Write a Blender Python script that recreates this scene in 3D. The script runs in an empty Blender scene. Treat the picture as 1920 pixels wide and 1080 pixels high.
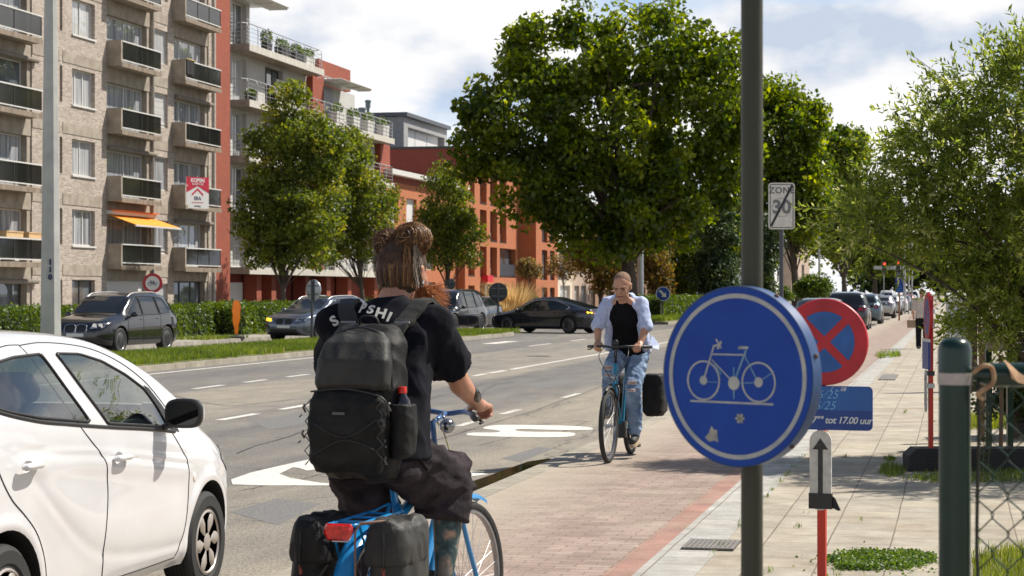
import bpy, bmesh, math, random
import numpy as np
from mathutils import Vector, Matrix, noise, geometry
from mathutils.bvhtree import BVHTree
R = math.radians
S = bpy.context.scene
COL = S.collection
random.seed(7)

# ------------------------------------------------------------------ camera
EYE = 1.62            # height of the photographer's eye
FPX = 3800.0          # focal length in photo pixels (71 mm on a 36 mm wide frame)
TH = math.atan((1790 - 960) / FPX)   # the street runs 12.3 degrees to the right of the view
CT, ST = math.cos(TH), math.sin(TH)
HZ = 548.0
cd = bpy.data.cameras.new('camera')
cam = bpy.data.objects.new('camera', cd)
COL.objects.link(cam)
cam.location = (0, 0, EYE)
cam.rotation_euler = (R(90), 0, TH)
cd.sensor_width = 36.0
cd.lens = FPX / 1920 * 36
cd.shift_y = (HZ - 540) / 1920
cd.clip_start = 0.1
cd.clip_end = 5000
cd.dof.use_dof = True
cd.dof.focus_distance = 12.5
cd.dof.aperture_fstop = 11.0
S.camera = cam

# ------------------------------------------------------------------ sky and sun
SUN = Vector((0.80, 0.65, 1.22)).normalized()      # street axes: X right, Y along the street
SUN_EL = math.asin(SUN.z)
SUN_AZ = math.atan2(SUN.x, SUN.y)
S.view_settings.view_transform = 'Standard'
S.view_settings.look = 'None'
S.view_settings.exposure = 0.42
S.view_settings.gamma = 1.0
S.cycles.max_bounces = 8
S.cycles.transparent_max_bounces = 12
S.cycles.caustics_reflective = False
S.cycles.caustics_refractive = False
S.cycles.sample_clamp_indirect = 6.0
W = bpy.data.worlds.new('World')
S.world = W
W.use_nodes = True
def build_sky():
    nt = W.node_tree; N = nt.nodes; L = nt.links
    N.clear()
    out = N.new('ShaderNodeOutputWorld'); bg = N.new('ShaderNodeBackground')
    sky = N.new('ShaderNodeTexSky'); sky.sky_type = 'NISHITA'; sky.sun_disc = False
    sky.sun_elevation = SUN_EL; sky.sun_rotation = SUN_AZ
    sky.air_density = 1.0; sky.dust_density = 1.0; sky.ozone_density = 1.0
    tc = N.new('ShaderNodeTexCoord')
    mp = N.new('ShaderNodeMapping'); mp.inputs['Scale'].default_value = (1.0, 1.0, 2.3)
    mp.inputs['Location'].default_value = (0.35, 0.9, 0.33)
    L.new(tc.outputs['Generated'], mp.inputs['Vector'])
    n1 = N.new('ShaderNodeTexNoise'); n1.inputs['Scale'].default_value = 5.5
    n1.inputs['Detail'].default_value = 7; n1.inputs['Roughness'].default_value = 0.52
    n1.inputs['Distortion'].default_value = 0.25
    L.new(mp.outputs[0], n1.inputs['Vector'])
    cov = N.new('ShaderNodeValToRGB')
    cov.color_ramp.elements[0].position = 0.34; cov.color_ramp.elements[1].position = 0.47
    L.new(n1.outputs['Fac'], cov.inputs['Fac'])
    mp2 = N.new('ShaderNodeMapping'); mp2.inputs['Scale'].default_value = (1.0, 1.0, 2.0)
    mp2.inputs['Location'].default_value = (2.2, 0.1, 0.7)
    L.new(tc.outputs['Generated'], mp2.inputs['Vector'])
    n2 = N.new('ShaderNodeTexNoise'); n2.inputs['Scale'].default_value = 10
    n2.inputs['Detail'].default_value = 8; n2.inputs['Roughness'].default_value = 0.5
    L.new(mp2.outputs[0], n2.inputs['Vector'])
    tone = N.new('ShaderNodeValToRGB')
    e = tone.color_ramp.elements
    e[0].position = 0.38; e[0].color = (6.6, 7.5, 9.0, 1)
    e[1].position = 0.58; e[1].color = (13.0, 12.8, 12.5, 1)
    m = e.new(0.47); m.color = (10.2, 10.3, 10.6, 1)
    L.new(n2.outputs['Fac'], tone.inputs['Fac'])
    sp = N.new('ShaderNodeSeparateXYZ'); L.new(tc.outputs['Generated'], sp.inputs[0])
    hi = N.new('ShaderNodeMapRange'); hi.interpolation_type = 'SMOOTHSTEP'
    hi.inputs['From Min'].default_value = .20; hi.inputs['From Max'].default_value = .42; hi.inputs['To Min'].default_value = 1; hi.inputs['To Max'].default_value = .06
    L.new(sp.outputs['Z'], hi.inputs['Value'])
    cm = N.new('ShaderNodeMath'); cm.operation = 'MULTIPLY'; L.new(cov.outputs['Color'], cm.inputs[0]); L.new(hi.outputs[0], cm.inputs[1])
    lo = N.new('ShaderNodeMapRange'); lo.interpolation_type = 'SMOOTHSTEP'
    lo.inputs['From Min'].default_value = .12; lo.inputs['From Max'].default_value = .35; lo.inputs['To Min'].default_value = 1; lo.inputs['To Max'].default_value = 0
    L.new(sp.outputs['Z'], lo.inputs['Value'])
    blue = N.new('ShaderNodeMix'); blue.data_type = 'RGBA'; L.new(lo.outputs[0], blue.inputs['Factor'])
    L.new(sky.outputs['Color'], blue.inputs['A']); blue.inputs['B'].default_value = (4.6, 7.0, 10.2, 1)
    mix = N.new('ShaderNodeMix'); mix.data_type = 'RGBA'
    L.new(cm.outputs[0], mix.inputs['Factor'])
    L.new(blue.outputs['Result'], mix.inputs['A'])
    L.new(tone.outputs['Color'], mix.inputs['B'])
    L.new(mix.outputs['Result'], bg.inputs['Color'])
    bg.inputs['Strength'].default_value = 0.068
    L.new(bg.outputs[0], out.inputs['Surface'])
build_sky()
sl = bpy.data.lights.new('sun', 'SUN'); sl.energy = 5.0; sl.angle = R(0.55); sl.color = (1.0, 0.94, 0.84)
so = bpy.data.objects.new('sun', sl); COL.objects.link(so)
so.rotation_euler = SUN.to_track_quat('Z', 'Y').to_euler()
so.location = (20, 10, 60)

# ------------------------------------------------------------------ measuring: street axes X (right of the kerb line through the eye), Y along, Z up
def sc_at(px, v): return CT * (px - 1790.0) / v
def U(px, v):
    s = sc_at(px, v); return CT * FPX / s + ST * (px - 960) / s
def H(px, py, v): return EYE + (HZ - py) / sc_at(px, v)
def WD(px, py, z):                 # point at depth z
    s = FPX / z; x = (px - 960) / s
    return Vector((CT * x - ST * z, ST * x + CT * z, EYE + (HZ - py) / s))
def GP(px, py, h=0.0):             # point on level h
    z = FPX * (EYE - h) / (py - HZ); p = WD(px, py, z); return Vector((p.x, p.y, h))

# ------------------------------------------------------------------ mesh builder
class MB:
    def __init__(s): s.v = []; s.f = []; s.m = []; s.mat = 0; s.M = Matrix.Identity(4)
    def add(s, vs, fs, mat=None):
        b = len(s.v); M = s.M
        s.v.extend([tuple(M @ Vector(p)) for p in vs])
        s.f.extend([tuple(b + i for i in f) for f in fs])
        s.m.extend([s.mat if mat is None else mat] * len(fs)); return s
    def box(s, x0, y0, z0, x1, y1, z1, mat=None):
        if x0 > x1: x0, x1 = x1, x0
        if y0 > y1: y0, y1 = y1, y0
        if z0 > z1: z0, z1 = z1, z0
        return s.add([(x0,y0,z0),(x1,y0,z0),(x1,y1,z0),(x0,y1,z0),(x0,y0,z1),(x1,y0,z1),(x1,y1,z1),(x0,y1,z1)],
            [(0,3,2,1),(4,5,6,7),(0,1,5,4),(1,2,6,5),(2,3,7,6),(3,0,4,7)], mat)
    def quad(s, a, b, c, d, mat=None): return s.add([a,b,c,d], [(0,1,2,3)], mat)
    def tube(s, pts, r, n=8, mat=None, cap=True, closed=False, sq=None):
        pts = [Vector(p) for p in pts]; k = len(pts)
        rs = r if isinstance(r, (list, tuple)) else [r] * k
        vs = []; up = None
        for i, p in enumerate(pts):
            if closed: d = pts[(i+1) % k] - pts[i-1]
            else: d = pts[min(i+1, k-1)] - pts[max(i-1, 0)]
            if d.length < 1e-9: d = Vector((0,0,1))
            d.normalize()
            if up is None:
                up = Vector((0,0,1)) if abs(d.z) < .9 else Vector((1,0,0))
            a = d.cross(up)
            if a.length < 1e-4: a = d.orthogonal()
            a.normalize(); b = d.cross(a).normalized(); up = -b if False else a.cross(d).normalized()
            q = 1.0 if sq is None else sq
            for j in range(n):
                t = 2*math.pi*j/n
                vs.append(p + a*math.cos(t)*rs[i] + b*math.sin(t)*rs[i]*q)
        fs = []
        for i in range(k if closed else k-1):
            i2 = (i+1) % k
            for j in range(n):
                j2 = (j+1) % n
                fs.append((i*n+j, i2*n+j, i2*n+j2, i*n+j2))
        if cap and not closed:
            fs.append(tuple(range(n))); fs.append(tuple((k-1)*n + j for j in reversed(range(n))))
        return s.add(vs, fs, mat)
    def lathe(s, prof, n=24, mat=None, axis='Z', c=(0,0,0), ring=False):
        vs = []; fs = []; k = len(prof); c = Vector(c)
        for j in range(n):
            t = 2*math.pi*j/n
            for (r, h) in prof:
                if axis == 'Z': p = Vector((r*math.cos(t), r*math.sin(t), h))
                elif axis == 'X': p = Vector((h, r*math.cos(t), r*math.sin(t)))
                else: p = Vector((r*math.sin(t), h, r*math.cos(t)))
                vs.append(p + c)
        for j in range(n):
            j2 = (j+1) % n
            for i in range(k-1):
                fs.append((j*k+i, j2*k+i, j2*k+i+1, j*k+i+1))
            if ring: fs.append((j*k+k-1, j2*k+k-1, j2*k, j*k))
        if ring: return s.add(vs, fs, mat)
        if prof[0][0] > 1e-6: fs.append(tuple(j*k for j in reversed(range(n))))
        if prof[-1][0] > 1e-6: fs.append(tuple(j*k+k-1 for j in range(n)))
        return s.add(vs, fs, mat)
    def ell(s, c, r, nu=14, nv=10, mat=None, M=None):
        vs = []; fs = []
        rx, ry, rz = r if isinstance(r, (tuple, list)) else (r, r, r)
        rot = M if M is not None else Matrix.Identity(3)
        c = Vector(c)
        for i in range(1, nv):
            ph = math.pi*i/nv
            for j in range(nu):
                t = 2*math.pi*j/nu
                vs.append(c + rot @ Vector((rx*math.sin(ph)*math.cos(t), ry*math.sin(ph)*math.sin(t), rz*math.cos(ph))))
        vs.append(c + rot @ Vector((0,0,rz))); vs.append(c + rot @ Vector((0,0,-rz)))
        T = len(vs)-2; B = len(vs)-1
        for i in range(nv-2):
            for j in range(nu):
                j2 = (j+1) % nu
                fs.append((i*nu+j, (i+1)*nu+j, (i+1)*nu+j2, i*nu+j2))
        for j in range(nu):
            j2 = (j+1) % nu
            fs.append((T, j, j2)); fs.append(((nv-2)*nu+j2, (nv-2)*nu+j, B))
        return s.add(vs, fs, mat)
    def cap(s, a, b, ra, rb, n=12, mat=None):      # tapered capsule
        a = Vector(a); b = Vector(b); d = (b-a); L = d.length
        if L < 1e-6: return s.ell(a, ra, mat=mat)
        d.normalize(); pts = []; rs = []
        for k in range(5):
            t = math.pi/2*(1-k/4.0)
            pts.append(a - d*ra*math.sin(t)); rs.append(max(ra*math.cos(t), 1e-4))
        for k in range(1, 4):
            pts.append(a + (b-a)*k/4); rs.append(ra+(rb-ra)*k/4)
        for k in range(5):
            t = math.pi/2*k/4.0
            pts.append(b + d*rb*math.sin(t)); rs.append(max(rb*math.cos(t), 1e-4))
        return s.tube(pts, rs, n=n, mat=mat)
    def loft(s, rings, mat=None, cap=True):        # rings: lists of equal numbers of points
        n = len(rings[0]); vs = [p for r in rings for p in r]; fs = []
        for i in range(len(rings)-1):
            for j in range(n):
                j2 = (j+1) % n
                fs.append((i*n+j, i*n+j2, (i+1)*n+j2, (i+1)*n+j))
        if cap:
            fs.append(tuple(reversed(range(n)))); fs.append(tuple((len(rings)-1)*n+j for j in range(n)))
        return s.add(vs, fs, mat)
    def prism(s, poly, d, mat=None, o=(0,0,0), ax=(1,0,0), ay=(0,0,1), dn=(0,1,0)):  # polygon in plane (ax, ay), pushed d along dn
        o = Vector(o); ax = Vector(ax); ay = Vector(ay); dn = Vector(dn)
        n = len(poly)
        a = [o + ax*p[0] + ay*p[1] for p in poly]; b = [p + dn*d for p in a]
        fs = [tuple(range(n)), tuple(reversed(range(n, 2*n)))]
        for i in range(n): fs.append((i, n+i, n+(i+1) % n, (i+1) % n))
        return s.add(a+b, fs, mat)
    def build(s, name, mats, parent=None, smooth=False, loc=None, fix=True):
        me = bpy.data.meshes.new(name)
        me.from_pydata([tuple(p) for p in s.v], [], s.f)
        if not isinstance(mats, (list, tuple)): mats = [mats]
        for m in mats: me.materials.append(m)
        if len(mats) > 1: me.polygons.foreach_set('material_index', s.m)
        if fix:
            bm = bmesh.new(); bm.from_mesh(me); bmesh.ops.recalc_face_normals(bm, faces=bm.faces[:]); bm.to_mesh(me); bm.free()
        if smooth:
            me.polygons.foreach_set('use_smooth', [True]*len(me.polygons))
            if smooth != 'all':
                try: me.set_sharp_from_angle(angle=R(smooth if isinstance(smooth, (int, float)) and smooth is not True else 40))
                except Exception: pass
        me.update()
        return link(name, me, parent, loc)
def link(name, me, parent=None, loc=None):
    o = bpy.data.objects.new(name, me); COL.objects.link(o)
    if parent is not None: o.parent = parent
    if loc is not None: o.location = loc
    return o
def npmesh(name, V, F, mats, parent=None, k=4, smooth=False, attr=None, loc=None):   # numpy arrays -> object, faces of k corners
    me = bpy.data.meshes.new(name); nv = len(V); nf = len(F)
    me.vertices.add(nv); me.vertices.foreach_set('co', np.asarray(V, dtype=np.float32).ravel())
    me.loops.add(nf*k); me.loops.foreach_set('vertex_index', np.asarray(F, dtype=np.int32).ravel())
    me.polygons.add(nf); me.polygons.foreach_set('loop_start', np.arange(nf, dtype=np.int32)*k)
    if smooth: me.polygons.foreach_set('use_smooth', np.ones(nf, dtype=bool))
    for m in (mats if isinstance(mats, (list, tuple)) else [mats]): me.materials.append(m)
    if attr is not None:
        a = me.attributes.new('tint', 'FLOAT', 'FACE'); a.data.foreach_set('value', np.asarray(attr, dtype=np.float32))
    me.update(calc_edges=True); me.validate()
    return link(name, me, parent, loc)
def empty(name, loc=(0,0,0), rz=0.0):
    o = bpy.data.objects.new(name, None); COL.objects.link(o); o.location = loc; o.rotation_euler = (0,0,rz); o.empty_display_size = .1
    return o
def tag(o, label=None, cat=None, group=None, kind=None):
    if label: o['label'] = label
    if cat: o['category'] = cat
    if group: o['group'] = group
    if kind: o['kind'] = kind
    return o
def thing(name, label, cat, loc=(0,0,0), rz=0.0, group=None): return tag(empty(name, loc, rz), label, cat, group)
def kids(o): return [c for c in bpy.data.objects if c.parent == o]
def copy_tree(o, parent=None, label=None):
    c = o.copy(); COL.objects.link(c); c.parent = parent
    if label: c['label'] = label
    for ch in o.children: copy_tree(ch, c)
    return c
def remesh(mb, name, mats, voxel=.01, smooth_it=2, parent=None, disp=None, keep=None):
    o = mb.build('tmp', mats if isinstance(mats, (list, tuple)) else [mats], fix=False)
    m = o.modifiers.new('r', 'REMESH'); m.mode = 'VOXEL'; m.voxel_size = voxel; m.use_smooth_shade = True
    if smooth_it:
        k = o.modifiers.new('s', 'SMOOTH'); k.iterations = smooth_it; k.factor = .5
    dg = bpy.context.evaluated_depsgraph_get(); dg.update()
    me = bpy.data.meshes.new_from_object(o.evaluated_get(dg)); me.name = name
    bpy.data.objects.remove(o)
    if disp:
        me.calc_loop_triangles() if False else None
        no = [v.normal.copy() for v in me.vertices]
        for v, n in zip(me.vertices, no): v.co = v.co + disp(v.co.copy(), n)
    me.materials.clear()
    for q in (mats if isinstance(mats, (list, tuple)) else [mats]): me.materials.append(q)
    me.polygons.foreach_set('use_smooth', [True]*len(me.polygons)); me.update()
    return link(name, me, parent)
def lerp(a, b, t): return a + (b-a)*t
def smoothstep(t): t = max(0., min(1., t)); return t*t*(3-2*t)
def crom(pts, n=8, closed=False):       # catmull-rom through points
    P = [Vector(p) for p in pts]; k = len(P); out = []
    segs = k if closed else k-1
    for i in range(segs):
        if closed: a, b, c, d = P[(i-1) % k], P[i], P[(i+1) % k], P[(i+2) % k]
        else: a, b, c, d = P[max(i-1, 0)], P[i], P[i+1], P[min(i+2, k-1)]
        for j in range(n):
            t = j/n
            out.append(.5*((2*b) + (c-a)*t + (2*a-5*b+4*c-d)*t*t + (3*b-a-3*c+d)*t**3))
    if not closed: out.append(P[-1])
    return out
def finterp(tab, x):                      # smooth interpolation of a table of pairs (monotone cubic)
    if x <= tab[0][0]: return tab[0][1]
    if x >= tab[-1][0]: return tab[-1][1]
    n = len(tab)
    for i in range(n-1):
        if x <= tab[i+1][0]: break
    def slope(j):
        if j == 0 or j == n-1: return 0 if False else ((tab[1][1]-tab[0][1])/(tab[1][0]-tab[0][0]) if j == 0 else (tab[-1][1]-tab[-2][1])/(tab[-1][0]-tab[-2][0]))
        d0 = (tab[j][1]-tab[j-1][1])/(tab[j][0]-tab[j-1][0]); d1 = (tab[j+1][1]-tab[j][1])/(tab[j+1][0]-tab[j][0])
        return 0 if d0*d1 <= 0 else 2*d0*d1/(d0+d1)
    h = tab[i+1][0]-tab[i][0]; t = (x-tab[i][0])/h; m0, m1 = slope(i)*h, slope(i+1)*h
    return (2*t**3-3*t*t+1)*tab[i][1] + (t**3-2*t*t+t)*m0 + (-2*t**3+3*t*t)*tab[i+1][1] + (t**3-t*t)*m1

# ------------------------------------------------------------------ materials
MATS = {}
def nmat(name):
    m = bpy.data.materials.new(name); m.use_nodes = True
    nt = m.node_tree; b = nt.nodes['Principled BSDF']
    return m, nt, b
def pbr(name, col, rough=.6, metal=0.0, var=.12, scale=4.0, bump=0.0, bscale=60.0, coat=0.0, spec=.5, col2=None, detail=4, dirt=0, emit=None, alpha=None, rvar=0.0, coord='Object', stretch=None):
    if name in MATS: return MATS[name]
    m, nt, b = nmat(name); N = nt.nodes; L = nt.links
    tc = N.new('ShaderNodeTexCoord')
    vec = tc.outputs[coord]
    if stretch:
        mp = N.new('ShaderNodeMapping'); mp.inputs['Scale'].default_value = stretch
        L.new(vec, mp.inputs['Vector']); vec = mp.outputs[0]
    n = N.new('ShaderNodeTexNoise'); n.inputs['Scale'].default_value = scale; n.inputs['Detail'].default_value = detail
    L.new(vec, n.inputs['Vector'])
    r = N.new('ShaderNodeValToRGB'); r.color_ramp.elements[0].position = .3; r.color_ramp.elements[1].position = .7
    c2 = col2 if col2 else tuple(min(1, c*(1+var)) for c in col)
    c1 = col if col2 else tuple(c*(1-var) for c in col)
    r.color_ramp.elements[0].color = (*c1, 1); r.color_ramp.elements[1].color = (*c2, 1)
    L.new(n.outputs['Fac'], r.inputs['Fac'])
    L.new(r.outputs['Color'], b.inputs['Base Color'])
    b.inputs['Roughness'].default_value = rough; b.inputs['Metallic'].default_value = metal
    b.inputs['Specular IOR Level'].default_value = spec
    if coat: b.inputs['Coat Weight'].default_value = coat; b.inputs['Coat Roughness'].default_value = .03
    if rvar:
        mr = N.new('ShaderNodeMapRange'); mr.inputs['To Min'].default_value = max(0, rough-rvar); mr.inputs['To Max'].default_value = min(1, rough+rvar)
        L.new(n.outputs['Fac'], mr.inputs['Value']); L.new(mr.outputs[0], b.inputs['Roughness'])
    if bump:
        n2 = N.new('ShaderNodeTexNoise'); n2.inputs['Scale'].default_value = bscale; n2.inputs['Detail'].default_value = 5
        L.new(vec, n2.inputs['Vector'])
        bp = N.new('ShaderNodeBump'); bp.inputs['Strength'].default_value = bump; bp.inputs['Distance'].default_value = .01
        L.new(n2.outputs['Fac'], bp.inputs['Height']); L.new(bp.outputs[0], b.inputs['Normal'])
    if emit:
        b.inputs['Emission Color'].default_value = (*emit[0], 1); b.inputs['Emission Strength'].default_value = emit[1]
    MATS[name] = m; return m
def glassy(name, tint=(.25,.3,.28), opac=.0, base=(.02,.02,.02)):      # thin glass that really lets one see through
    if name in MATS: return MATS[name]
    m, nt, b = nmat(name); N = nt.nodes; L = nt.links
    tr = N.new('ShaderNodeBsdfTransparent'); tr.inputs[0].default_value = (*tint, 1)
    gl = N.new('ShaderNodeBsdfGlossy'); gl.inputs['Roughness'].default_value = .01; gl.inputs[0].default_value = (1,1,1,1)
    lw = N.new('ShaderNodeLayerWeight'); lw.inputs[0].default_value = .5; pw = N.new('ShaderNodeMath'); pw.operation = 'POWER'; L.new(lw.outputs['Facing'], pw.inputs[0]); pw.inputs[1].default_value = 3.5
    fr = N.new('ShaderNodeMath'); fr.operation = 'MULTIPLY_ADD'; L.new(pw.outputs[0], fr.inputs[0]); fr.inputs[1].default_value = .8; fr.inputs[2].default_value = .11
    mx = N.new('ShaderNodeMixShader'); L.new(fr.outputs[0], mx.inputs[0]); L.new(tr.outputs[0], mx.inputs[1]); L.new(gl.outputs[0], mx.inputs[2])
    L.new(mx.outputs[0], N['Material Output'].inputs['Surface']); N.remove(b)
    MATS[name] = m; return m
def brick(name, c1, c2, mortar, bw=.22, rh=.075, ms=.012, var=.35, rough=.85, dirt=.25, dirtcol=(.1,.08,.07)):
    if name in MATS: return MATS[name]
    m, nt, b = nmat(name); N = nt.nodes; L = nt.links
    g = N.new('ShaderNodeTexCoord'); sp = N.new('ShaderNodeSeparateXYZ'); L.new(g.outputs['Object'], sp.inputs[0])
    ad = N.new('ShaderNodeMath'); ad.operation = 'ADD'; L.new(sp.outputs['X'], ad.inputs[0]); L.new(sp.outputs['Y'], ad.inputs[1])
    cb = N.new('ShaderNodeCombineXYZ'); L.new(ad.outputs[0], cb.inputs['X']); L.new(sp.outputs['Z'], cb.inputs['Y'])
    br = N.new('ShaderNodeTexBrick'); L.new(cb.outputs[0], br.inputs['Vector'])
    br.inputs['Color1'].default_value = (*c1, 1); br.inputs['Color2'].default_value = (*c2, 1); br.inputs['Mortar'].default_value = (*mortar, 1)
    br.inputs['Scale'].default_value = 1.0; br.inputs['Mortar Size'].default_value = ms; br.inputs['Mortar Smooth'].default_value = .2
    br.inputs['Brick Width'].default_value = bw; br.inputs['Row Height'].default_value = rh; br.inputs['Bias'].default_value = 0
    n = N.new('ShaderNodeTexNoise'); n.inputs['Scale'].default_value = .5; n.inputs['Detail'].default_value = 6
    L.new(g.outputs['Object'], n.inputs['Vector'])
    mr = N.new('ShaderNodeMapRange'); mr.inputs['From Min'].default_value = .45; mr.inputs['From Max'].default_value = .75; mr.inputs['To Max'].default_value = dirt
    L.new(n.outputs['Fac'], mr.inputs['Value'])
    mx = N.new('ShaderNodeMix'); mx.data_type = 'RGBA'; L.new(mr.outputs[0], mx.inputs['Factor'])
    L.new(br.outputs['Color'], mx.inputs['A']); mx.inputs['B'].default_value = (*dirtcol, 1)
    L.new(mx.outputs['Result'], b.inputs['Base Color'])
    b.inputs['Roughness'].default_value = rough
    bp = N.new('ShaderNodeBump'); bp.inputs['Strength'].default_value = .5; bp.inputs['Distance'].default_value = .01; bp.invert = True
    L.new(br.outputs['Fac'], bp.inputs['Height']); L.new(bp.outputs[0], b.inputs['Normal'])
    MATS[name] = m; return m
def paint(name, col, metal=0.0, flake=0, rough=.35, coat=1.0):
    if name in MATS: return MATS[name]
    m, nt, b = nmat(name); N = nt.nodes; L = nt.links
    tc = N.new('ShaderNodeTexCoord')
    n = N.new('ShaderNodeTexNoise'); n.inputs['Scale'].default_value = 3; n.inputs['Detail'].default_value = 6
    L.new(tc.outputs['Object'], n.inputs['Vector'])
    r = N.new('ShaderNodeValToRGB'); r.color_ramp.elements[0].position = .35; r.color_ramp.elements[1].position = .75
    r.color_ramp.elements[0].color = (*[c*.94 for c in col], 1); r.color_ramp.elements[1].color = (*[min(1, c*1.03) for c in col], 1)
    L.new(n.outputs['Fac'], r.inputs['Fac'])
    geo = N.new('ShaderNodeNewGeometry'); mx = N.new('ShaderNodeMix'); mx.data_type = 'RGBA'
    L.new(geo.outputs['Backfacing'], mx.inputs['Factor']); L.new(r.outputs['Color'], mx.inputs['A']); mx.inputs['B'].default_value = (.03,.03,.032,1)
    L.new(mx.outputs['Result'], b.inputs['Base Color'])
    b.inputs['Roughness'].default_value = rough; b.inputs['Metallic'].default_value = metal
    b.inputs['Coat Weight'].default_value = coat; b.inputs['Coat Roughness'].default_value = .02
    MATS[name] = m; return m
def leafmat(name, c_dark, c_light, trans=.45, gloss=.4, c_odd=None, odd=.06):
    if name in MATS: return MATS[name]
    m, nt, b = nmat(name); N = nt.nodes; L = nt.links
    at = N.new('ShaderNodeAttribute'); at.attribute_name = 'tint'
    r = N.new('ShaderNodeValToRGB'); e = r.color_ramp.elements
    e[0].position = .0; e[0].color = (*c_dark, 1); e[1].position = 1 - odd; e[1].color = (*c_light, 1)
    if c_odd: x = e.new(1.0); x.color = (*c_odd, 1)
    L.new(at.outputs['Fac'], r.inputs['Fac'])
    L.new(r.outputs['Color'], b.inputs['Base Color'])
    b.inputs['Roughness'].default_value = gloss
    tl = N.new('ShaderNodeBsdfTranslucent')
    hs = N.new('ShaderNodeHueSaturation'); hs.inputs['Hue'].default_value = .485; hs.inputs['Saturation'].default_value = 1.15; hs.inputs['Value'].default_value = 1.6
    L.new(r.outputs['Color'], hs.inputs['Color']); L.new(hs.outputs[0], tl.inputs[0])
    mx = N.new('ShaderNodeMixShader'); mx.inputs[0].default_value = trans
    L.new(b.outputs[0], mx.inputs[1]); L.new(tl.outputs[0], mx.inputs[2]); L.new(mx.outputs[0], N['Material Output'].inputs['Surface'])
    MATS[name] = m; return m
M_black = pbr('black_plastic', (.018,.018,.019), .45, var=.2)
M_rubber = pbr('rubber', (.022,.021,.02), .8, bump=.2, bscale=80)
M_chrome = pbr('chrome', (.75,.75,.76), .15, 1.0, var=.05)
M_steel = pbr('galvanised_steel', (.42,.43,.44), .45, .7, var=.2, scale=12)
M_darkint = pbr('dark_interior', (.012,.012,.013), .7)
M_glassdark = pbr('dark_car_glass', (.012,.015,.017), .04, 0.0, var=.1, spec=.8)
M_white = pbr('white_paint', (.75,.75,.73), .5, var=.06)
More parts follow.
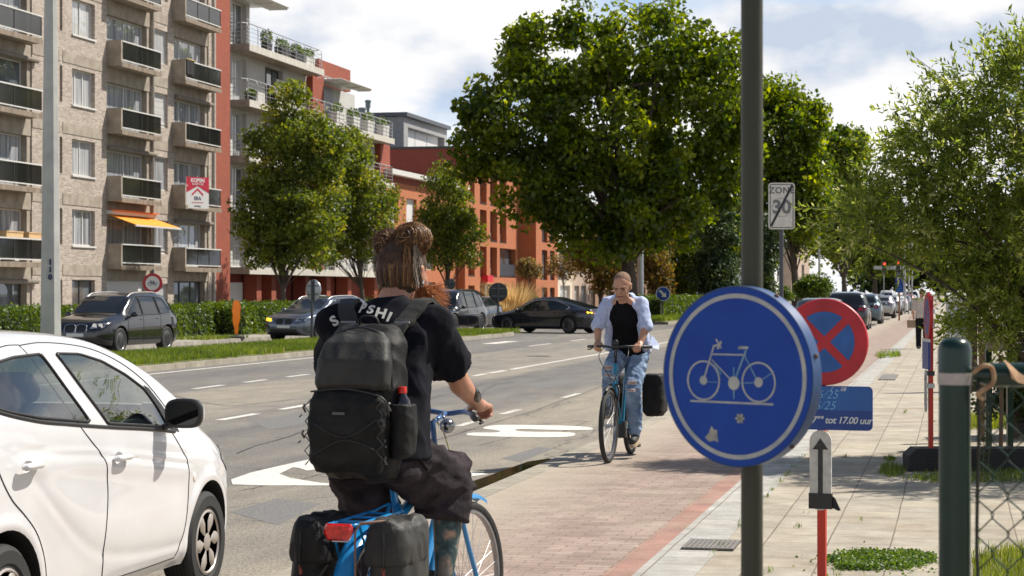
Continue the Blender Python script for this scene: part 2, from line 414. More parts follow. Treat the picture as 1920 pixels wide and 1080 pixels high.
# ------------------------------------------------------------------ ground
ROAD = -0.07
def asphalt():
    m, nt, b = nmat('asphalt'); N = nt.nodes; L = nt.links
    tc = N.new('ShaderNodeTexCoord')
    def noi(s, d=5, st=None, ro=.6):
        n = N.new('ShaderNodeTexNoise'); n.inputs['Scale'].default_value = s; n.inputs['Detail'].default_value = d; n.inputs['Roughness'].default_value = ro
        if st:
            mp = N.new('ShaderNodeMapping'); mp.inputs['Scale'].default_value = st; L.new(tc.outputs['Object'], mp.inputs['Vector']); L.new(mp.outputs[0], n.inputs['Vector'])
        else: L.new(tc.outputs['Object'], n.inputs['Vector'])
        return n
    fine = noi(55, 8, ro=.85); mid = noi(3.0, 6, (1, .25, 1)); big = noi(.45, 5, (1, .12, 1))
    r1 = N.new('ShaderNodeValToRGB'); r1.color_ramp.elements[0].position = .40; r1.color_ramp.elements[1].position = .60
    r1.color_ramp.elements[0].color = (.05,.048,.044,1); r1.color_ramp.elements[1].color = (.335,.315,.285,1)
    L.new(fine.outputs['Fac'], r1.inputs['Fac'])
    r2 = N.new('ShaderNodeValToRGB'); r2.color_ramp.elements[0].position = .3; r2.color_ramp.elements[1].position = .72
    r2.color_ramp.elements[0].color = (.80,.80,.80,1); r2.color_ramp.elements[1].color = (1.2,1.18,1.14,1)
    L.new(mid.outputs['Fac'], r2.inputs['Fac'])
    r3 = N.new('ShaderNodeValToRGB'); r3.color_ramp.elements[0].position = .4; r3.color_ramp.elements[1].position = .6
    r3.color_ramp.elements[0].color = (.82,.83,.86,1); r3.color_ramp.elements[1].color = (1.15,1.12,1.06,1)
    L.new(big.outputs['Fac'], r3.inputs['Fac'])
    a = N.new('ShaderNodeMix'); a.data_type = 'RGBA'; a.blend_type = 'MULTIPLY'; a.inputs['Factor'].default_value = 1
    L.new(r1.outputs[0], a.inputs['A']); L.new(r2.outputs[0], a.inputs['B'])
    c = N.new('ShaderNodeMix'); c.data_type = 'RGBA'; c.blend_type = 'MULTIPLY'; c.inputs['Factor'].default_value = 1
    L.new(a.outputs['Result'], c.inputs['A']); L.new(r3.outputs[0], c.inputs['B'])
    # the near lane of older, sandier asphalt and the grey patched lane
    sp = N.new('ShaderNodeSeparateXYZ'); L.new(tc.outputs['Object'], sp.inputs[0])
    edge = noi(1.4, 4, (1, .4, 1))
    ad = N.new('ShaderNodeMath'); ad.operation = 'MULTIPLY_ADD'; ad.inputs[1].default_value = .9; L.new(edge.outputs['Fac'], ad.inputs[0]); L.new(sp.outputs['X'], ad.inputs[2])
    rr = N.new('ShaderNodeValToRGB'); rr.color_ramp.interpolation = 'LINEAR'
    mr = N.new('ShaderNodeMapRange'); mr.inputs['From Min'].default_value = -20; mr.inputs['From Max'].default_value = 0
    L.new(ad.outputs[0], mr.inputs['Value']); L.new(mr.outputs[0], rr.inputs['Fac'])
    e = rr.color_ramp.elements; e[0].position = 0; e[0].color = (.86,.86,.88,1); e[1].position = 1; e[1].color = (1.22,1.18,1.10,1)
    for p, cc in ((.375,(.8,.8,.83)), (.39,(1.14,1.11,1.05)), (.575,(1.12,1.09,1.04)), (.59,(.78,.78,.8)), (.70,(.80,.80,.82)), (.72,(1.12,1.08,1.0)), (.79,(1.22,1.17,1.07))):
        x = e.new(p); x.color = (*cc, 1)
    d = N.new('ShaderNodeMix'); d.data_type = 'RGBA'; d.blend_type = 'MULTIPLY'; d.inputs['Factor'].default_value = 1
    L.new(c.outputs['Result'], d.inputs['A']); L.new(rr.outputs[0], d.inputs['B'])
    # cracks
    vo = N.new('ShaderNodeTexVoronoi'); vo.feature = 'DISTANCE_TO_EDGE'; vo.inputs['Scale'].default_value = .35
    wn = noi(2, 4); mv = N.new('ShaderNodeMix'); mv.data_type = 'RGBA'; mv.inputs['Factor'].default_value = .25
    L.new(tc.outputs['Object'], mv.inputs['A']); L.new(wn.outputs['Color'], mv.inputs['B']); L.new(mv.outputs['Result'], vo.inputs['Vector'])
    cr = N.new('ShaderNodeMapRange'); cr.inputs['From Max'].default_value = .006; cr.inputs['To Min'].default_value = .45; cr.inputs['To Max'].default_value = 1
    L.new(vo.outputs['Distance'], cr.inputs['Value'])
    f = N.new('ShaderNodeMix'); f.data_type = 'RGBA'; f.blend_type = 'MULTIPLY'; f.inputs['Factor'].default_value = 1
    L.new(d.outputs['Result'], f.inputs['A']); L.new(cr.outputs[0], f.inputs['B'])
    L.new(f.outputs['Result'], b.inputs['Base Color']); b.inputs['Roughness'].default_value = .85
    bp = N.new('ShaderNodeBump'); bp.inputs['Strength'].default_value = .6; bp.inputs['Distance'].default_value = .012
    L.new(fine.outputs['Fac'], bp.inputs['Height']); L.new(bp.outputs[0], b.inputs['Normal'])
    return m
M_asph = asphalt()
def tiles(name, c1, c2, joint, bw, rh, ms, sandy=None, off=.5, fine=.3, rot=0, dirt=.35, dirtcol=(.16,.13,.1), bias=0, nscale=60):
    m, nt, b = nmat(name); N = nt.nodes; L = nt.links
    tc = N.new('ShaderNodeTexCoord')
    mp = N.new('ShaderNodeMapping'); mp.inputs['Rotation'].default_value = (0,0,R(rot)); L.new(tc.outputs['Object'], mp.inputs['Vector'])
    wn = N.new('ShaderNodeTexNoise'); wn.inputs['Scale'].default_value = 1.2; wn.inputs['Detail'].default_value = 3; L.new(tc.outputs['Object'], wn.inputs['Vector'])
    wm = N.new('ShaderNodeMix'); wm.data_type = 'RGBA'; wm.blend_type = 'LINEAR_LIGHT'; wm.inputs['Factor'].default_value = .007
    L.new(mp.outputs[0], wm.inputs['A']); L.new(wn.outputs['Color'], wm.inputs['B'])
    br = N.new('ShaderNodeTexBrick'); L.new(wm.outputs['Result'], br.inputs['Vector']); br.offset = off
    br.inputs['Color1'].default_value = (*c1, 1); br.inputs['Color2'].default_value = (*c2, 1); br.inputs['Mortar'].default_value = (*joint, 1)
    br.inputs['Scale'].default_value = 1; br.inputs['Mortar Size'].default_value = ms; br.inputs['Mortar Smooth'].default_value = .3
    br.inputs['Brick Width'].default_value = bw; br.inputs['Row Height'].default_value = rh; br.inputs['Bias'].default_value = bias
    n = N.new('ShaderNodeTexNoise'); n.inputs['Scale'].default_value = nscale; n.inputs['Detail'].default_value = 8; n.inputs['Roughness'].default_value = .8
    L.new(tc.outputs['Object'], n.inputs['Vector'])
    r = N.new('ShaderNodeValToRGB'); r.color_ramp.elements[0].position = .3; r.color_ramp.elements[1].position = .7
    r.color_ramp.elements[0].color = (1-fine, 1-fine, 1-fine, 1); r.color_ramp.elements[1].color = (1+fine, 1+fine, 1+fine, 1); L.new(n.outputs['Fac'], r.inputs['Fac'])
    a = N.new('ShaderNodeMix'); a.data_type = 'RGBA'; a.blend_type = 'MULTIPLY'; a.inputs['Factor'].default_value = 1
    L.new(br.outputs['Color'], a.inputs['A']); L.new(r.outputs[0], a.inputs['B'])
    n2 = N.new('ShaderNodeTexNoise'); n2.inputs['Scale'].default_value = 1.1; n2.inputs['Detail'].default_value = 7; n2.inputs['Roughness'].default_value = .65
    L.new(tc.outputs['Object'], n2.inputs['Vector'])
    mr = N.new('ShaderNodeMapRange'); mr.inputs['From Min'].default_value = .45; mr.inputs['From Max'].default_value = .72; mr.inputs['To Max'].default_value = dirt; L.new(n2.outputs['Fac'], mr.inputs['Value'])
    c = N.new('ShaderNodeMix'); c.data_type = 'RGBA'; L.new(mr.outputs[0], c.inputs['Factor']); L.new(a.outputs['Result'], c.inputs['A']); c.inputs['B'].default_value = (*dirtcol, 1)
    n3 = N.new('ShaderNodeTexNoise'); n3.inputs['Scale'].default_value = 2.6; n3.inputs['Detail'].default_value = 6; n3.inputs['Roughness'].default_value = .7; L.new(tc.outputs['Object'], n3.inputs['Vector'])
    r3 = N.new('ShaderNodeValToRGB'); r3.color_ramp.elements[0].position = .32; r3.color_ramp.elements[1].position = .68; r3.color_ramp.elements[0].color = (.72,.70,.66,1); r3.color_ramp.elements[1].color = (1.2,1.19,1.17,1); L.new(n3.outputs['Fac'], r3.inputs['Fac'])
    g = N.new('ShaderNodeMix'); g.data_type = 'RGBA'; g.blend_type = 'MULTIPLY'; g.inputs['Factor'].default_value = 1; L.new(c.outputs['Result'], g.inputs['A']); L.new(r3.outputs[0], g.inputs['B']); c = g
    if sandy:
        sp = N.new('ShaderNodeSeparateXYZ'); L.new(tc.outputs['Object'], sp.inputs[0]); ma = N.new('ShaderNodeMath'); ma.operation = 'MULTIPLY_ADD'; ma.inputs[1].default_value = 1.3; L.new(n2.outputs['Fac'], ma.inputs[0]); L.new(sp.outputs['X'], ma.inputs[2])
        sm = N.new('ShaderNodeMapRange'); sm.inputs['From Min'].default_value = sandy[0]+.65; sm.inputs['From Max'].default_value = sandy[1]+.65; sm.inputs['To Min'].default_value = .85; sm.inputs['To Max'].default_value = 0; L.new(ma.outputs[0], sm.inputs['Value'])
        h = N.new('ShaderNodeMix'); h.data_type = 'RGBA'; L.new(sm.outputs[0], h.inputs['Factor']); L.new(c.outputs['Result'], h.inputs['A'])
        rs = N.new('ShaderNodeMix'); rs.data_type = 'RGBA'; rs.blend_type = 'MULTIPLY'; rs.inputs['Factor'].default_value = 1; rs.inputs['A'].default_value = (.40,.35,.27,1); L.new(r.outputs[0], rs.inputs['B']); L.new(rs.outputs['Result'], h.inputs['B']); c = h
    L.new(c.outputs['Result'], b.inputs['Base Color']); b.inputs['Roughness'].default_value = .85
    ht = N.new('ShaderNodeMath'); ht.operation = 'MULTIPLY_ADD'; ht.inputs[1].default_value = -1.2; L.new(br.outputs['Fac'], ht.inputs[0]); L.new(n.outputs['Fac'], ht.inputs[2])
    bp = N.new('ShaderNodeBump'); bp.inputs['Strength'].default_value = .45; bp.inputs['Distance'].default_value = .01; L.new(ht.outputs[0], bp.inputs['Height']); L.new(bp.outputs[0], b.inputs['Normal'])
    return m
M_cycle = tiles('cycle_path_pavers', (.35,.265,.225), (.27,.20,.17), (.21,.155,.125), .22, .11, .007, sandy=(-3.75,-2.75), fine=.36, dirt=.6, dirtcol=(.36,.31,.24))
M_redband = tiles('red_edge_pavers', (.37,.20,.16), (.31,.17,.14), (.3,.2,.15), .15, .30, .006, off=0, dirt=.75, dirtcol=(.33,.27,.21))
M_lightband = tiles('light_concrete_tiles', (.43,.42,.40), (.36,.355,.34), (.2,.18,.15), .35, .30, .006, off=0, dirt=.3, dirtcol=(.4,.34,.26))
M_walk = tiles('concrete_paving_tiles', (.43,.385,.31), (.34,.31,.255), (.17,.14,.11), .40, .40, .006, off=0, fine=.28, dirt=.6, dirtcol=(.28,.22,.155))
M_farpave = tiles('far_paving', (.36,.34,.30), (.32,.30,.27), (.3,.27,.23), .30, .30, .007, off=0)
M_kerb = tiles('kerb_concrete', (.36,.33,.27), (.31,.285,.235), (.15,.13,.1), .6, 1.0, .01, off=0, rot=90, dirt=.4, dirtcol=(.25,.22,.17))
M_terrain = pbr('soil_ground', (.10,.10,.05), .95, scale=.5, var=.3)
M_soil = pbr('sandy_soil', (.31,.27,.21), .95, scale=2.5, col2=(.2,.165,.12), bump=.8, bscale=45, detail=9)
M_grassbase = pbr('grass_soil', (.08,.11,.025), .95, scale=3, col2=(.16,.15,.05), bump=.5, bscale=70)
def sheet(name, rects, z, mat, label=None):
    mb = MB()
    for (x0, y0, x1, y1) in rects: mb.quad((x0,y0,z), (x1,y0,z), (x1,y1,z), (x0,y1,z))
    return tag(mb.build(name, mat, fix=False), kind='structure')
sheet('ground', [(-900,-60,900,1600)], -.16, M_terrain)
sheet('road', [(-26,-20,-3.8,900), (-200,80,-26,104)], ROAD, M_asph)
mb = MB(); mb.box(-3.62,-20,-.15,-1.97,900,0.0); tag(mb.build('cycle_path', M_cycle), kind='structure')
mb = MB(); mb.box(-3.82,-20,-.15,-3.622,900,.002); tag(mb.build('kerb', M_kerb), kind='structure')
mb = MB(); mb.box(-1.968,-20,-.15,-1.802,20.5,.001); tag(mb.build('path_edge_band', M_redband), kind='structure')
mb = MB(); mb.box(-1.968,20.51,-.15,-1.802,900,.001); tag(mb.build('path_edge', M_cycle), kind='structure')
mb = MB(); mb.box(-1.80,-20,-.15,-1.452,900,.003); tag(mb.build('pavement_edge_band', M_lightband), kind='structure')
mb = MB(); mb.box(-1.45,-20,-.15,.62,900,.001); mb.box(.62,16,-.15,6,24.3,.001); tag(mb.build('pavement', M_walk), kind='structure')
mb = MB(); mb.box(.622,-20,-.15,9,15.99,-.01); mb.box(.622,24.31,-.15,40,900,-.01); tag(mb.build('ground_verge', M_soil), kind='structure')
# left side: service road kerb, pavement, median strips
mb = MB(); mb.box(-60,-20,-.15,-23.8,79,.05); mb.box(-60,105,-.15,-23.8,900,.05); tag(mb.build('pavement', M_farpave), kind='structure')
def median(u0, u1, x0, x1):
    r = (x1-x0)/2; xc = (x0+x1)/2; P = [(x0,u0),(x1,u0)]
    for k in range(0, 13):
        t = math.pi*k/12; P.append((xc+r*math.cos(t), u1-r*1.6+r*1.6*math.sin(t)))
    kb = MB(); kb.prism(P, .2, o=(0,0,-.15), ax=(1,0,0), ay=(0,1,0), dn=(0,0,1))
    tag(kb.build('median_kerb', M_kerb), kind='structure')
    Q = [(xc+(x-xc)*(1-.16/r), y if y <= u0 else y-.16) for x, y in P]
    g = MB(); g.prism(Q, .03, o=(0,0,.05), ax=(1,0,0), ay=(0,1,0), dn=(0,0,1))
    tag(g.build('median_verge', M_grassbase), kind='structure')
    return Q
MED1 = median(-10, 79.5, -20.4, -16.75)
MED2 = median(107, 420, -21.0, -15.0) if False else None
mb = MB(); mb.box(-22,105,-.15,-14.6,420,.06); tag(mb.build('median_kerb', M_kerb), kind='structure')
mb = MB(); mb.box(-21.8,105.2,.06,-14.8,420,.09); tag(mb.build('median_verge', M_grassbase), kind='structure')
# puddle in the gutter
M_pud = pbr('puddle_water', (.045,.034,.020), .05, var=.3, scale=2, spec=1.0)
pts = [(903,935),(960,925),(1000,905),(1030,880),(1048,866),(1030,860),(990,866),(950,880),(915,893),(880,905),(880,925),(888,940)]
P = [GP(x, y, ROAD) for x, y in pts]; P = [Vector((min(p.x,-3.835), p.y, 0)) for p in P]
mb = MB(); mb.prism([(p.x,p.y) for p in P], .003, o=(0,0,ROAD+.001), ax=(1,0,0), ay=(0,1,0), dn=(0,0,1)); tag(mb.build('puddle', M_pud), kind='structure')
# dark damp strip of the gutter
M_damp = pbr('damp_gutter_dirt', (.15,.125,.095), .8, scale=3, col2=(.26,.23,.18), bump=.3)
mb = MB(); mb.add([(-3.83,14.6,ROAD+.002),(-3.83,22.5,ROAD+.002),(-3.9,22.5,ROAD+.002),(-4.05,19,ROAD+.002),(-4.1,16.6,ROAD+.002),(-4.0,14.8,ROAD+.002)], [(0,1,2,3,4,5)]); tag(mb.build('gutter', M_damp), kind='structure')
# ------------------------------------------------------------------ road markings
def worn(name, thr=.44):
    m, nt, b = nmat(name); N = nt.nodes; L = nt.links
    tc = N.new('ShaderNodeTexCoord'); n = N.new('ShaderNodeTexNoise'); n.inputs['Scale'].default_value = 14; n.inputs['Detail'].default_value = 9; n.inputs['Roughness'].default_value = .7
    L.new(tc.outputs['Object'], n.inputs['Vector'])
    r = N.new('ShaderNodeValToRGB'); r.color_ramp.elements[0].position = thr-.09; r.color_ramp.elements[0].color = (.24,.21,.18,1)
    r.color_ramp.elements[1].position = thr; r.color_ramp.elements[1].color = (.62,.60,.55,1)
    L.new(n.outputs['Fac'], r.inputs['Fac']); L.new(r.outputs[0], b.inputs['Base Color']); b.inputs['Roughness'].default_value = .7
    return m
M_mark = worn('worn_road_paint', .44); M_mark2 = worn('very_worn_road_paint', .50)
ZM = ROAD+.004
def dashes(v, us, w=.12, mat=None):
    mb = MB()
    for a, b in us: mb.quad((v-w/2,a,ZM),(v+w/2,a,ZM),(v+w/2,b,ZM),(v-w/2,b,ZM))
    return tag(mb.build('road_marking', mat or M_mark, fix=False), kind='structure')
def up(px, py): return GP(px, py, ROAD).y
dashes(-6.12, [(up(860,795)-.4, up(892,787)), (up(940,777), up(975,768)), (up(1050,746), up(1082,738))], .11, M_mark2)
ctr = [(up(412,788), up(482,776)), (up(522,768), up(582,759)), (up(700,740),up(750,733)), (up(876,705), up(908,701)), (up(925,700), up(960,695)), (up(970,693), up(1000,688))]
dashes(-9.48, ctr, .14)
dashes(-9.48, [(up(1005,688), 105), (112, 300)], .12)
dashes(-13.0, [(up(340,729), up(398,722)), (up(448,717), up(498,712)), (up(540,707), up(590,702)), (up(640,695), up(690,690)), (up(760,682), up(800,678)), (62,65.5), (69,72)], .14)
dashes(-16.2, [(30, 64)], .14)
dashes(-14.9, [(up(926,645), up(985,640))], .5)
dashes(-11.5, [(85, 88), (90, 93), (95,98)], .3)
# giveaway lane arrow near the camera and the stretched bend of an arrow farther on
def flat(name, pxs, mat=M_mark):
    P = [GP(x, y, ZM) for x, y in pxs]; mb = MB(); mb.prism([(p.x,p.y) for p in P], .002, o=(0,0,ZM-.002), ax=(1,0,0), ay=(0,1,0), dn=(0,0,1)); return tag(mb.build(name, mat), kind='structure')
flat('road_marking', [(433,899),(470,886),(530,872),(585,860),(602,855),(660,870),(620,876),(575,882),(560,877),(548,876),(536,882),(523,888),(545,896),(600,905),(660,910),(500,910),(436,908)])
flat('road_marking', [(700,868),(780,870),(900,886),(916,889),(880,893),(790,888)])
flat('road_marking', [(p.x,p.y) for p in crom([(x,y,0) for x,y in [(906,803),(918,798.5),(949,796.5),(1043,797.5),(1096,800),(1112,803.5),(1100,806),(1043,806),(981,804.3),(966,805.5),(972,808),(1000,809.5),(1066,810.5),(1079,814),(1068,818),(1040,819.5),(960,819),(884,816.5),(876,813),(890,811),(925,811),(938,809),(930,806.5)]], 4, True)])
# repair patches, tar seams and a manhole in the carriageway
M_patch = pbr('road_repair_asphalt', (.10,.098,.095), .85, scale=40, col2=(.20,.195,.185), bump=.5, bscale=60, detail=8)
M_tar = pbr('tar_seam', (.035,.033,.03), .6)
def road_patch(pxs, z=.0015):
    P = [GP(x, y, ROAD) for x, y in pxs]; mb = MB(); mb.add([(p.x,p.y,ROAD+z) for p in P], [tuple(range(len(P)))]); o = tag(mb.build('road_patch', M_patch), kind='structure')
road_patch([(470,790),(560,775),(600,790),(505,806)]); road_patch([(980,722),(1050,712),(1090,716),(1015,728)]); road_patch([(940,860),(1010,838),(1040,841),(975,866)], .0018); road_patch([(720,715),(840,700),(850,704),(735,720)]); road_patch([(430,960),(520,935),(600,945),(520,985)])
def tar(pxs, w=.03):
    P = [GP(x, y, ROAD+.0022) for x, y in pxs]; P = crom(P, 6); r = random.Random(len(pxs)*7+int(pxs[0][0])); V = []; 
    for i, p in enumerate(P):
        d = (P[min(i+1,len(P)-1)]-P[max(i-1,0)]).normalized(); n = Vector((-d.y,d.x,0)); k = w*r.uniform(.3,1.0)/2; j = n*r.uniform(-.03,.03); V += [p+j+n*k, p+j-n*k]
    mb = MB(); mb.add(V, [(2*i,2*i+1,2*i+3,2*i+2) for i in range(len(P)-1)]); tag(mb.build('tar_seam', M_tar), kind='structure')
tar([(440,850),(600,800),(760,760),(900,722),(1000,700)]); tar([(450,920),(640,880),(900,800),(1060,750),(1180,700)], .025); tar([(900,835),(960,820),(1040,815),(1100,790)], .02); tar([(300,735),(420,760),(560,748),(700,742)], .03); tar([(870,770),(890,745),(930,720)], .03)
p_ = GP(1010, 668, ROAD); mb = MB(); mb.lathe([(0,0),(.32,0),(.32,.004),(0,.004)], 32); tag(mb.build('manhole_cover', pbr('worn_iron', (.06,.055,.05), .6, .3), None, loc=(p_.x,p_.y,ROAD+.002)), 'round iron manhole cover in the carriageway left of the oncoming cyclist', 'manhole cover')
# grates
def grate(px0, px1, py0, py1, lab):
    p = GP((px0+px1)/2, (py0+py1)/2); t = thing('drain_grate', lab, 'drain cover', (p.x, p.y, .004), 0)
    a = GP(px0, py1); c = GP(px1, py1); w = abs(c.x-a.x)/2; l = abs(GP(px0,py0).y-a.y)/2
    m = MB(); m.box(-w,-l,0,w,l,.004); m.build('frame', pbr('cast_iron_dark', (.035,.032,.03), .7), t)
    m = MB()
    n = 11
    for i in range(n):
        x = -w + (i+.5)*2*w/n; m.box(x-.012,-l+.02,.005,x+.012,l-.02,.012)
    for i in range(1,3): y = -l+2*l*i/3; m.box(-w+.02,y-.012,.005,w-.02,y+.012,.011)
    m.build('grid', pbr('cast_iron', (.22,.2,.18), .6, .3), t)
grate(1283,1385,1014,1033,'rectangular iron drain grate in the pale tile strip behind the green pole foot')
grate(1650,1682,703,713,'small iron drain cover in the pavement past the no stopping sign')
# ------------------------------------------------------------------ buildings along the left side
M_beige = brick('beige_brick', (.50,.425,.36), (.27,.215,.175), (.42,.37,.32), .22, .068, .012, dirt=.3, dirtcol=(.25,.19,.14))
M_red = brick('red_brick', (.36,.075,.035), (.28,.055,.028), (.22,.09,.06), .21, .065, .009, dirt=.15, dirtcol=(.13,.05,.03))
M_orange = brick('orange_brick', (.50,.155,.055), (.40,.115,.042), (.36,.16,.09), .21, .065, .008, dirt=.2, dirtcol=(.36,.12,.06))
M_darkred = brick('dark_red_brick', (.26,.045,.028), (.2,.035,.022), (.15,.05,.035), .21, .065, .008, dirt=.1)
M_conc = pbr('weathered_concrete', (.25,.21,.165), .9, scale=2.2, col2=(.39,.34,.28), bump=.3, bscale=30, detail=8)
M_concd = pbr('dark_concrete_edge', (.15,.115,.085), .9, scale=3, col2=(.30,.24,.18), detail=8, stretch=(1,1,.25))
M_concw = pbr('pale_balcony_concrete', (.40,.37,.32), .85, scale=4, col2=(.62,.59,.53), detail=8, stretch=(1,2.5,.3))
M_render = pbr('white_render', (.47,.46,.44), .85, scale=1.5, var=.1)
M_frame = pbr('dark_window_frame', (.06,.055,.05), .5)
M_framew = pbr('white_window_frame', (.62,.61,.58), .45, var=.05)
M_alu = pbr('anodised_rail', (.50,.50,.50), .35, .5)
def winmat(name, cdark, clight, scale, stretch=(1,9,.25), lo=.42, hi=.58, spec=.8):
    m, nt, b = nmat(name); N = nt.nodes; L = nt.links
    tc = N.new('ShaderNodeTexCoord'); mp = N.new('ShaderNodeMapping'); mp.inputs['Scale'].default_value = stretch; L.new(tc.outputs['Object'], mp.inputs['Vector'])
    n = N.new('ShaderNodeTexNoise'); n.inputs['Scale'].default_value = scale; n.inputs['Detail'].default_value = 3; L.new(mp.outputs[0], n.inputs['Vector'])
    r = N.new('ShaderNodeValToRGB'); r.color_ramp.elements[0].position = lo; r.color_ramp.elements[1].position = hi
    r.color_ramp.elements[0].color = (*cdark, 1); r.color_ramp.elements[1].color = (*clight, 1); L.new(n.outputs['Fac'], r.inputs['Fac'])
    L.new(r.outputs[0], b.inputs['Base Color']); b.inputs['Roughness'].default_value = .6; b.inputs['Specular IOR Level'].default_value = spec
    b.inputs['Coat Weight'].default_value = 1.0; b.inputs['Coat Roughness'].default_value = .01; b.inputs['Coat IOR'].default_value = 1.9
    return m
M_curt = winmat('net_curtain_behind_glass', (.16,.17,.19), (.42,.43,.45), 1.3)
M_curt2 = winmat('pale_curtain_behind_glass', (.30,.31,.33), (.50,.50,.50), 1.6)
M_wdark = winmat('dark_room_behind_glass', (.02,.024,.028), (.10,.12,.14), .8, stretch=(1,1,1))
M_blind = winmat('white_blind_behind_glass', (.45,.44,.43), (.6,.59,.57), 1.0, stretch=(1,.3,12))
M_shut = pbr('white_roller_shutter', (.62,.61,.6), .5, var=.05, stretch=(1,1,20))
def tinted(name, tint, refl):
    m, nt, b = nmat(name); N = nt.nodes; L = nt.links
    b.inputs['Base Color'].default_value = (*tint, 1); b.inputs['Roughness'].default_value = .12
    b.inputs['Coat Weight'].default_value = refl; b.inputs['Coat Roughness'].default_value = .02; b.inputs['Alpha'].default_value = .82
    return m
M_panel = tinted('smoked_balcony_glass', (.016,.016,.016), .25)
def window(parent, X, u0, u1, z0, z1, mull=(.5,), pm=None, fm=None, fw=.055, depth=.06, rows=(), name='window'):
    """frame in the plane X facing +X, between u0,u1 and z0,z1; pane is its child"""
    fm = fm or M_framew; m = MB()
    m.box(X,u0,z0,X+depth,u1,z0+fw); m.box(X,u0,z1-fw,X+depth,u1,z1)
    m.box(X,u0,z0+fw,X+depth,u0+fw,z1-fw); m.box(X,u1-fw,z0+fw,X+depth,u1,z1-fw)
    for f in mull:
        u = lerp(u0, u1, f); m.box(X,u-fw*.6,z0+fw,X+depth-.004,u+fw*.6,z1-fw)
    for f in rows:
        z = lerp(z0, z1, f); m.box(X,u0+fw,z-fw*.5,X+depth-.008,u1-fw,z+fw*.5)
    o = m.build(name, fm, parent)
    p = MB(); p.box(X-.03,u0+.01,z0+.01,X+.02,u1-.01,z1-.01); p.build('pane', pm or random.choice([M_curt, M_curt2, M_wdark]), o)
    return o
def wallholes(mb, X, u0, u1, z0, z1, holes, t=.35, mat=None):
    """wall slab between u0,u1,z0,z1 facing +X at X with rectangular holes (u0,u1,z0,z1)"""
    us = sorted(set([u0,u1]+[h[0] for h in holes]+[h[1] for h in holes]))
    us = [u for u in us if u0-1e-6 <= u <= u1+1e-6]
    for a, b in zip(us[:-1], us[1:]):
        c = (a+b)/2; hs = sorted([(max(h[2],z0),min(h[3],z1)) for h in holes if h[0] < c < h[1] and h[2] < z1 and h[3] > z0]); z = z0
        for (p, q) in hs:
            if p > z: mb.box(X-t,a,z,X,b,p,mat)
            z = max(z, q)
        if z < z1: mb.box(X-t,a,z,X,b,z1,mat)
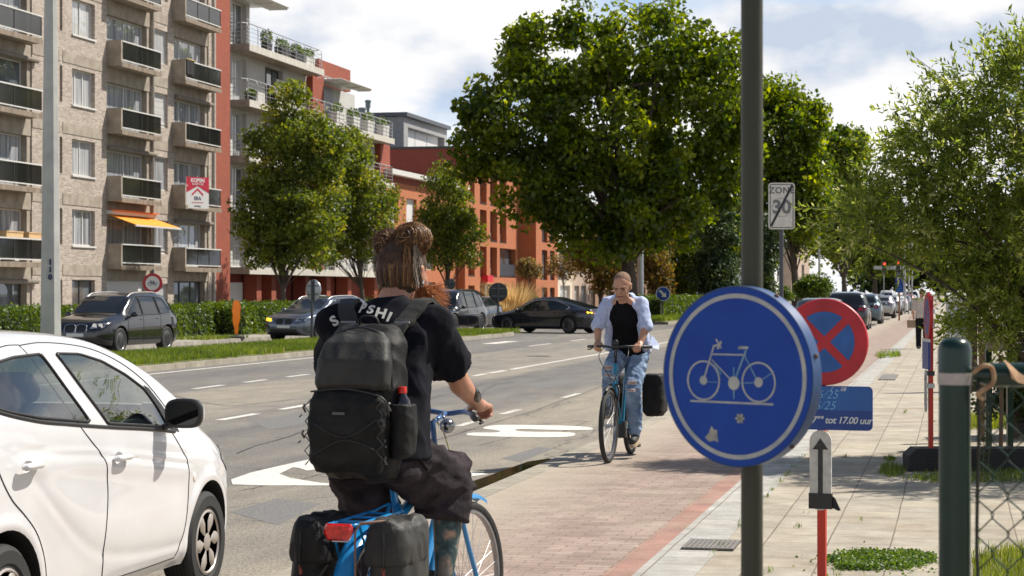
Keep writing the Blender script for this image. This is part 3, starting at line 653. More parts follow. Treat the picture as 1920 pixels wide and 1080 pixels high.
# ---- A: beige apartment block
XA = -33.0; ST0 = 2.7
A = thing('apartment_building', 'beige brick apartment block with concrete balconies and smoked glass panels at the far left', 'building', (XA, 70, 0))
def ua(px): return U(px, XA) - 70
def build_A():
    P = A; NF = 7; top = NF*ST0+1.0
    x = 0.0                                              # local X of facade plane
    segs = [(-150,-90,[]), (60,200,[('thin',112,117),('mid',135,178)]), (283,326,[('small',288.5,314.5)]), (391,405,[])]
    mb = MB()
    for a, b, ws in segs:
        holes = []
        for nm, p, q in ws:
            for k in range(0, NF):
                zf = k*ST0
                z0 = zf+(.72 if k else .0); z1 = zf+2.10
                if nm == 'small': z0, z1 = zf+(.55 if k else .55), zf+1.98
                if nm == 'mid' and k == 0: z0, z1 = .35, 2.1
                holes.append((ua(p), ua(q), z0, z1))
                pm = {0:M_curt2, 1:M_curt, 2:M_curt2}[random.randint(0,2)]
                if nm == 'mid':
                    w = window(P, x-.22, ua(p), ua(q), z0, z1, (.28,.62) if k % 2 else (.5,), pm if k != 0 else M_wdark, M_framew if k else M_frame)
                    if k: m = MB(); m.box(x-.2, ua(p)-.04, z0-.07, x+.06, ua(q)+.04, z0-.002); m.build('sill', M_framew, w)
                elif nm == 'small':
                    w = window(P, x-.16, ua(p), ua(q), z0, z1, (), M_blind if k in (3,) else pm, M_framew, rows=(.12,) if k % 2 else ())
                else: window(P, x-.22, ua(p), ua(q), z0, z1, (), M_wdark, M_frame)
        wallholes(mb, x, ua(a), ua(b), 0, top, holes)
    mb.box(x-8, ua(-150), 0, x-.36, ua(405), top-.01)
    mb.build('wall', M_beige, P)
    for k in range(1, NF+1):
        z = k*ST0
        for a, b in ((60,112),(117,200),(283,326)):
            cb = MB(); cb.box(x+.001, ua(a)+.01, z-.44, x+.022, ua(b)-.01, z-.03); cb.build('floor_band', M_conc, P)
    cols = [(-90, 60, -120, 80, 3), (200, 283, 200, 303, 2), (326, 391, 322, 415, 3)]
    for ci, (a, b, fa, fb, nm) in enumerate(cols):
        u0, u1 = ua(a), ua(b)
        fu0 = U(fa, XA)-70; fu1 = U(fb, XA+.62)-70
        for k in range(0, NF):
            zf = k*ST0
            # loggia: glazing set back, beam above
            zt = zf+1.93
            if k == 0:
                if ci == 1:
                    m = MB(); m.box(x-.36,u0,0,x-.25,u1,2.1)
                    for i in range(1,9): m.box(x-.25,u0+.05,i*.24-.01,x-.235,u1-.05,i*.24+.01)
                    m.build('garage_door', M_shut, P)
                else: window(P, x-.34, u0+.05, u1-.35, .45, 2.1, (.35,.7), M_wdark, M_frame)
            else:
                r = window(P, x-.34, u0+.02, u1-.32, zf+.06, zt, {3:(.33,.66),2:(.55,)}[nm], random.choice([M_curt,M_curt,M_curt2,M_wdark]), M_framew if ci != 1 else M_framew)
            m = MB()
            m.box(x-.345,u1-.3,zf,x-.06,u1-.002,zt if k else 2.1)          # reveal pier
            m.build('reveal', M_conc, P)
            m = MB(); m.box(x-.355,u0,(zt+.005) if k else 2.105,x-.03,u1,zf+ST0-.16)
            m.build('lintel', M_conc, P)
            if random.random() < .45 and not (ci == 1 and k == 1):
                m = MB(); m.tube([(x+.1,u0+.02,zt+.08),(x+.1,u1+.25,zt+.08)], .09, n=10); m.build('awning_roll', pbr('grey_brown_canvas', (.2,.17,.14), .9), P)
            if k == 0: continue
            bal = MB()                                      # concrete tray: slab, fascia and side wings
            d = .62
            bal.box(x-.34,fu0,zf-.155,x+d,fu1,zf-.0)
            bal.box(x-.0,fu0,zf+.001,x+d,fu0+.13,zf+.86)
            if ci == 2: bal.box(x+0,fu1-.1,zf+.001,x+d-.1,fu1,zf+.86)
            bo = bal.build('balcony', M_conc, P)
            f = MB(); f.box(x+d+.001,fu0+.01,zf-.19,x+d+.02,fu1-.01,zf-.01); f.build('fascia', M_concd, bo)
            m = MB(); n = 3 if ci != 1 else 2
            m.box(x+d-.05,fu0+.15,zf+.12,x+d-.035,fu1-.02,zf+.80); m.build('glass_panel', M_panel, bo)
            m = MB(); m.box(x+d-.08,fu0+.13,zf+.81,x+d+.012,fu1,zf+.858); m.box(x+d-.06,fu0+.13,zf+.075,x+d-.01,fu1,zf+.115)
            m.build('railing', M_framew, bo)
            m = MB()
            for i in range(n+1):
                u = lerp(fu0+.16, fu1-.04, i/n); m.box(x+d-.034,u-.012,zf,x+d-.018,u+.012,zf+.795)
            m.build('rail_post', M_frame, bo)
    # drain pipes
    for px in (284.5, 398.5):
        m = MB(); m.tube([(x+.07,ua(px),0),(x+.07,ua(px),top-.2)], .055, n=8); m.build('drain_pipe', pbr('zinc_pipe', (.42,.38,.33), .5, .3), P)
    m = MB(); m.box(x+.002, ua(122), .8, x+.03, ua(130), 1.15); m.build('letter_box', M_alu, P)
build_A()
# orange awning above the first floor loggia
def awning():
    u0, u1 = U(200, XA), U(283, XA); z = ST0+2.02
    t = thing('awning', 'orange canvas awning let down above a first floor balcony of the beige block', 'awning', (XA+.05,u0,z))
    w = u1-u0
    m = MB(); m.add([(0,.15,.0),(0,w+.1,.0),(.95,w+.75,-.38),(.95,.55,-.38),(0,.15,-.02),(0,w+.1,-.02),(.95,w+.75,-.4),(.95,.55,-.4)], [(0,1,2,3),(7,6,5,4),(0,4,5,1),(1,5,6,2),(2,6,7,3),(3,7,4,0)])
    m.build('canvas', pbr('orange_canvas', (.85,.30,.02), .8, var=.1), t)
    m = MB(); m.box(-.05,-.05,.02,.12,w+.15,.16); m.build('roller_box', M_framew, t)
    m = MB(); m.box(.93,.5,-.46,1.0,w+.8,-.39); m.build('front_bar', M_framew, t)
    m = MB(); m.box(-.04,.05,.17,.25,w+.2,.20); m.build('valance', pbr('orange_valance', (.7,.17,.03), .8), t)
awning()
# sale board on the balcony
def text(s, size, name='lettering', ext=.002, bold=.0, shear=0, sp=1.0, align='CENTER'):
    c = bpy.data.curves.new(name, 'FONT'); c.body = s; c.size = size; c.extrude = ext; c.offset = bold; c.align_x = align; c.align_y = 'CENTER'; c.shear = shear; c.space_character = sp; c.resolution_u = 3
    o = bpy.data.objects.new(name, c); COL.objects.link(o)
    dg = bpy.context.evaluated_depsgraph_get(); me = bpy.data.meshes.new_from_object(o.evaluated_get(dg)); bpy.data.objects.remove(o)
    return me
def text_obj(s, size, mat, parent, M, name='lettering', **k):
    me = text(s, size, name, **k); me.transform(M); me.materials.clear(); me.materials.append(mat)
    me.name = name; return link(name, me, parent)
def face_plus_x(y, z, x):       # text plane facing +X: text x runs along +Y, text y up
    return Matrix(((0,0,1,x),(1,0,0,y),(0,1,0,z),(0,0,0,1)))
M_signred = pbr('board_red', (.55,.02,.05), .5, var=.05)
M_signwhite = pbr('board_white', (.78,.77,.75), .5, var=.03)
M_ink = pbr('board_dark_ink', (.03,.03,.1), .6)
def face_my(x, z, y): return Matrix(((1,0,0,x),(0,0,-1,y),(0,1,0,z),(0,0,0,1)))
def sale_board():
    X = XA+.9; u = U(370.5, X); sc_ = sc_at(370.5, X); w = 21.5/sc_/.80; z1, z0 = H(370,332,X), H(370,391,X); h = z1-z0
    t = thing('sale_board', 'red and white sale board reading KOPEN fixed to a second floor balcony', 'sign', (X,u,z0), R(60))
    m = MB(); m.box(-w,0,0,w,.03,h); m.build('panel', M_signwhite, t)
    def pr(m, P, y, d=.006): m.prism(P, -d, o=(0,y,0))
    m = MB(); pr(m, [(-w,h),(-w,h*.50),(0,h*.72),(w,h*.50),(w,h)], -.002); m.build('red_field', M_signred, t)
    text_obj('KOPEN', h*.17, M_signwhite, t, face_my(0, h*.89, -.010), bold=.008)
    text_obj('03 369 11 03', h*.085, M_signwhite, t, face_my(0, h*.775, -.010), bold=.003)
    m = MB(); pr(m, [(-w*.5,h*.40),(0,h*.58),(w*.5,h*.40),(w*.5,h*.47),(0,h*.65),(-w*.5,h*.47)], -.002, .004); m.build('roof_emblem', M_signred, t)
    text_obj('ERA', h*.16, M_ink, t, face_my(0, h*.32, -.003), bold=.005)
    text_obj('te koop', h*.08, M_ink, t, face_my(0, h*.08, -.003), bold=.003)
    m = MB(); m.box(-w*.5,-.004,h*.18,w*.5,-.001,h*.2); m.build('red_rule', M_signred, t)
sale_board()
# boxes on the lowest left balcony
def carton(px, w, lab):
    X = XA+.3; u = U(px, X); z = ST0+.87
    t = MB(); t.box(-.25,-w/2,0,.25,w/2,.2); t.box(-.27,-w/2-.02,.17,.27,w/2+.02,.215)
    m = t.build('cardboard_box', pbr('cardboard', (.55,.36,.18), .9), None, loc=(X,u,z)); tag(m, lab, 'box', 'cartons on the lowest left balcony')
carton(16, 1.3, 'longer flat brown carton at the left end of the lowest left balcony rail'); carton(54, 1.0, 'flat brown carton beside the lamp mast on the lowest left balcony rail')
def hung_cloth():
    X = XA+.65; u = U(357, X); z = 4*ST0+.86; t = thing('hung_cloth', 'black cloth hung over the rail of a fourth floor balcony near the red pier', 'cloth', (X,u,z))
    m = MB(); m.loft([[(.012+.012*math.sin(k*1.3),-.45+.09*k,zz) for k in range(11)]+[(-.008+.012*math.sin(k*1.3),-.45+.09*k,zz) for k in reversed(range(11))] for zz in (-.62,-.3,.02)]); m.build('fabric', pbr('black_cloth', (.012,.012,.014), .9), t)
    m = MB(); m.tube([(.0,-.5,.03),(.0,.5,.03)], .03, n=8); m.build('rolled_edge', pbr('yellow_cloth', (.45,.33,.08), .9), t)
hung_cloth()
# ---- red brick pier and B: white building with curved terraces
XB = -34.4; XBF = -33.4
B = thing('apartment_building', 'white rendered apartment building with long railed terraces and a red brick pier', 'building', (XB, 90, 0))
def ub(px, X=XB): return U(px, X)-90
ZB = [2.84+2.71*i for i in range(5)]
def build_B():
    P = B
    m = MB(); m.box(.4, ub(404.5,-33.0)+.0, 0, 1.38, ub(432,-33.0), 19.5); m.build('brick_pier', M_red, P)
    uL, uR = ub(432), ub(721); wl = MB()
    wl.box(-9, uL-1.2, 0, -.4, uR, ZB[3]); wl.box(-9, uL-1.2, ZB[3]+.01, -.4, ub(600), ZB[4]); wl.build('core_wall', M_render, P)
    # facade with big windows per bay
    f = MB(); bays = [(436,462),(497,530),(600,628),(655,690)]
    holes = []
    for i in range(5):
        z = ZB[i]
        for j, (a, b) in enumerate(bays):
            if i == 3 and j > 1: continue
            if i == 4 and j > 0: continue
            holes.append((ub(a), ub(b), z+.02, z+2.2))
            window(P, -.30, ub(a), ub(b), z+.02, z+2.2, (.33,.66) if j == 1 else (.5,), [M_curt2,M_wdark,M_curt][(i+j) % 3], M_frame if j == 1 else M_framew)
    wallholes(f, 0, uL, uR, ZB[0], ZB[3]-.2, holes)
    wallholes(f, 0, uL, ub(596), ZB[3]-.19, ZB[4]-.2, holes)
    wallholes(f, 0, uL, ub(468), ZB[4]-.19, ZB[4]+2.5, holes)
    f.build('wall', M_render, P)
    # ground floor: dark glass set back, brick columns, white garage door
    g = MB(); g.box(-.39, uL, 0, -.3, uR, ZB[0]-.3); g.build('ground_floor_glazing', M_darkred, P)
    for px in (468,496,560,600,640,690,716):
        c = MB(); c.box(-.2, ub(px)-.35, 0, .5, ub(px)+.35, ZB[0]-.25); c.build('brick_column', M_red, P)
    m = MB(); m.box(-.29, ub(435), 0, -.2, ub(462), 2.1); m.build('garage_door', M_shut, P)
    for pxa, pxb in ((575,596),(703,721)):
        m = MB(); m.box(.01, ub(pxa), ZB[0], .35, ub(pxb), (ZB[4] if pxa < 600 else ZB[3])-.3); m.build('brick_column', M_red, P)
    # yellow screens between the flats
    for i in range(1,4):
        m = MB(); m.box(.36, ub(505), ZB[i]+.02, .40, ub(537), ZB[i]+1.6); m.build('terrace_screen', pbr('pale_yellow_screen', (.5,.47,.36), .7), P)
    # terraces
    for i, z in enumerate(ZB):
        ua0 = ub(467, XBF); ua1 = ub(739 if i < 4 else 607, XBF)
        if i < 4:
            parts = [(ua0, ua1)]
        else: parts = [(ua0, ua1)]
        for (p, q) in parts:
            t = MB(); t.box(-.01, p, z-.32, .985, q, z); bo = t.build('terrace', M_render if False else M_conc, P)
            t = MB(); t.box(.99, p-.0, z-.34, 1.03, q, z+.0); t.build('fascia', M_concw, bo)
            r = MB(); n = max(4, int((q-p)/1.35))
            for k in range(n+1):
                u = lerp(p+.1, q-.05, k/n); r.tube([(.9,u,z),(.9,u,z+.9),(.84,u,z+1.02)], .022, n=5)
            for hh in (.2,.4,.6,.8): r.tube([(.9,p+.1,z+hh),(.9,q-.05,z+hh)], .012, n=5)
            r.tube([(.02,p+.08,z+1.03),(.6,p+.08,z+1.03),(.84,p+.3,z+1.03),(.84,q-.3,z+1.03),(.6,q-.05,z+1.03),(.02,q-.05,z+1.03)], .028, n=6)
            for hh in (.2,.4,.6,.8): r.tube([(.02,p+.08,z+hh),(.9,p+.08,z+hh)], .012, n=5); r.tube([(.02,q-.05,z+hh),(.9,q-.05,z+hh)], .012, n=5)
            r.build('railing', M_alu, bo)
    # louvred canopies
    for (a, b, z, X) in ((432, 540, 15.95, -33.0), (597, 696, 13.35, -33.2)):
        c = MB(); u0, u1 = U(a, XB)-90, U(b, X)-90; d = X-XB
        c.box(-.3,u0,z,.35,u1-.9,z+.14); c.box(.351,u0,z,.41,u1-.2,z+.08)
        n = 9
        for i in range(n):
            xx = .45+(d-.45)*i/(n-1); c.add([(xx-.07,u0,z+.02),(xx+.07,u0,z+.10),(xx+.07,u1,z+.10),(xx-.07,u1,z+.02),(xx-.07,u0,z),(xx+.07,u0,z+.08),(xx+.07,u1,z+.08),(xx-.07,u1,z)], [(0,1,2,3),(7,6,5,4),(0,4,5,1),(1,5,6,2),(2,6,7,3),(3,7,4,0)])
        k = int((u1-u0)/2)
        for i in range(k+1): u = lerp(u0+.1,u1-.1,i/k); c.box(.4,u-.03,z-.04,d,u+.03,z-.002)
        c.build('canopy', M_framew, P)
    # penthouse parts
    m = MB(); m.box(-6, ub(598,-35.6), ZB[4]+.01, -1.2, ub(657,-35.6), 15.0); m.build('brick_roof_house', M_red, P)
    m = MB(); m.box(-4, ub(600), ZB[3]+.01, -.35, ub(676), 13.3); m.build('penthouse_wall', M_render, P)
    m = MB(); m.box(-.34, ub(604), ZB[3]+.1, -.28, ub(634), 13.1)
    for i in range(14): m.box(-.279, ub(604), ZB[3]+.2+i*.2, -.262, ub(634), ZB[3]+.26+i*.2)
    m.build('roller_blind', pbr('grey_blind', (.28,.29,.32), .6), P)
    for px, h, r in ((664, 1.2, .11), (679, 1.5, .22), (690, 2.1, .17), (697, 1.3, .12)):
        m = MB(); u = ub(px,-36.5); z = ZB[3]
        m.lathe([(r*.6,0),(r*.6,h-.5),(r,h-.5),(r,h-.15),(r*1.25,h-.15),(r*1.25,h-.05),(r*.7,h)], 12, c=(-2.1,u,z+.8)); m.box(-2.1-r,u-r,z,-2.1+r,u+r,z+.8)
        m.build('chimney', pbr('flue_metal', (.16,.2,.22), .5, .4), P)
build_B()
# planters on the terraces
M_pot = pbr('white_planter', (.62,.61,.58), .6); M_potd = pbr('dark_planter', (.05,.05,.055), .6)
M_shrub = leafmat('planter_leaves', (.03,.06,.012), (.16,.24,.03), .35, .5)
def leaves(n, cen, rad, size, seed=0, flat=.0, ratio=.5, shell=.5):
    """leaf quads scattered in an ellipsoid"""
    rg = np.random.default_rng(seed)
    d = rg.normal(size=(n,3)); d /= np.linalg.norm(d, axis=1)[:,None]
    r = rg.random(n)**(1/3.0); r = np.where(rg.random(n) < shell, .75+.3*rg.random(n), r)
    c = np.array(cen) + d*r[:,None]*np.array(rad)
    return quads(c, size, rg, ratio)
def quads(c, size, rg, ratio=.5, a=None, droop=0.0, curl=.25):
    n = len(c)
    if a is None: a = rg.normal(size=(n,3))
    a = a.copy(); a[:,2] -= droop
    a /= np.linalg.norm(a, axis=1)[:,None]+1e-9
    b = np.cross(a, rg.normal(size=(n,3))); b /= np.linalg.norm(b, axis=1)[:,None]+1e-9
    s = (size*(.65+.7*rg.random(n)))[:,None] if np.isscalar(size) else (np.asarray(size)*(.65+.7*rg.random(n)))[:,None]
    nn = np.cross(a, b)
    V = np.stack([c-a*s*.5, c+b*s*ratio*.5+nn*s*curl*.3, c+a*s*.5, c-b*s*ratio*.5+nn*s*curl*.3], axis=1).reshape(-1,3)
    F = np.arange(n*4).reshape(n,4)
    return V, F
def planter(px, X, z, l, kind, lab, rad=.35, hh=.5):
    t = thing('planter', lab, 'planter', (X, U(px, X), z), 0, 'planters on the terraces')
    m = MB(); m.loft([[(-.18,-l/2,0),(.18,-l/2,0),(.18,l/2,0),(-.18,l/2,0)], [(-.22,-l/2-.04,hh),(.22,-l/2-.04,hh),(.22,l/2+.04,hh),(-.22,l/2+.04,hh)]]); m.build('pot', M_pot if kind else M_potd, t)
    V, F = leaves(260, (0,0,hh+rad*.6), (.3,l/2+.15,rad), .16, seed=int(px), shell=.4); npmesh('plant', V, F, M_shrub, t, attr=np.random.default_rng(int(px)).random(len(F)))
zt = ZB[4]+.01
planter(500, -33.9, zt, .5, 0, 'dark pot with a round bush, leftmost on the top terrace', .45, .5)
planter(530, -33.8, zt, 1.4, 0, 'long dark planter of yellow green plants on the top terrace', .3)
planter(556, -33.8, zt, 1.2, 0, 'dark planter second from the right end of the top terrace', .3)
planter(576, -33.8, zt, 1.4, 1, 'pale planter at the right end of the top terrace', .3)
zt = ZB[3]+.01
for px, lab in ((632,'white planter at the left end of the lower right terrace'), (662,'white planter near the chimneys on the lower right terrace'), (690,'white planter in the middle of the lower right terrace'), (718,'white planter near the right end of the lower right terrace')):
    planter(px, -33.85, zt, 1.3, 1, lab, .32, .75)
planter(474, -33.9, ZB[2]+.01, .6, 0, 'dark pot with a tall leafy plant on the third terrace by the red pier', .6, .4)
planter(480, -33.9, ZB[1]+.01, .9, 0, 'dark trough of low plants on the second terrace by the red pier', .25, .35)
planter(470, -33.8, ZB[3]+.01, .5, 0, 'small dark pot on the fourth terrace by the red pier', .2, .3)
# ---- low brick building with a white cornice
XC = -34.0
C_ = thing('brick_building', 'low orange brick building with a white cornice and white roller shutters', 'building', (XC, 120, 0))
def build_C():
    P = C_; u0 = U(721.5, XC)-120; u1 = U(868, XC)-120
    cols = [(728,746),(762,781),(800,816),(834,850)]; rows = [(.5,2.3),(3.1,4.9),(5.9,7.6)]; holes = []
    for a, b in cols:
        for k, (p, q) in enumerate(rows):
            h = (U(a,XC)-120, U(b,XC)-120, p, q); holes.append(h)
            window(P, -.25, *h, mull=(), pm=M_shut if k == 2 else M_wdark, fm=M_framew)
    m = MB(); wallholes(m, 0, u0, u1, 0, 8.45, holes); m.box(-8,u0,0,-.36,u1,8.4); m.build('wall', M_orange, P)
    m = MB(); m.box(-.3,u0,8.46,.0,u1,8.85); m.build('frieze', M_darkred, P)
    m = MB(); m.box(-.6,u0,8.86,.5,u1,9.18); m.box(-8,u0,8.47,-.62,u1,9.1); m.build('cornice', M_framew, P)
build_C()
# ---- D: tall orange brick block with slot windows, and E beyond it
XD = -33.4
D = thing('brick_building', 'tall orange brick office block with three columns of slot windows', 'building', (XD, 140, 0))
def build_D():
    P = D; u0 = U(872, XD)-140; u1 = U(974, XD)-140; TOP = 11.7
    def uu(p): return U(p, XD)-140
    cols = [(878,890),(900,912.5),(919,932),(937,949.5)]; holes = []
    rows = [(0.0,2.1),(2.85,4.95),(5.45,7.6),(8.1,10.3)]
    for j, (a, b) in enumerate(cols):
        for k, (p, q) in enumerate(rows):
            aa, bb = uu(a), uu(b)
            if j == 3 and k == 1: bb = uu(967.5)
            if j == 3 and k == 0: continue
            holes.append((aa, bb, p, q)); w = window(P, -.5, aa, bb, p+.02, q, mull=(), pm=M_wdark, fm=M_frame, rows=(.35,) if k else ())
            if k and not (j == 3 and k == 1):
                m = MB(); m.box(-.46,aa+.05,p+.03,-.43,bb-.05,p+.6); m.build('lower_panel', M_alu, w)
            if k:
                m = MB(); m.box(-.3,aa,p-.08,.03,bb,p-.002); m.build('sill', M_black, w)
    m = MB(); wallholes(m, 0, u0, u1, 0, TOP, holes, t=.55); m.build('wall', M_orange, P)
    m = MB(); m.box(-22,u0+.01,0,-.56,u1-.01,TOP-.02); m.build('side_wall', M_darkred, P)  # darker brick than the facade, the shade of this side painted in
    m = MB(); m.box(-.1,uu(938)+.02,2.87,-.05,uu(967)-.02,3.75); m.build('balcony_screen', pbr('dark_metal_screen', (.035,.04,.055), .5), P)
    m = MB(); m.box(-22.1,u0-.05,TOP-.01,.06,u1+.05,TOP+.15); m.build('roof_edge', pbr('dark_roof_edge', (.05,.05,.055), .7), P)
    # grey penthouse
    XP = -40; pa, pb = U(757,XP)-140, U(838,XP)-140
    g = MB(); x0 = XP-XD; z0, z1 = TOP+.16, 15.0
    wallholes(g, x0, pa, pb, z0, z1-.3, [(pa+1.2, pb-.8, z0+.25, z1-1.0)], t=.6); g.box(x0-7,pa+.01,z0,x0-.61,pb-.01,z1-.31); g.build('penthouse', pbr('grey_cladding', (.30,.30,.30), .7), P)
    g = MB(); g.box(x0-7.2,pa-.2,z1-.29,x0+.3,pb+.2,z1); g.build('penthouse_roof', pbr('dark_zinc', (.10,.11,.13), .5, .3), P)
    g = MB()
    for i in range(3): a = lerp(pa+1.3,pb-1.2,i/3); b = lerp(pa+1.3,pb-1.2,(i+1)/3)-.15; g.box(x0-.5,a,z0+.26,x0-.42,b,z1-1.01)
    g.build('penthouse_blind', M_shut, P)
    m = MB(); z = 2.35; m.box(.02,uu(902),z,.5,uu(912.5),z+.5); o = m.build('shop_box', pbr('red_plastic', (.6,.01,.03), .4), P)
build_D()
XE = -32.05
def house(name, lab, X, pa, pb, top, wmat, cols, rows, frame, pm, depth=9, roof=None, cat='building', base=None, shades=False):
    u0, u1 = U(pa, X), U(pb, X); P = thing(name, lab, cat, (X, u0, 0)); holes = []
    for a, b in cols:
        for k, (p, q) in enumerate(rows):
            h = (U(a,X)-u0, U(b,X)-u0, p, q); holes.append(h); window(P, -.28, *h, mull=(.5,) if shades else (), pm=pm[k % len(pm)], fm=frame, rows=(.7,) if shades else ())
    m = MB(); wallholes(m, 0, 0, u1-u0, 0, top, holes); m.box(-depth,0,0,-.36,u1-u0,top-.01); m.build('wall', wmat, P)
    m = MB()
    if roof:
        m.add([(.4,-.02,top),(.4,u1-u0+.02,top),(-depth/2,u1-u0+.02,top+roof),(-depth/2,-.02,top+roof),(-depth-.3,-.02,top),(-depth-.3,u1-u0+.02,top)], [(0,1,2,3),(3,2,5,4),(0,3,4),(1,5,2),(0,4,5,1)])
        m.build('roof', pbr('dark_roof_tiles', (.12,.07,.05), .9, scale=6), P)
    else: m.box(-depth,-.03,top+.001,.2,u1-u0+.03,top+.25); m.build('roof_edge', M_framew, P)
    return P
house('brick_building', 'narrow orange brick block with two window columns beside the recess', XE, 1005, 1046, 11.5, M_orange, [(1016,1026.5),(1031,1040)], [(.1,2.0),(2.6,5.0),(5.6,7.8),(8.4,10.4)], M_frame, [M_wdark], depth=14)
M_cream = pbr('cream_plaster', (.62,.55,.45), .85, var=.08); M_pink = brick('pale_pink_brick', (.5,.36,.28), (.42,.29,.22), (.5,.42,.35))
M_brown = brick('brown_brick', (.28,.15,.10), (.22,.11,.07), (.25,.18,.13))
house('terraced_house', 'cream terraced house with wide windows and a grey awning', -32.6, 1046, 1073, 9.6, M_cream, [(1050,1069)], [(.3,2.2),(3.2,5.3),(6.6,8.8)], M_framew, [M_curt2,M_wdark,M_curt], shades=True, roof=2.2)
house('terraced_house', 'pink brick terraced house with a white bay behind the brown leaved tree', -32.6, 1073.3, 1104, 9.2, M_pink, [(1077,1086),(1090,1099)], [(.3,2.2),(3.2,5.3),(6.2,8.3)], M_framew, [M_curt2,M_wdark,M_curt], shades=True, roof=2.2)
house('terraced_house', 'brown brick terraced house behind the trunk of the big tree', -32.6, 1104.3, 1165, 9.0, M_brown, [(1108,1116),(1122,1131),(1138,1146)], [(.2,2.2),(3.2,5.2),(6.2,8.2)], M_framew, [M_wdark,M_curt,M_curt2], roof=2.0)
house('terraced_house', 'brick terraced house glimpsed behind the row of garden trees', -32.6, 1166, 1240, 9.0, M_brown, [(1172,1182),(1195,1210)], [(.2,2.2),(3.2,5.2),(6.2,8.2)], M_framew, [M_wdark,M_curt,M_curt2], roof=2.0)
house('white_house', 'white plastered house glimpsed past the right side of the bicycle sign pole', -31, 1440, 1468, 11, pbr('white_plaster', (.75,.75,.74), .8), [(1448,1452),(1457,1461)], [(3.5,6.0),(7.0,9.5)], M_frame, [M_wdark], depth=14)
house('terraced_house', 'far orange brick house glimpsed between the avenue trunks', -29, 1484, 1518, 10, M_pink, [(1490,1495),(1503,1508)], [(.5,3.0),(4.2,7.0)], M_framew, [M_wdark], depth=14, roof=3)
def grey_awning():
    X = -32.6; t = thing('shop_awning', 'grey canvas awning on the cream terraced house', 'awning', (X+.02, U(1050,X), 5.35)); w = U(1068,X)-U(1050,X)
    m = MB(); m.add([(0,0,.5),(0,w,.5),(1.4,w,-.5),(1.4,0,-.5),(0,0,.46),(0,w,.46),(1.4,w,-.54),(1.4,0,-.54)], [(0,1,2,3),(7,6,5,4),(0,4,5,1),(1,5,6,2),(2,6,7,3),(3,7,4,0)]); m.build('canvas', pbr('grey_canvas', (.38,.40,.43), .8), t)
    m = MB(); m.box(-.01,-.05,.5,.15,w+.05,.62); m.build('roller_box', M_framew, t)
grey_awning()
def shop_board():
    X = -32.1; m = MB(); u0, u1 = U(1117,X), U(1136,X); z0, z1 = H(1126,533,X), H(1126,526,X); m.box(0,0,0,.1,u1-u0,z1-z0); m.box(.1,.05,.05,.11,u1-u0-.05,z1-z0-.05)
    tag(m.build('shop_sign', pbr('yellow_sign', (.75,.52,.02), .5), None, loc=(X,u0,z0)), 'small yellow shop board on the brown brick house', 'sign')
shop_board()
# ------------------------------------------------------------------ signs, posts, lamp masts
def frame_at(p, yaw):            # local x right, local y away, rotated so that the face (-y) turns by yaw (degrees, + = face turns towards the viewer's left)
    return (p.x, p.y, 0), TH + R(-yaw)
M_sblue = pbr('sign_blue', (.003,.042,.30), .45, spec=.3, scale=9, detail=8, col2=(.004,.058,.36))
M_sred = pbr('sign_red', (.42,.008,.018), .4, var=.2, scale=8, detail=7)
M_swhite = pbr('sign_white', (.66,.63,.57), .45, var=.12, scale=20)
M_worn = pbr('worn_white_line', (.30,.34,.38), .6, scale=18, col2=(.50,.49,.45), detail=8)
M_teal = pbr('faded_teal_line', (.02,.20,.42), .5, scale=25, col2=(.25,.40,.50), detail=8)
M_signback = pbr('sign_back_grey', (.15,.155,.16), .5, .4, var=.2)
M_olive = pbr('olive_painted_pole', (.019,.019,.010), .5, scale=7, col2=(.045,.045,.024), detail=7, bump=.15, stretch=(1,1,.3))
M_navy = pbr('sign_edge_blue', (.012,.05,.16), .4, scale=14, col2=(.05,.10,.22), detail=8)
def strip(mb, a, b, w, y0=-.0, t=.0008, mat=None, R0=1.0):
    ax, az = a; bx, bz = b; dx, dz = bx-ax, bz-az; L = math.hypot(dx, dz); nx, nz = -dz/L*w/2, dx/L*w/2
    P = [(ax+nx,az+nz),(ax-nx,az-nz),(bx-nx,bz-nz),(bx+nx,bz+nz)]
    mb.prism([(p[0]*R0, p[1]*R0) for p in P], -t, o=(0,y0,0), mat=mat)
def ring2(mb, c, r0, r1, y0, n=64, t=.0008, mat=None, a0=0, a1=2*math.pi, sx=1.0):
    vs = []; fs = []
    full = abs(a1-a0-2*math.pi) < 1e-6
    k = n if full else n+1
    for i in range(k):
        a = a0+(a1-a0)*i/n
        for (r, y) in ((r0,y0),(r1,y0),(r1,y0-t),(r0,y0-t)): vs.append((c[0]+r*sx*math.cos(a), y, c[1]+r*math.sin(a)))
    for i in range(n):
        j = (i+1) % k
        for q in range(4): fs.append((i*4+q, i*4+(q+1) % 4, j*4+(q+1) % 4, j*4+q))
    return mb.add(vs, fs, mat)
def disc2(mb, c, r, y0, n=40, t=.0008, mat=None):
    mb.prism([(c[0]+r*math.cos(2*math.pi*i/n), c[1]+r*math.sin(2*math.pi*i/n)) for i in range(n)], -t, o=(0,y0,0), mat=mat)
def bike_icon(mb, R0, y, full=True):   # small side-view bicycle pictogram drawn in units of the sign's radius
    for c in ((-.44,-.055),(.297,-.055)): ring2(mb, (c[0]*R0, c[1]*R0), .195*R0, .222*R0, y, 48)
    return mb
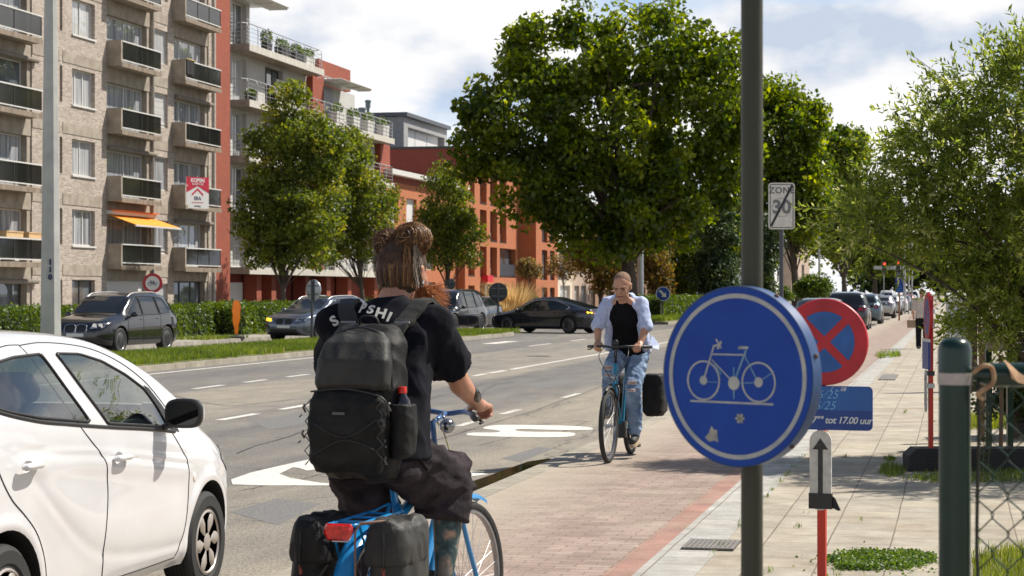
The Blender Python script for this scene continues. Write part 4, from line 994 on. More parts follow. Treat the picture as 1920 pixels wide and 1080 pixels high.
# ---- the blue cycle path sign on its pole
def cycle_sign():
    R0 = .2; zc = EYE+(HZ-706)/(FPX/4.47); yaw = 41
    q = WD(1380, HZ, 4.47); a = TH-R(yaw); p = Vector((q.x - .062*math.sin(a), q.y + .062*math.cos(a), 0))
    pole = thing('sign_pole', 'olive green round sign pole carrying the large blue bicycle sign', 'pole', (p.x, p.y, 0))
    m = MB(); m.tube([(0,0,-.02),(0,0,2.6)], .0245, n=24); m.build('shaft', M_olive, pole, smooth=50)
    t = thing('traffic_sign', 'large round blue cycle path sign with a white bicycle, nearest to the viewer', 'traffic sign', (q.x, q.y, zc), TH+R(-yaw))
    m = MB(); prof = [(0,.004),(R0*.97,.004),(R0,.0),(R0,.034),(R0-.012,.036),(R0-.014,.030),(R0-.006,.028),(R0-.006,.008),(0,.008)]
    vs=[]; m.lathe([(r, h) for r, h in prof], 96, axis='Y'); 
    dish = m.build('dish', [M_navy], t, smooth=35)
    m = MB(); disc2(m, (0,0), R0*.985, .0028, 96, .0018); m.build('blue_face', M_sblue, t)
    m = MB(); ring2(m, (0,0), R0*.865, R0*.915, .0008, 96, .0012); m.build('white_ring', M_worn, t)
    ic = MB(); y = .0008
    def S_(a, b, w=.022): strip(ic, a, b, w*.82, y, .0008, None, R0)
    for c in ((-.44,-.055),(.297,-.055)): ring2(ic, (c[0]*R0, c[1]*R0), .204*R0, .224*R0, y, 56)
    for c, r in (((-.44,-.055),.05),((.297,-.055),.055),((-.03,-.075),.075)): disc2(ic, (c[0]*R0,c[1]*R0), r*R0, y-.0002, 28)
    S_((-.44,-.055),(-.30,.33),.024); S_((-.34,.24),(.13,.24),.02); S_((-.33,.18),(-.03,-.07),.018); S_((.04,.32),(.16,.32),.034); S_((.03,.31),(.08,.33),.03)
    S_((-.31,.33),(-.24,.345)); S_((-.25,.30),(-.20,.385),.03); S_((-.27,.41),(-.20,.31),.022); S_((-.62,-.29),(.49,-.29),.026)
    ic.build('bicycle_symbol', M_worn, t)
    ic = MB()
    S_((-.03,-.07),(.135,.30),.026); S_((.12,.22),(.29,-.05),.016); S_((-.03,-.075),(.29,-.06),.012); S_((-.44,-.07),(-.22,-.07),.01); S_((-.03,.10),(-.03,-.25),.018); S_((.297,-.055),(.50,.07),.012); S_((-.31,.16),(-.2,.02),.014)
    ic.build('faded_symbol_lines', M_teal, t)
    rs = MB(); rg = random.Random(3)
    for (cx, cz, r) in ((-.31,-.66,.10),):
        pts = [(cx+r*rg.uniform(.4,1.2)*math.cos(a*.7)*1.0, cz+r*rg.uniform(.5,1.3)*math.sin(a*.7)) for a in range(9)]
        rs.prism([(a*R0,b*R0) for a,b in pts], -.0006, o=(0,y,0))
    rs.build('sticker_residue', pbr('sticker_residue_grey', (.45,.42,.33), .8, scale=40, col2=(.2,.22,.25)), t); rs = MB()
    for k in range(6):
        a = k*1.05; strip(rs, (.05,-.46), (.05+.06*math.cos(a), -.46+.055*math.sin(a)), .03, y, .0006, None, R0)
    rs.build('sticker_residue', pbr('sticker_residue_grey', (.45,.42,.33), .8, scale=40, col2=(.2,.22,.25)), t)
    for a in (14, 62, -48, 200):
        b = MB(); x = (R0+.001)*math.cos(R(a)); z = (R0+.001)*math.sin(R(a)); b.ell((x,.018,z), .0055, 10, 8); b.build('rivet', pbr('rusty_rivet', (.12,.06,.04), .8), t)
    c = MB(); 
    for zz in (-.09,.09): c.box(-.035,.036,zz-.012,.035,.05,zz+.012)
    c.box(-.1,.032,-.1,.1,.038,-.08); c.box(-.1,.032,.08,.1,.038,.1); c.build('clamp', M_steel, t)
cycle_sign()
# ---- temporary no stopping sign
def arrow_plate(t, z0, z1, w, y, both=True):
    h = z1-z0; P = []
    for k in range(13): a = math.pi*k/12; P.append((w/2*math.cos(a), z1-w/2+w/2*math.sin(a)))
    for k in range(13): a = math.pi+math.pi*k/12; P.append((w/2*math.cos(a), z0+w/2+w/2*math.sin(a)))
    m = MB(); m.prism(P, .012, o=(0,y,0)); o = m.build('arrow_plate', pbr('scratched_white_plate', (.45,.44,.41), .6, scale=30, col2=(.62,.60,.55), detail=9), t)
    m = MB(); m.prism([(-w*.36,z1-.24*h),(0,z1-.10*h),(w*.36,z1-.24*h)][::-1], -.0015, o=(0,y-.0005,0)); m.prism([(-w*.11,z0+.16*h),(w*.11,z0+.16*h),(w*.11,z1-.235*h),(-w*.11,z1-.235*h)], -.0015, o=(0,y-.0005,0))
    m.build('arrow', pbr('scuffed_black', (.02,.02,.02), .6, scale=50, col2=(.05,.05,.05)), o)
def stop_face(t, R0, y):
    m = MB(); m.lathe([(0,.0),(R0*.985,.0),(R0,.006),(R0,.024),(R0-.006,.026),(0,.022)], 72, axis='Y', c=(0,y,0)); m.build('disc', M_sred, t, smooth=35)
    m = MB(); ri = R0*.70; g = .085*R0*1.1
    for q in range(4):
        a0 = R(45)*1.0 + q*math.pi/2; P = []
        off = math.asin(g/ri)
        A0, A1 = a0+off, a0+math.pi/2-off
        for k in range(17): a = A0+(A1-A0)*k/16; P.append((ri*math.cos(a), ri*math.sin(a)))
        mid = a0+math.pi/4; P.append((g*math.sqrt(2)*math.cos(mid), g*math.sqrt(2)*math.sin(mid)))
        m.prism(P, -.0012, o=(0,y-.0003,0))
    m.build('blue_field', pbr('sign_blue_flat', (.01,.09,.33), .4, var=.2, scale=14, detail=8), t)
def hand(s, size, M, t, mat, name='handwriting', **k): text_obj(s, size, mat, t, M, name=name, **k)
def face_minus_y(x, z, y): return Matrix(((1,0,0,x),(0,0,-1,y),(0,1,0,z),(0,0,0,1)))
M_pen = pbr('white_marker', (.62,.66,.68), .7); M_penb = pbr('light_blue_marker', (.20,.50,.72), .7)
def nostop():
    z = 9.4; s = FPX/z; p = WD(1548, HZ, z)
    t = thing('no_stopping_sign', 'round red and blue no stopping sign with handwritten date plate on a red post', 'traffic sign', (p.x, p.y, 0), TH+R(-20))
    q = empty('disc_sign'); bpy.data.objects.remove(q)
    zc = EYE-(641-HZ)/s
    g = MB(); R0 = .201
    stop = empty('round_sign', (0,0,zc)); stop.parent = t; stop_face(stop, R0, -.03)
    # date plate
    x0, x1 = (1512-1548)/s*1.02, (1636-1548)/s*1.03; z0, z1 = EYE-(805-HZ)/s, EYE-(723-HZ)/s; r = .022; P = []
    for cx, cz, a0 in ((x1-r,z1-r,0),(x0+r,z1-r,90),(x0+r,z0+r,180),(x1-r,z0+r,270)):
        for k in range(6): a = R(a0+18*k); P.append((cx+r*math.cos(a), cz+r*math.sin(a)))
    m = MB(); m.prism(P, .012, o=(0,-.04,0)); pl = m.build('date_plate', pbr('plate_blue', (.006,.045,.24), .4, var=.15), t)
    zt = z0+(z1-z0)*.45
    m = MB(); m.prism([(x0+.004,zt),(x1-.003,zt),(x1-.003,z1-.02),(x1-.02,z1-.004),(x0+.004,z1-.004)], -.001, o=(0,-.0405,0)); m.build('blue_tape', pbr('tape_blue', (.01,.10,.36), .25, var=.1), pl)
    hh = z1-z0
    hand('16/25', hh*.27, face_minus_y((1549-1548)/s, z0+hh*.80, -.0425), pl, M_penb, ext=.0008, shear=.35, bold=-.001)
    hand('06/25', hh*.27, face_minus_y((1544-1548)/s, z0+hh*.55, -.0425), pl, M_penb, ext=.0008, shear=.35, bold=-.001)
    hand('/  -  08', hh*.13, face_minus_y((1575-1548)/s, z0+hh*.93, -.0425), pl, M_pen, ext=.0008, shear=.3)
    hand('07°° tot 17.00 uur', hh*.22, face_minus_y((1577-1548)/s, z0+hh*.22, -.0415), pl, M_pen, ext=.0008, shear=.25, bold=.0007, sp=.92)
    x = (1541-1548)/s
    ap = empty('arrow_sign', (x,0,0)); ap.parent = t
    arrow_plate(ap, EYE-(956-HZ)/s, EYE-(806-HZ)/s, 41/s, -.035)
    m = MB(); za, zb = EYE-(953-HZ)/s, EYE-(924-HZ)/s
    m.box(-22/s,-.039,za,22/s,-.018,zb); m.add([(18/s,-.03,zb-.003),(28/s,-.035,zb-.02),(39/s,-.045,za-.002),(34/s,-.04,za-.006),(18/s,-.03,za+.01)], [(0,1,2,3,4)]); m.build('black_tape', pbr('black_tape', (.014,.013,.016), .35), ap)
    m = MB(); m.box(-.019,-.015,-.0,.019,.019,zc+.1); m.build('post', pbr('red_post', (.50,.03,.012), .45, var=.15), ap)
    m = MB(); m.box(-.38,-.12,.0,.38,.12,.1); m.build('rubber_foot', M_rubber, ap)
nostop()
# ---- second temporary sign, seen edge on, by the fence
def edge_sign():
    z = 18.4; s = FPX/z; p = WD(1745, HZ, z)
    t = thing('no_stopping_sign', 'no stopping sign seen edge on beside the green fence post, above a rubber block', 'traffic sign', (p.x, p.y, 0), TH+R(-94))
    def hz(py): return EYE-(py-HZ)/s
    st = empty('round_sign', (0,0,hz(594))); st.parent = t; stop_face(st, .225, -.035)
    m = MB(); m.box(-.2,-.05,hz(692),.2,-.03,hz(641)); m.build('date_plate', pbr('plate_blue', (.006,.045,.24)), t)
    m = MB(); m.box(-.24,-.047,hz(641)+.002,.2,-.03,hz(641)+.03); m.build('white_strip', M_swhite, t)
    ap = empty('arrow_sign', (0,0,0)); ap.parent = t; arrow_plate(ap, hz(772), hz(694), .12, -.05)
    m = MB(); m.box(-.03,-.02,.02,.03,.02,hz(555)); m.build('post', pbr('red_post', (.50,.03,.012)), ap)
    for py in (700, 610, 584, 723):
        m = MB(); m.box(-.05,-.035,hz(py)-.02,.05,.03,hz(py)+.02); m.build('clamp', M_steel if py != 700 else M_black, t)
edge_sign()
def rubber_base():
    p = GP(1700, 880); q = WD(1745, HZ, 18.4); t = thing('rubber_base', 'long black recycled rubber foot block on the tiles behind the green fence post', 'sign base', (q.x-.22, q.y, 0.002), TH)
    L = 1.55; P = [(0,0),(0,.14),(.07,.205),(L-.07,.205),(L,.14),(L,0)]
    m = MB(); m.prism(P, .32, o=(0,-.16,0)); m.build('block', M_rubber, t)
    m = MB()
    for k in range(5): m.box(.16,-.168,.03+k*.034,L-.1,-.1605,.045+k*.034)
    m.build('rib', M_rubber, t)
rubber_base()
# ---- zone 30 end sign
def zone_sign():
    z = 39.5; s = FPX/z; p = WD(1465, HZ, z)
    t = thing('zone_sign', 'white rectangular sign marking the end of a thirty zone on a dark grey post', 'traffic sign', (p.x, p.y, 0), TH+R(-3))
    w, h = 24.5/s, 87/s; zc = EYE+(HZ-386.5)/s
    m = MB(); m.tube([(0,0,-.05),(0,0,zc+h/2-.05)], .042, n=14); m.build('post', pbr('dark_grey_post', (.06,.065,.075), .5), t)
    def rr(w, h, r):
        P = []
        for cx, cz, a0 in ((w-r,h-r,0),(-w+r,h-r,90),(-w+r,-h+r,180),(w-r,-h+r,270)):
            for k in range(6): a = R(a0+18*k); P.append((cx+r*math.cos(a), cz+r*math.sin(a)))
        return P
    pt = empty('sign_board', (0,0,zc)); pt.parent = t
    m = MB(); m.prism(rr(w, h/2, .06), .03, o=(0,-.075,0)); m.build('panel', M_swhite, pt)
    a, b = rr(w-.025, h/2-.025, .04), rr(w-.042, h/2-.042, .03)
    m = MB(); n = len(a); m.add([(x,-.0765,y) for x,y in a]+[(x,-.0765,y) for x,y in b], [(i,(i+1)%n,n+(i+1)%n,n+i) for i in range(n)]); m.build('border', pbr('sign_grey_ink', (.10,.10,.11), .5), pt, fix=False)
    G = MATS['sign_grey_ink']
    text_obj('ZONE', .17, G, pt, face_minus_y(0, h*.33, -.0765), bold=.003, sp=1.1)
    text_obj('30', .36, pbr('sign_mid_grey', (.16,.16,.17), .5), pt, face_minus_y(.0, -.03, -.0765), bold=.012)
    m = MB(); ring2(m, (0,-.03), .175, .185, -.0765, 48); m.build('thin_ring', pbr('sign_mid_grey2', (.3,.3,.31), .5), pt)
    m = MB(); strip(m, (-w+.05,-h/2+.06), (w-.05,h/2-.05), .045, -.079, .001); m.build('diagonal_bar', M_black, pt)
zone_sign()
# ---- lamp mast at the left
def lamp_mast():
    x0 = -18.6; y0 = U(95, x0); s = sc_at(95, x0)
    t = thing('lamp_post', 'thick pale grey octagonal lamp mast with the number 110, behind the white car', 'lamp post', (x0, y0, 0.05))
    prof = []; m = MB(); m.tube([(0,0,0),(0,0,1.2),(0,0,9)], [21/s, 19.5/s, 11/s], n=8); m.build('mast', pbr('grey_painted_mast', (.38,.38,.36), .6, scale=3, col2=(.50,.50,.47), detail=8), t, smooth=20)
    m = MB(); m.box(.10,-.235,.4,.22,-.17,.75) if False else None
    for i, ch in enumerate('110'):
        zz = EYE+(HZ-(492+14*i))/s-.05; d = Vector((-CT*0-ST*0, 0, 0))
        M = Matrix.Rotation(R(22.5), 4, 'Z') @ face_minus_y(.0, zz, -.208)
        text_obj(ch, .15, M_ink, t, M, bold=.01, ext=.004)
    m = MB(); m.tube([(0,0,9),(0,0,12),(1.6,.2,13)], [.1,.09,.05], n=8); m.build('arm', M_steel, t)
lamp_mast()
# tall double arm lamp behind the big tree
def far_lamp(px, z, h, top, lab, arms=True, w=.12):
    p = WD(px, HZ, z); t = thing('street_lamp', lab, 'street lamp', (p.x, p.y, 0), TH)
    m = MB(); m.tube([(0,0,0),(0,0,h)], [w, w*.55], n=10); m.build('pole', M_steel if w > .1 else pbr('pale_pole', (.5,.5,.48), .6), t)
    if arms:
        for sx in (-1, 1):
            m = MB(); m.tube([(0,0,h-.6),(sx*.5,0,h-.1),(sx*1.3,0,h+.25)], .05, n=6); a = m.build('arm', M_steel, t)
            m = MB(); m.ell((sx*1.75,0,h+.27), (.5,.18,.09)); m.build('lamp_head', M_alu, a)
    return t
far_lamp(1201, 130, 20.2, None, 'tall grey street lamp with two arms rising behind the big tree', w=.22)
far_lamp(1536, 210, 9.5, None, 'pale lamp pole far down the avenue beside the round bush', False, .14)
# ---- round signs whose backs show
def round_back(px, py, z, r, ry, yaw, base_py, lab, mat, name='traffic_sign', front=None):
    s = FPX/z; p = WD(px, HZ, z); zc = EYE-(py-HZ)/s; hb = 0.05
    t = thing(name, lab, 'traffic sign', (p.x, p.y, hb), TH+R(-yaw)); R0 = ry/s
    m = MB(); m.lathe([(0,.0),(R0*.96,.0),(R0,.005),(R0,.03),(0,.022)], 48, axis='Y', c=(0,.05,zc-hb)); d = m.build('sign_disc', [mat], t, smooth=35)
    m = MB(); m.tube([(0,0,0),(0,0,zc-hb+R0*.98)], .045, n=10); m.build('post', pbr('dark_grey_post', (.06,.065,.075)), t)
    m = MB()
    for q in (-.4,.4): m.box(-R0*.7,.02,zc-hb+q*R0-.02,R0*.7,.048,zc-hb+q*R0+.02)
    m.build('bracket', M_signback, t)
    return t, zc-hb, R0
round_back(585, 544, 67, 14, 20, 40, 640, 'grey back of a round sign before the grey car left of the cyclist', pbr('bare_metal_back', (.40,.42,.44), .35, .5))
round_back(934, 548, 88, 18, 18, 0, 615, 'black back of a round sign on the median strip left of the dark saloon', pbr('sign_back_black', (.03,.033,.035), .5))
round_back(843, 533, 96, 11, 11, 10, 600, 'small dark back of a round sign seen over the black pickup sized car', pbr('sign_back_dark', (.06,.065,.07), .5))
def arrow_sign():
    t, zc, R0 = round_back(1243, 551, 122, 14, 14, 0, 598, 'round blue keep right sign with a white slanting arrow before the hedge', M_signback)
    m = MB(); disc2(m, (0,zc), R0*1.0, -.06, 40, .01); m.build('blue_face', M_sblue, t)
    m = MB(); ring2(m, (0,zc), R0*.88, R0*.97, -.0705, 40, .004); m.build('white_ring', M_swhite, t)
    m = MB(); k = R0; d = math.sqrt(.5)
    def rot(P): return [((x*d+y*d)*k, (-x*d+y*d)*k+zc) for x, y in P]
    m.prism(rot([(-.65,-.14),(.1,-.14),(.1,-.42),(.62,0),(.1,.42),(.1,.14),(-.65,.14)]), -.006, o=(0,-.0705,0)); m.build('white_arrow', M_swhite, t)
arrow_sign()
# ---- round no cycling sign with a red ring
def nocycle():
    z = 62; s = FPX/z; p = WD(286, HZ, z); zc = EYE-(534-HZ)/s; R0 = 18.5/s
    t = thing('no_cycling_sign', 'round red ringed no cycling sign standing behind the black car at the far left', 'traffic sign', (p.x, p.y, .05), TH)
    m = MB(); m.lathe([(0,.0),(R0,.004),(R0,.04),(0,.03)], 48, axis='Y', c=(0,0,zc)); m.build('disc', M_sred, t, smooth=35)
    m = MB(); disc2(m, (0,zc), R0*.72, -.001, 40, .004); m.build('white_field', M_swhite, t)
    m = MB(); k = R0*.95; y = -.0055
    def S_(a, b, w=.06): strip(m, (a[0]*k,a[1]*k+zc), (b[0]*k,b[1]*k+zc), w*k, y, .003)
    for c in (-.28,.28): ring2(m, (c*k, -.08*k+zc), .15*k, .20*k, y, 24, .003)
    S_((-.28,-.08),(-.16,.24)); S_((-.19,.14),(.12,.14)); S_((-.18,.12),(-.02,-.08)); S_((-.02,-.08),(.12,.2)); S_((.12,.14),(.28,-.08)); S_((-.02,-.08),(.28,-.08)); S_((.05,.22),(.2,.22)); S_((-.22,.26),(-.08,.28))
    m.build('bicycle_symbol', M_ink, t)
    m = MB(); m.tube([(0,.06,0),(0,.06,zc+R0+.12)], .04, n=8); m.build('post', pbr('dark_grey_post', (.06,.065,.075)), t)
nocycle()
# ---- orange warning figure board
def orange_board():
    p = GP(443, 634, .05); t = thing('warning_figure', 'orange plastic child shaped warning figure on a black foot by the hedge gap', 'warning figure', (p.x, p.y, .05), TH+R(35)); s = FPX/((p.y*CT-p.x*ST)); k = 1/s
    P = [(-3,8),(-4,20),(-6,27),(-8,36),(-7,43),(-9,50),(-8,60),(-6,68),(-1,71),(4,70),(8,64),(9,55),(7,46),(8,42),(7,34),(5,27),(4,20),(3,8)]
    m = MB(); m.prism([(x*k,z*k) for x,z in P], .05, o=(0,-.025,0)); m.build('figure', pbr('orange_plastic', (.90,.22,.01), .45), t)
    m = MB(); m.tube([(0,0,.02),(0,0,10*k)], .02, n=6); m.build('stem', M_steel, t)
    m = MB(); m.lathe([(.3,0),(.3,.05),(.1,.1),(0,.1)], 16); m.build('foot', M_rubber, t)
orange_board()
# ---- parking sign, traffic lights and poles far down the street
def far_things():
    z = 116; s = FPX/z; p = WD(1686, HZ, z); t = thing('parking_sign', 'blue parking sign with a white P on a brown post beside the parked cars', 'traffic sign', (p.x, p.y, 0), TH)
    def hz(py): return EYE-(py-HZ)/s
    m = MB(); m.box(-7.5/s,-.06,hz(548),7.5/s,-.02,hz(512)); m.build('panel', M_sblue, t)
    text_obj('P', .50, M_swhite, t, face_minus_y(-.02, hz(520.5), -.065), bold=.02, ext=.006)
    m = MB(); 
    for i in range(3): m.box(-5/s,-.065,hz(545-4*i),5/s,-.0605,hz(544-4*i))
    m.build('small_lines', pbr('pale_blue_line', (.1,.3,.6), .5), t)
    m = MB(); m.tube([(0,0,0),(0,0,hz(513))], .05, n=8); m.build('post', pbr('rusty_brown_post', (.30,.13,.06), .8), t)
    for px, py in ((1658, 496), (1684, 494)):
        z = 170; s = FPX/z; p = WD(px, HZ, z); H0 = EYE-(py-HZ)/s
        t = thing('traffic_light', 'far traffic light showing red, %s of two hanging over the junction' % ('left' if px < 1670 else 'right'), 'traffic light', (p.x, p.y, H0), TH)
        m = MB(); m.box(-.17,-.1,-.75,.17,.12,.3); m.build('housing', M_black, t)
        m = MB(); m.ell((0,-.11,.05), (.10,.05,.10)); m.build('red_lamp', pbr('red_lamp', (.8,.02,.01), .3, emit=((1,.05,.02),2.5)), t)
        m = MB(); m.box(-.03,.125,-5-H0+5-.0,.03,.18,.3); m.build('mast', M_steel, t)
    z = 172; s = FPX/z; p = WD(1650, HZ, z)
    t = thing('sign_gantry', 'pale grey gantry arm carrying the far traffic lights', 'gantry', (p.x, p.y, 0), TH); zz = EYE+(HZ-502)/s
    m = MB(); m.box(-.5,-.1,zz-.15,2.2,.1,zz+.15); m.build('arm', M_alu, t); m = MB(); m.tube([(2.0,0,0),(2.0,0,zz)], .09, n=8); m.build('mast', M_alu, t)
    for i, (px, h, lab) in enumerate(((1697, 6.0, 'leftmost of the thin far poles right of the parking sign'), (1704, 7.0, 'middle of the thin far poles right of the parking sign'), (1710, 6.5, 'rightmost of the thin far poles right of the parking sign'))):
        p = WD(px, HZ, 150); m = MB(); m.tube([(0,0,0),(0,0,h*.6),(0,0,h)], [.06,.055,.05], n=8); tag(m.build('pole', M_alu, None, loc=p.xy.to_3d()), 'grey '+lab, 'pole')
far_things()
# ---- green fence at the right
M_fgreen = pbr('green_coated_steel', (.0035,.025,.017), .28, var=.15, scale=15)
M_wire = pbr('green_wire', (.022,.055,.040), .5)
def fence():
    z = 3.8; s = FPX/z; p = WD(1790, HZ, z)
    t = thing('mesh_fence', 'dark green fence post with a top rail and chain link mesh at the right edge', 'fence', (p.x, p.y, 0), TH)
    zt = EYE-(634-HZ)/s; r = .0295
    m = MB(); m.tube([(0,0,-.02),(0,0,zt-.035)], r, n=32); m.build('post', M_fgreen, t, smooth=50)
    m = MB(); m.lathe([(r+.0015,zt-.075),(r+.0015,zt-.02),(r-.002,zt-.008),(r-.01,zt-.001),(0,zt+.001)], 32); m.build('cap', M_fgreen, t, smooth=50)
    zb = EYE-(710-HZ)/s; m = MB(); m.lathe([(r+.001,zb-.011),(r+.0022,zb-.011),(r+.0022,zb+.011),(r+.001,zb+.011)], 32); m.build('band', pbr('scratched_metal_band', (.40,.36,.33), .5, .3, scale=40), t, smooth=40)
    zr = EYE-(703-HZ)/s
    m = MB(); m.tube([(.035,0,zr+.002),(.065,0,zr),(1.6,0,zr+.004)], [.012,.0225,.0225], n=20); m.build('rail', M_fgreen, t, smooth=50)
    m = MB(); m.tube([(.155,0,zr-.0),(.158,0,zr)], .024, n=20); m.build('rail_joint', M_fgreen, t, smooth=50)
    # rusty wire hook
    m = MB(); P = crom([(.030,-.02,zr+.005),(.045,-.035,zr+.018),(.062,-.03,zr+.014),(.066,-.03,zr-.01),(.05,-.035,zr-.024),(.036,-.03,zr-.035),(.048,-.03,zr-.044)], 5); m.tube(P, .0045, n=8); m.build('rusty_hook', pbr('rusty_wire', (.28,.13,.06), .8, scale=60, col2=(.45,.33,.2)), t, smooth='all')
    m = MB(); rg = random.Random(5)
    pts = [(.040+.002*math.sin(k*1.7), -.015, zr-.01-k*.1) for k in range(16)]; m.tube(crom(pts, 3), .0035, n=6); m.build('tension_wire', pbr('dark_old_wire', (.03,.03,.022), .7), t, smooth='all')
    # chain link: each wire zigzags down; neighbours hook at the bends
    m = MB(); w, h = .0285, .036; x0 = .043
    for i in range(34):
        for side in (0, 1):
            pass
        xs = x0+i*w; P = []; n = int(1.5/h)
        for k in range(n):
            zz = zr-.012-k*h; sx = (k+i) % 2
            x = xs + (w*1.03 if sx else -w*.03); j = rg.uniform(-.0018,.0018)
            P.append((x+j, -.004 if sx else .004, zz+.004)); P.append((x+j, .004 if sx else -.004, zz-.004))
        m.tube(P, .00155, n=6, cap=False)
    m.build('chain_link', M_wire, t, smooth='all')
    # dry leaf caught on the rail
fence()
def dry_leaf():
    s = FPX/3.75; p = WD(1905, 705, 3.75); m = MB()
    P = [(-.022,.0,.030),(-.012,-.004,.012),(-.008,-.006,-.004),(.004,-.004,-.012),(.018,.0,-.016),(.016,.006,-.002),(.004,.006,.006),(-.008,.004,.018)]
    m.add(P+[(x+.001,y+.0025,z) for x,y,z in P], [tuple(range(8)), tuple(reversed(range(8,16)))]+[(i,(i+1)%8,8+(i+1)%8,8+i) for i in range(8)])
    o = m.build('dry_leaf', pbr('dry_leaf_tan', (.55,.33,.18), .8, scale=30), None, loc=p); tag(o, 'curled tan dry leaf caught on the green fence rail', 'leaf')
dry_leaf()
# ---- things beyond the fence
def behind_fence():
    z = 33; s = FPX/z; p = WD(1794, HZ, z); t = thing('glass_panel_gate', 'frosted glass panel in a grey frame on dark brown boards behind the green fence post', 'panel', (p.x, p.y, 0), TH)
    def hz(py): return EYE-(py-HZ)/s
    w = 20/s
    m = MB(); m.box(-w,-.03,hz(632),w,.03,hz(569)); m.box(-w-.0,-.031,hz(570),w,.031,hz(560)); m.build('frame', M_alu, t)
    m = MB(); m.box(-w*.82,-.045,hz(628),w*.86,-.031,hz(572)); m.build('frosted_pane', pbr('frosted_glass', (.28,.32,.34), .3, scale=25, col2=(.5,.54,.55), detail=8), t)
    m = MB(); m.box(-w-.02,-.02,0,w+.03,.02,hz(632)-.003); m.box(w+.002,-.05,0,w+.15,.05,hz(556)); m.build('boards', pbr('dark_brown_wood', (.05,.02,.015), .7), t)
    z = 21; s = FPX/z; p = WD(1873, HZ, z); t = thing('letter_box', 'grey brown sheet metal letter box on two green posts behind the fence rail', 'letter box', (p.x, p.y, 0), TH); w = 26/s
    m = MB(); m.lathe([(0,-w),(.155,-w),(.155,w),(0,w)], 20, axis='X', c=(0,0,hz(604)*0+EYE-(630-HZ)/s)); m.box(-w,-.02,EYE-(630-HZ)/s,w,.12,EYE-(602-HZ)/s); m.build('box', pbr('dull_sheet_metal', (.22,.20,.18), .45, .5, scale=6, detail=7), t, smooth=40)
    for x in (-w*.75, w*.8): m = MB(); m.box(x-.03,-.02,0,x+.03,.04,EYE-(632-HZ)/s); m.build('post', M_fgreen, t)
    z = 23; s = FPX/z; p = WD(1915, HZ, z); t = thing('stone_wall', 'dark stacked stone garden wall at the right edge behind the letter box', 'wall', (p.x, p.y, 0), TH); m = MB(); rg = random.Random(8)
    x = -.12; zz = 0
    while zz < 1.3:
        x = -.13-rg.uniform(0,.05); hh = rg.uniform(.1,.16)
        while x < 1.3:
            ww = rg.uniform(.18,.32); m.box(x+.008,-.15+rg.uniform(-.02,.02),zz+.006,x+ww-.008,.15,zz+hh-.006); x += ww
        zz += hh
    m.build('stones', pbr('dark_stone', (.045,.042,.04), .9, scale=10, col2=(.11,.10,.095), bump=.6, bscale=40, detail=8), t)
    for px, z, h, r, lab in ((1843, 22, 1.25, .055, 'dark wooden post beneath the leaning tree, left of the letter box'), (1876, 20, 1.0, .022, 'thin weathered wooden stake below the letter box')):
        p = WD(px, HZ, z); m = MB(); m.tube([(0,0,0),(.01,0,h*.5),(0,0,h)], [r,r*.9,r], n=8); tag(m.build('wooden_post', pbr('weathered_wood', (.16,.10,.06), .9, scale=8, stretch=(6,6,1)), None, loc=(p.x,p.y,0)), lab, 'post')
    # scooter partly in view at the right edge
behind_fence()
# ------------------------------------------------------------------ cars: lofted shells, arches cut out, glass and trim laid on the shell
def body_points(P, y):
    zb = finterp(P['bottom'], y); zw = finterp(P['belt'], y); zt = max(finterp(P['top'], y), zw+.012)
    w = finterp(P['plan'], y); wr = min(finterp(P['roofw'], y), w*.97); k = min(1, max(0, (zt-zw)/.42)); fl = P.get('flat', 1)
    g = .055*k
    c = [(0,zb),(w*.78,zb),(w*.93,zb+.02),(w*.975,zb+.10),(w*.995,zb+(zw-zb)*.40),(w*1.0,zb+(zw-zb)*.62),(w*.988,zb+(zw-zb)*.84),(w*(.965-.03*(1-k)),zw+.0)]
    c += [(lerp(w*.955,wr+.015,.42)-.05*(1-k),lerp(zw,zt,.40)),(lerp(w*.945,wr+.005,.80)-.1*(1-k),lerp(zw,zt,.76)),(wr*.955-.08*(1-k),zt-.045*k-.006),(wr*.80,zt-.016*k-.002),(wr*.45,zt-.002),(0,zt)]
    return c
def make_shell(P, ny=150, nseg=6):
    L0, L1 = P['y0'], P['y1']; ys = []
    for i in range(ny+1):
        t = i/ny; ys.append(L0+(L1-L0)*(.5-.5*math.cos(math.pi*t))*.35 + (L1-L0)*t*.65)
    rows = []
    for y in ys:
        c = body_points(P, y); row = []
        pts = [Vector((x,0,z)) for x,z in c]
        cr = crom(pts[2:], nseg); half = [pts[0], pts[1]]+cr
        for p in half: row.append((max(p.x,0), y, p.z))
        rows.append(row)
    n = len(rows[0]); V = []; F = []; N2 = 2*n-2
    for r in rows:
        full = r + [(-x,y,z) for x,y,z in reversed(r[1:-1])]
        V += full
    sc = P.get('sculpt')
    if sc: V = [(x+math.copysign(sc(y,z),x) if abs(x) > .5 else x, y, z) for x,y,z in V]
    for i in range(len(rows)-1):
        for j in range(N2):
            j2 = (j+1) % N2; F.append((i*N2+j, i*N2+j2, (i+1)*N2+j2, (i+1)*N2+j))
    F.append(tuple(reversed(range(N2)))); F.append(tuple((len(rows)-1)*N2+j for j in range(N2)))
    bm = bmesh.new(); vs = [bm.verts.new(v) for v in V]
    for f in F:
        try: bm.faces.new([vs[i] for i in f])
        except Exception: pass
    bmesh.ops.recalc_face_normals(bm, faces=bm.faces[:])
    return bm
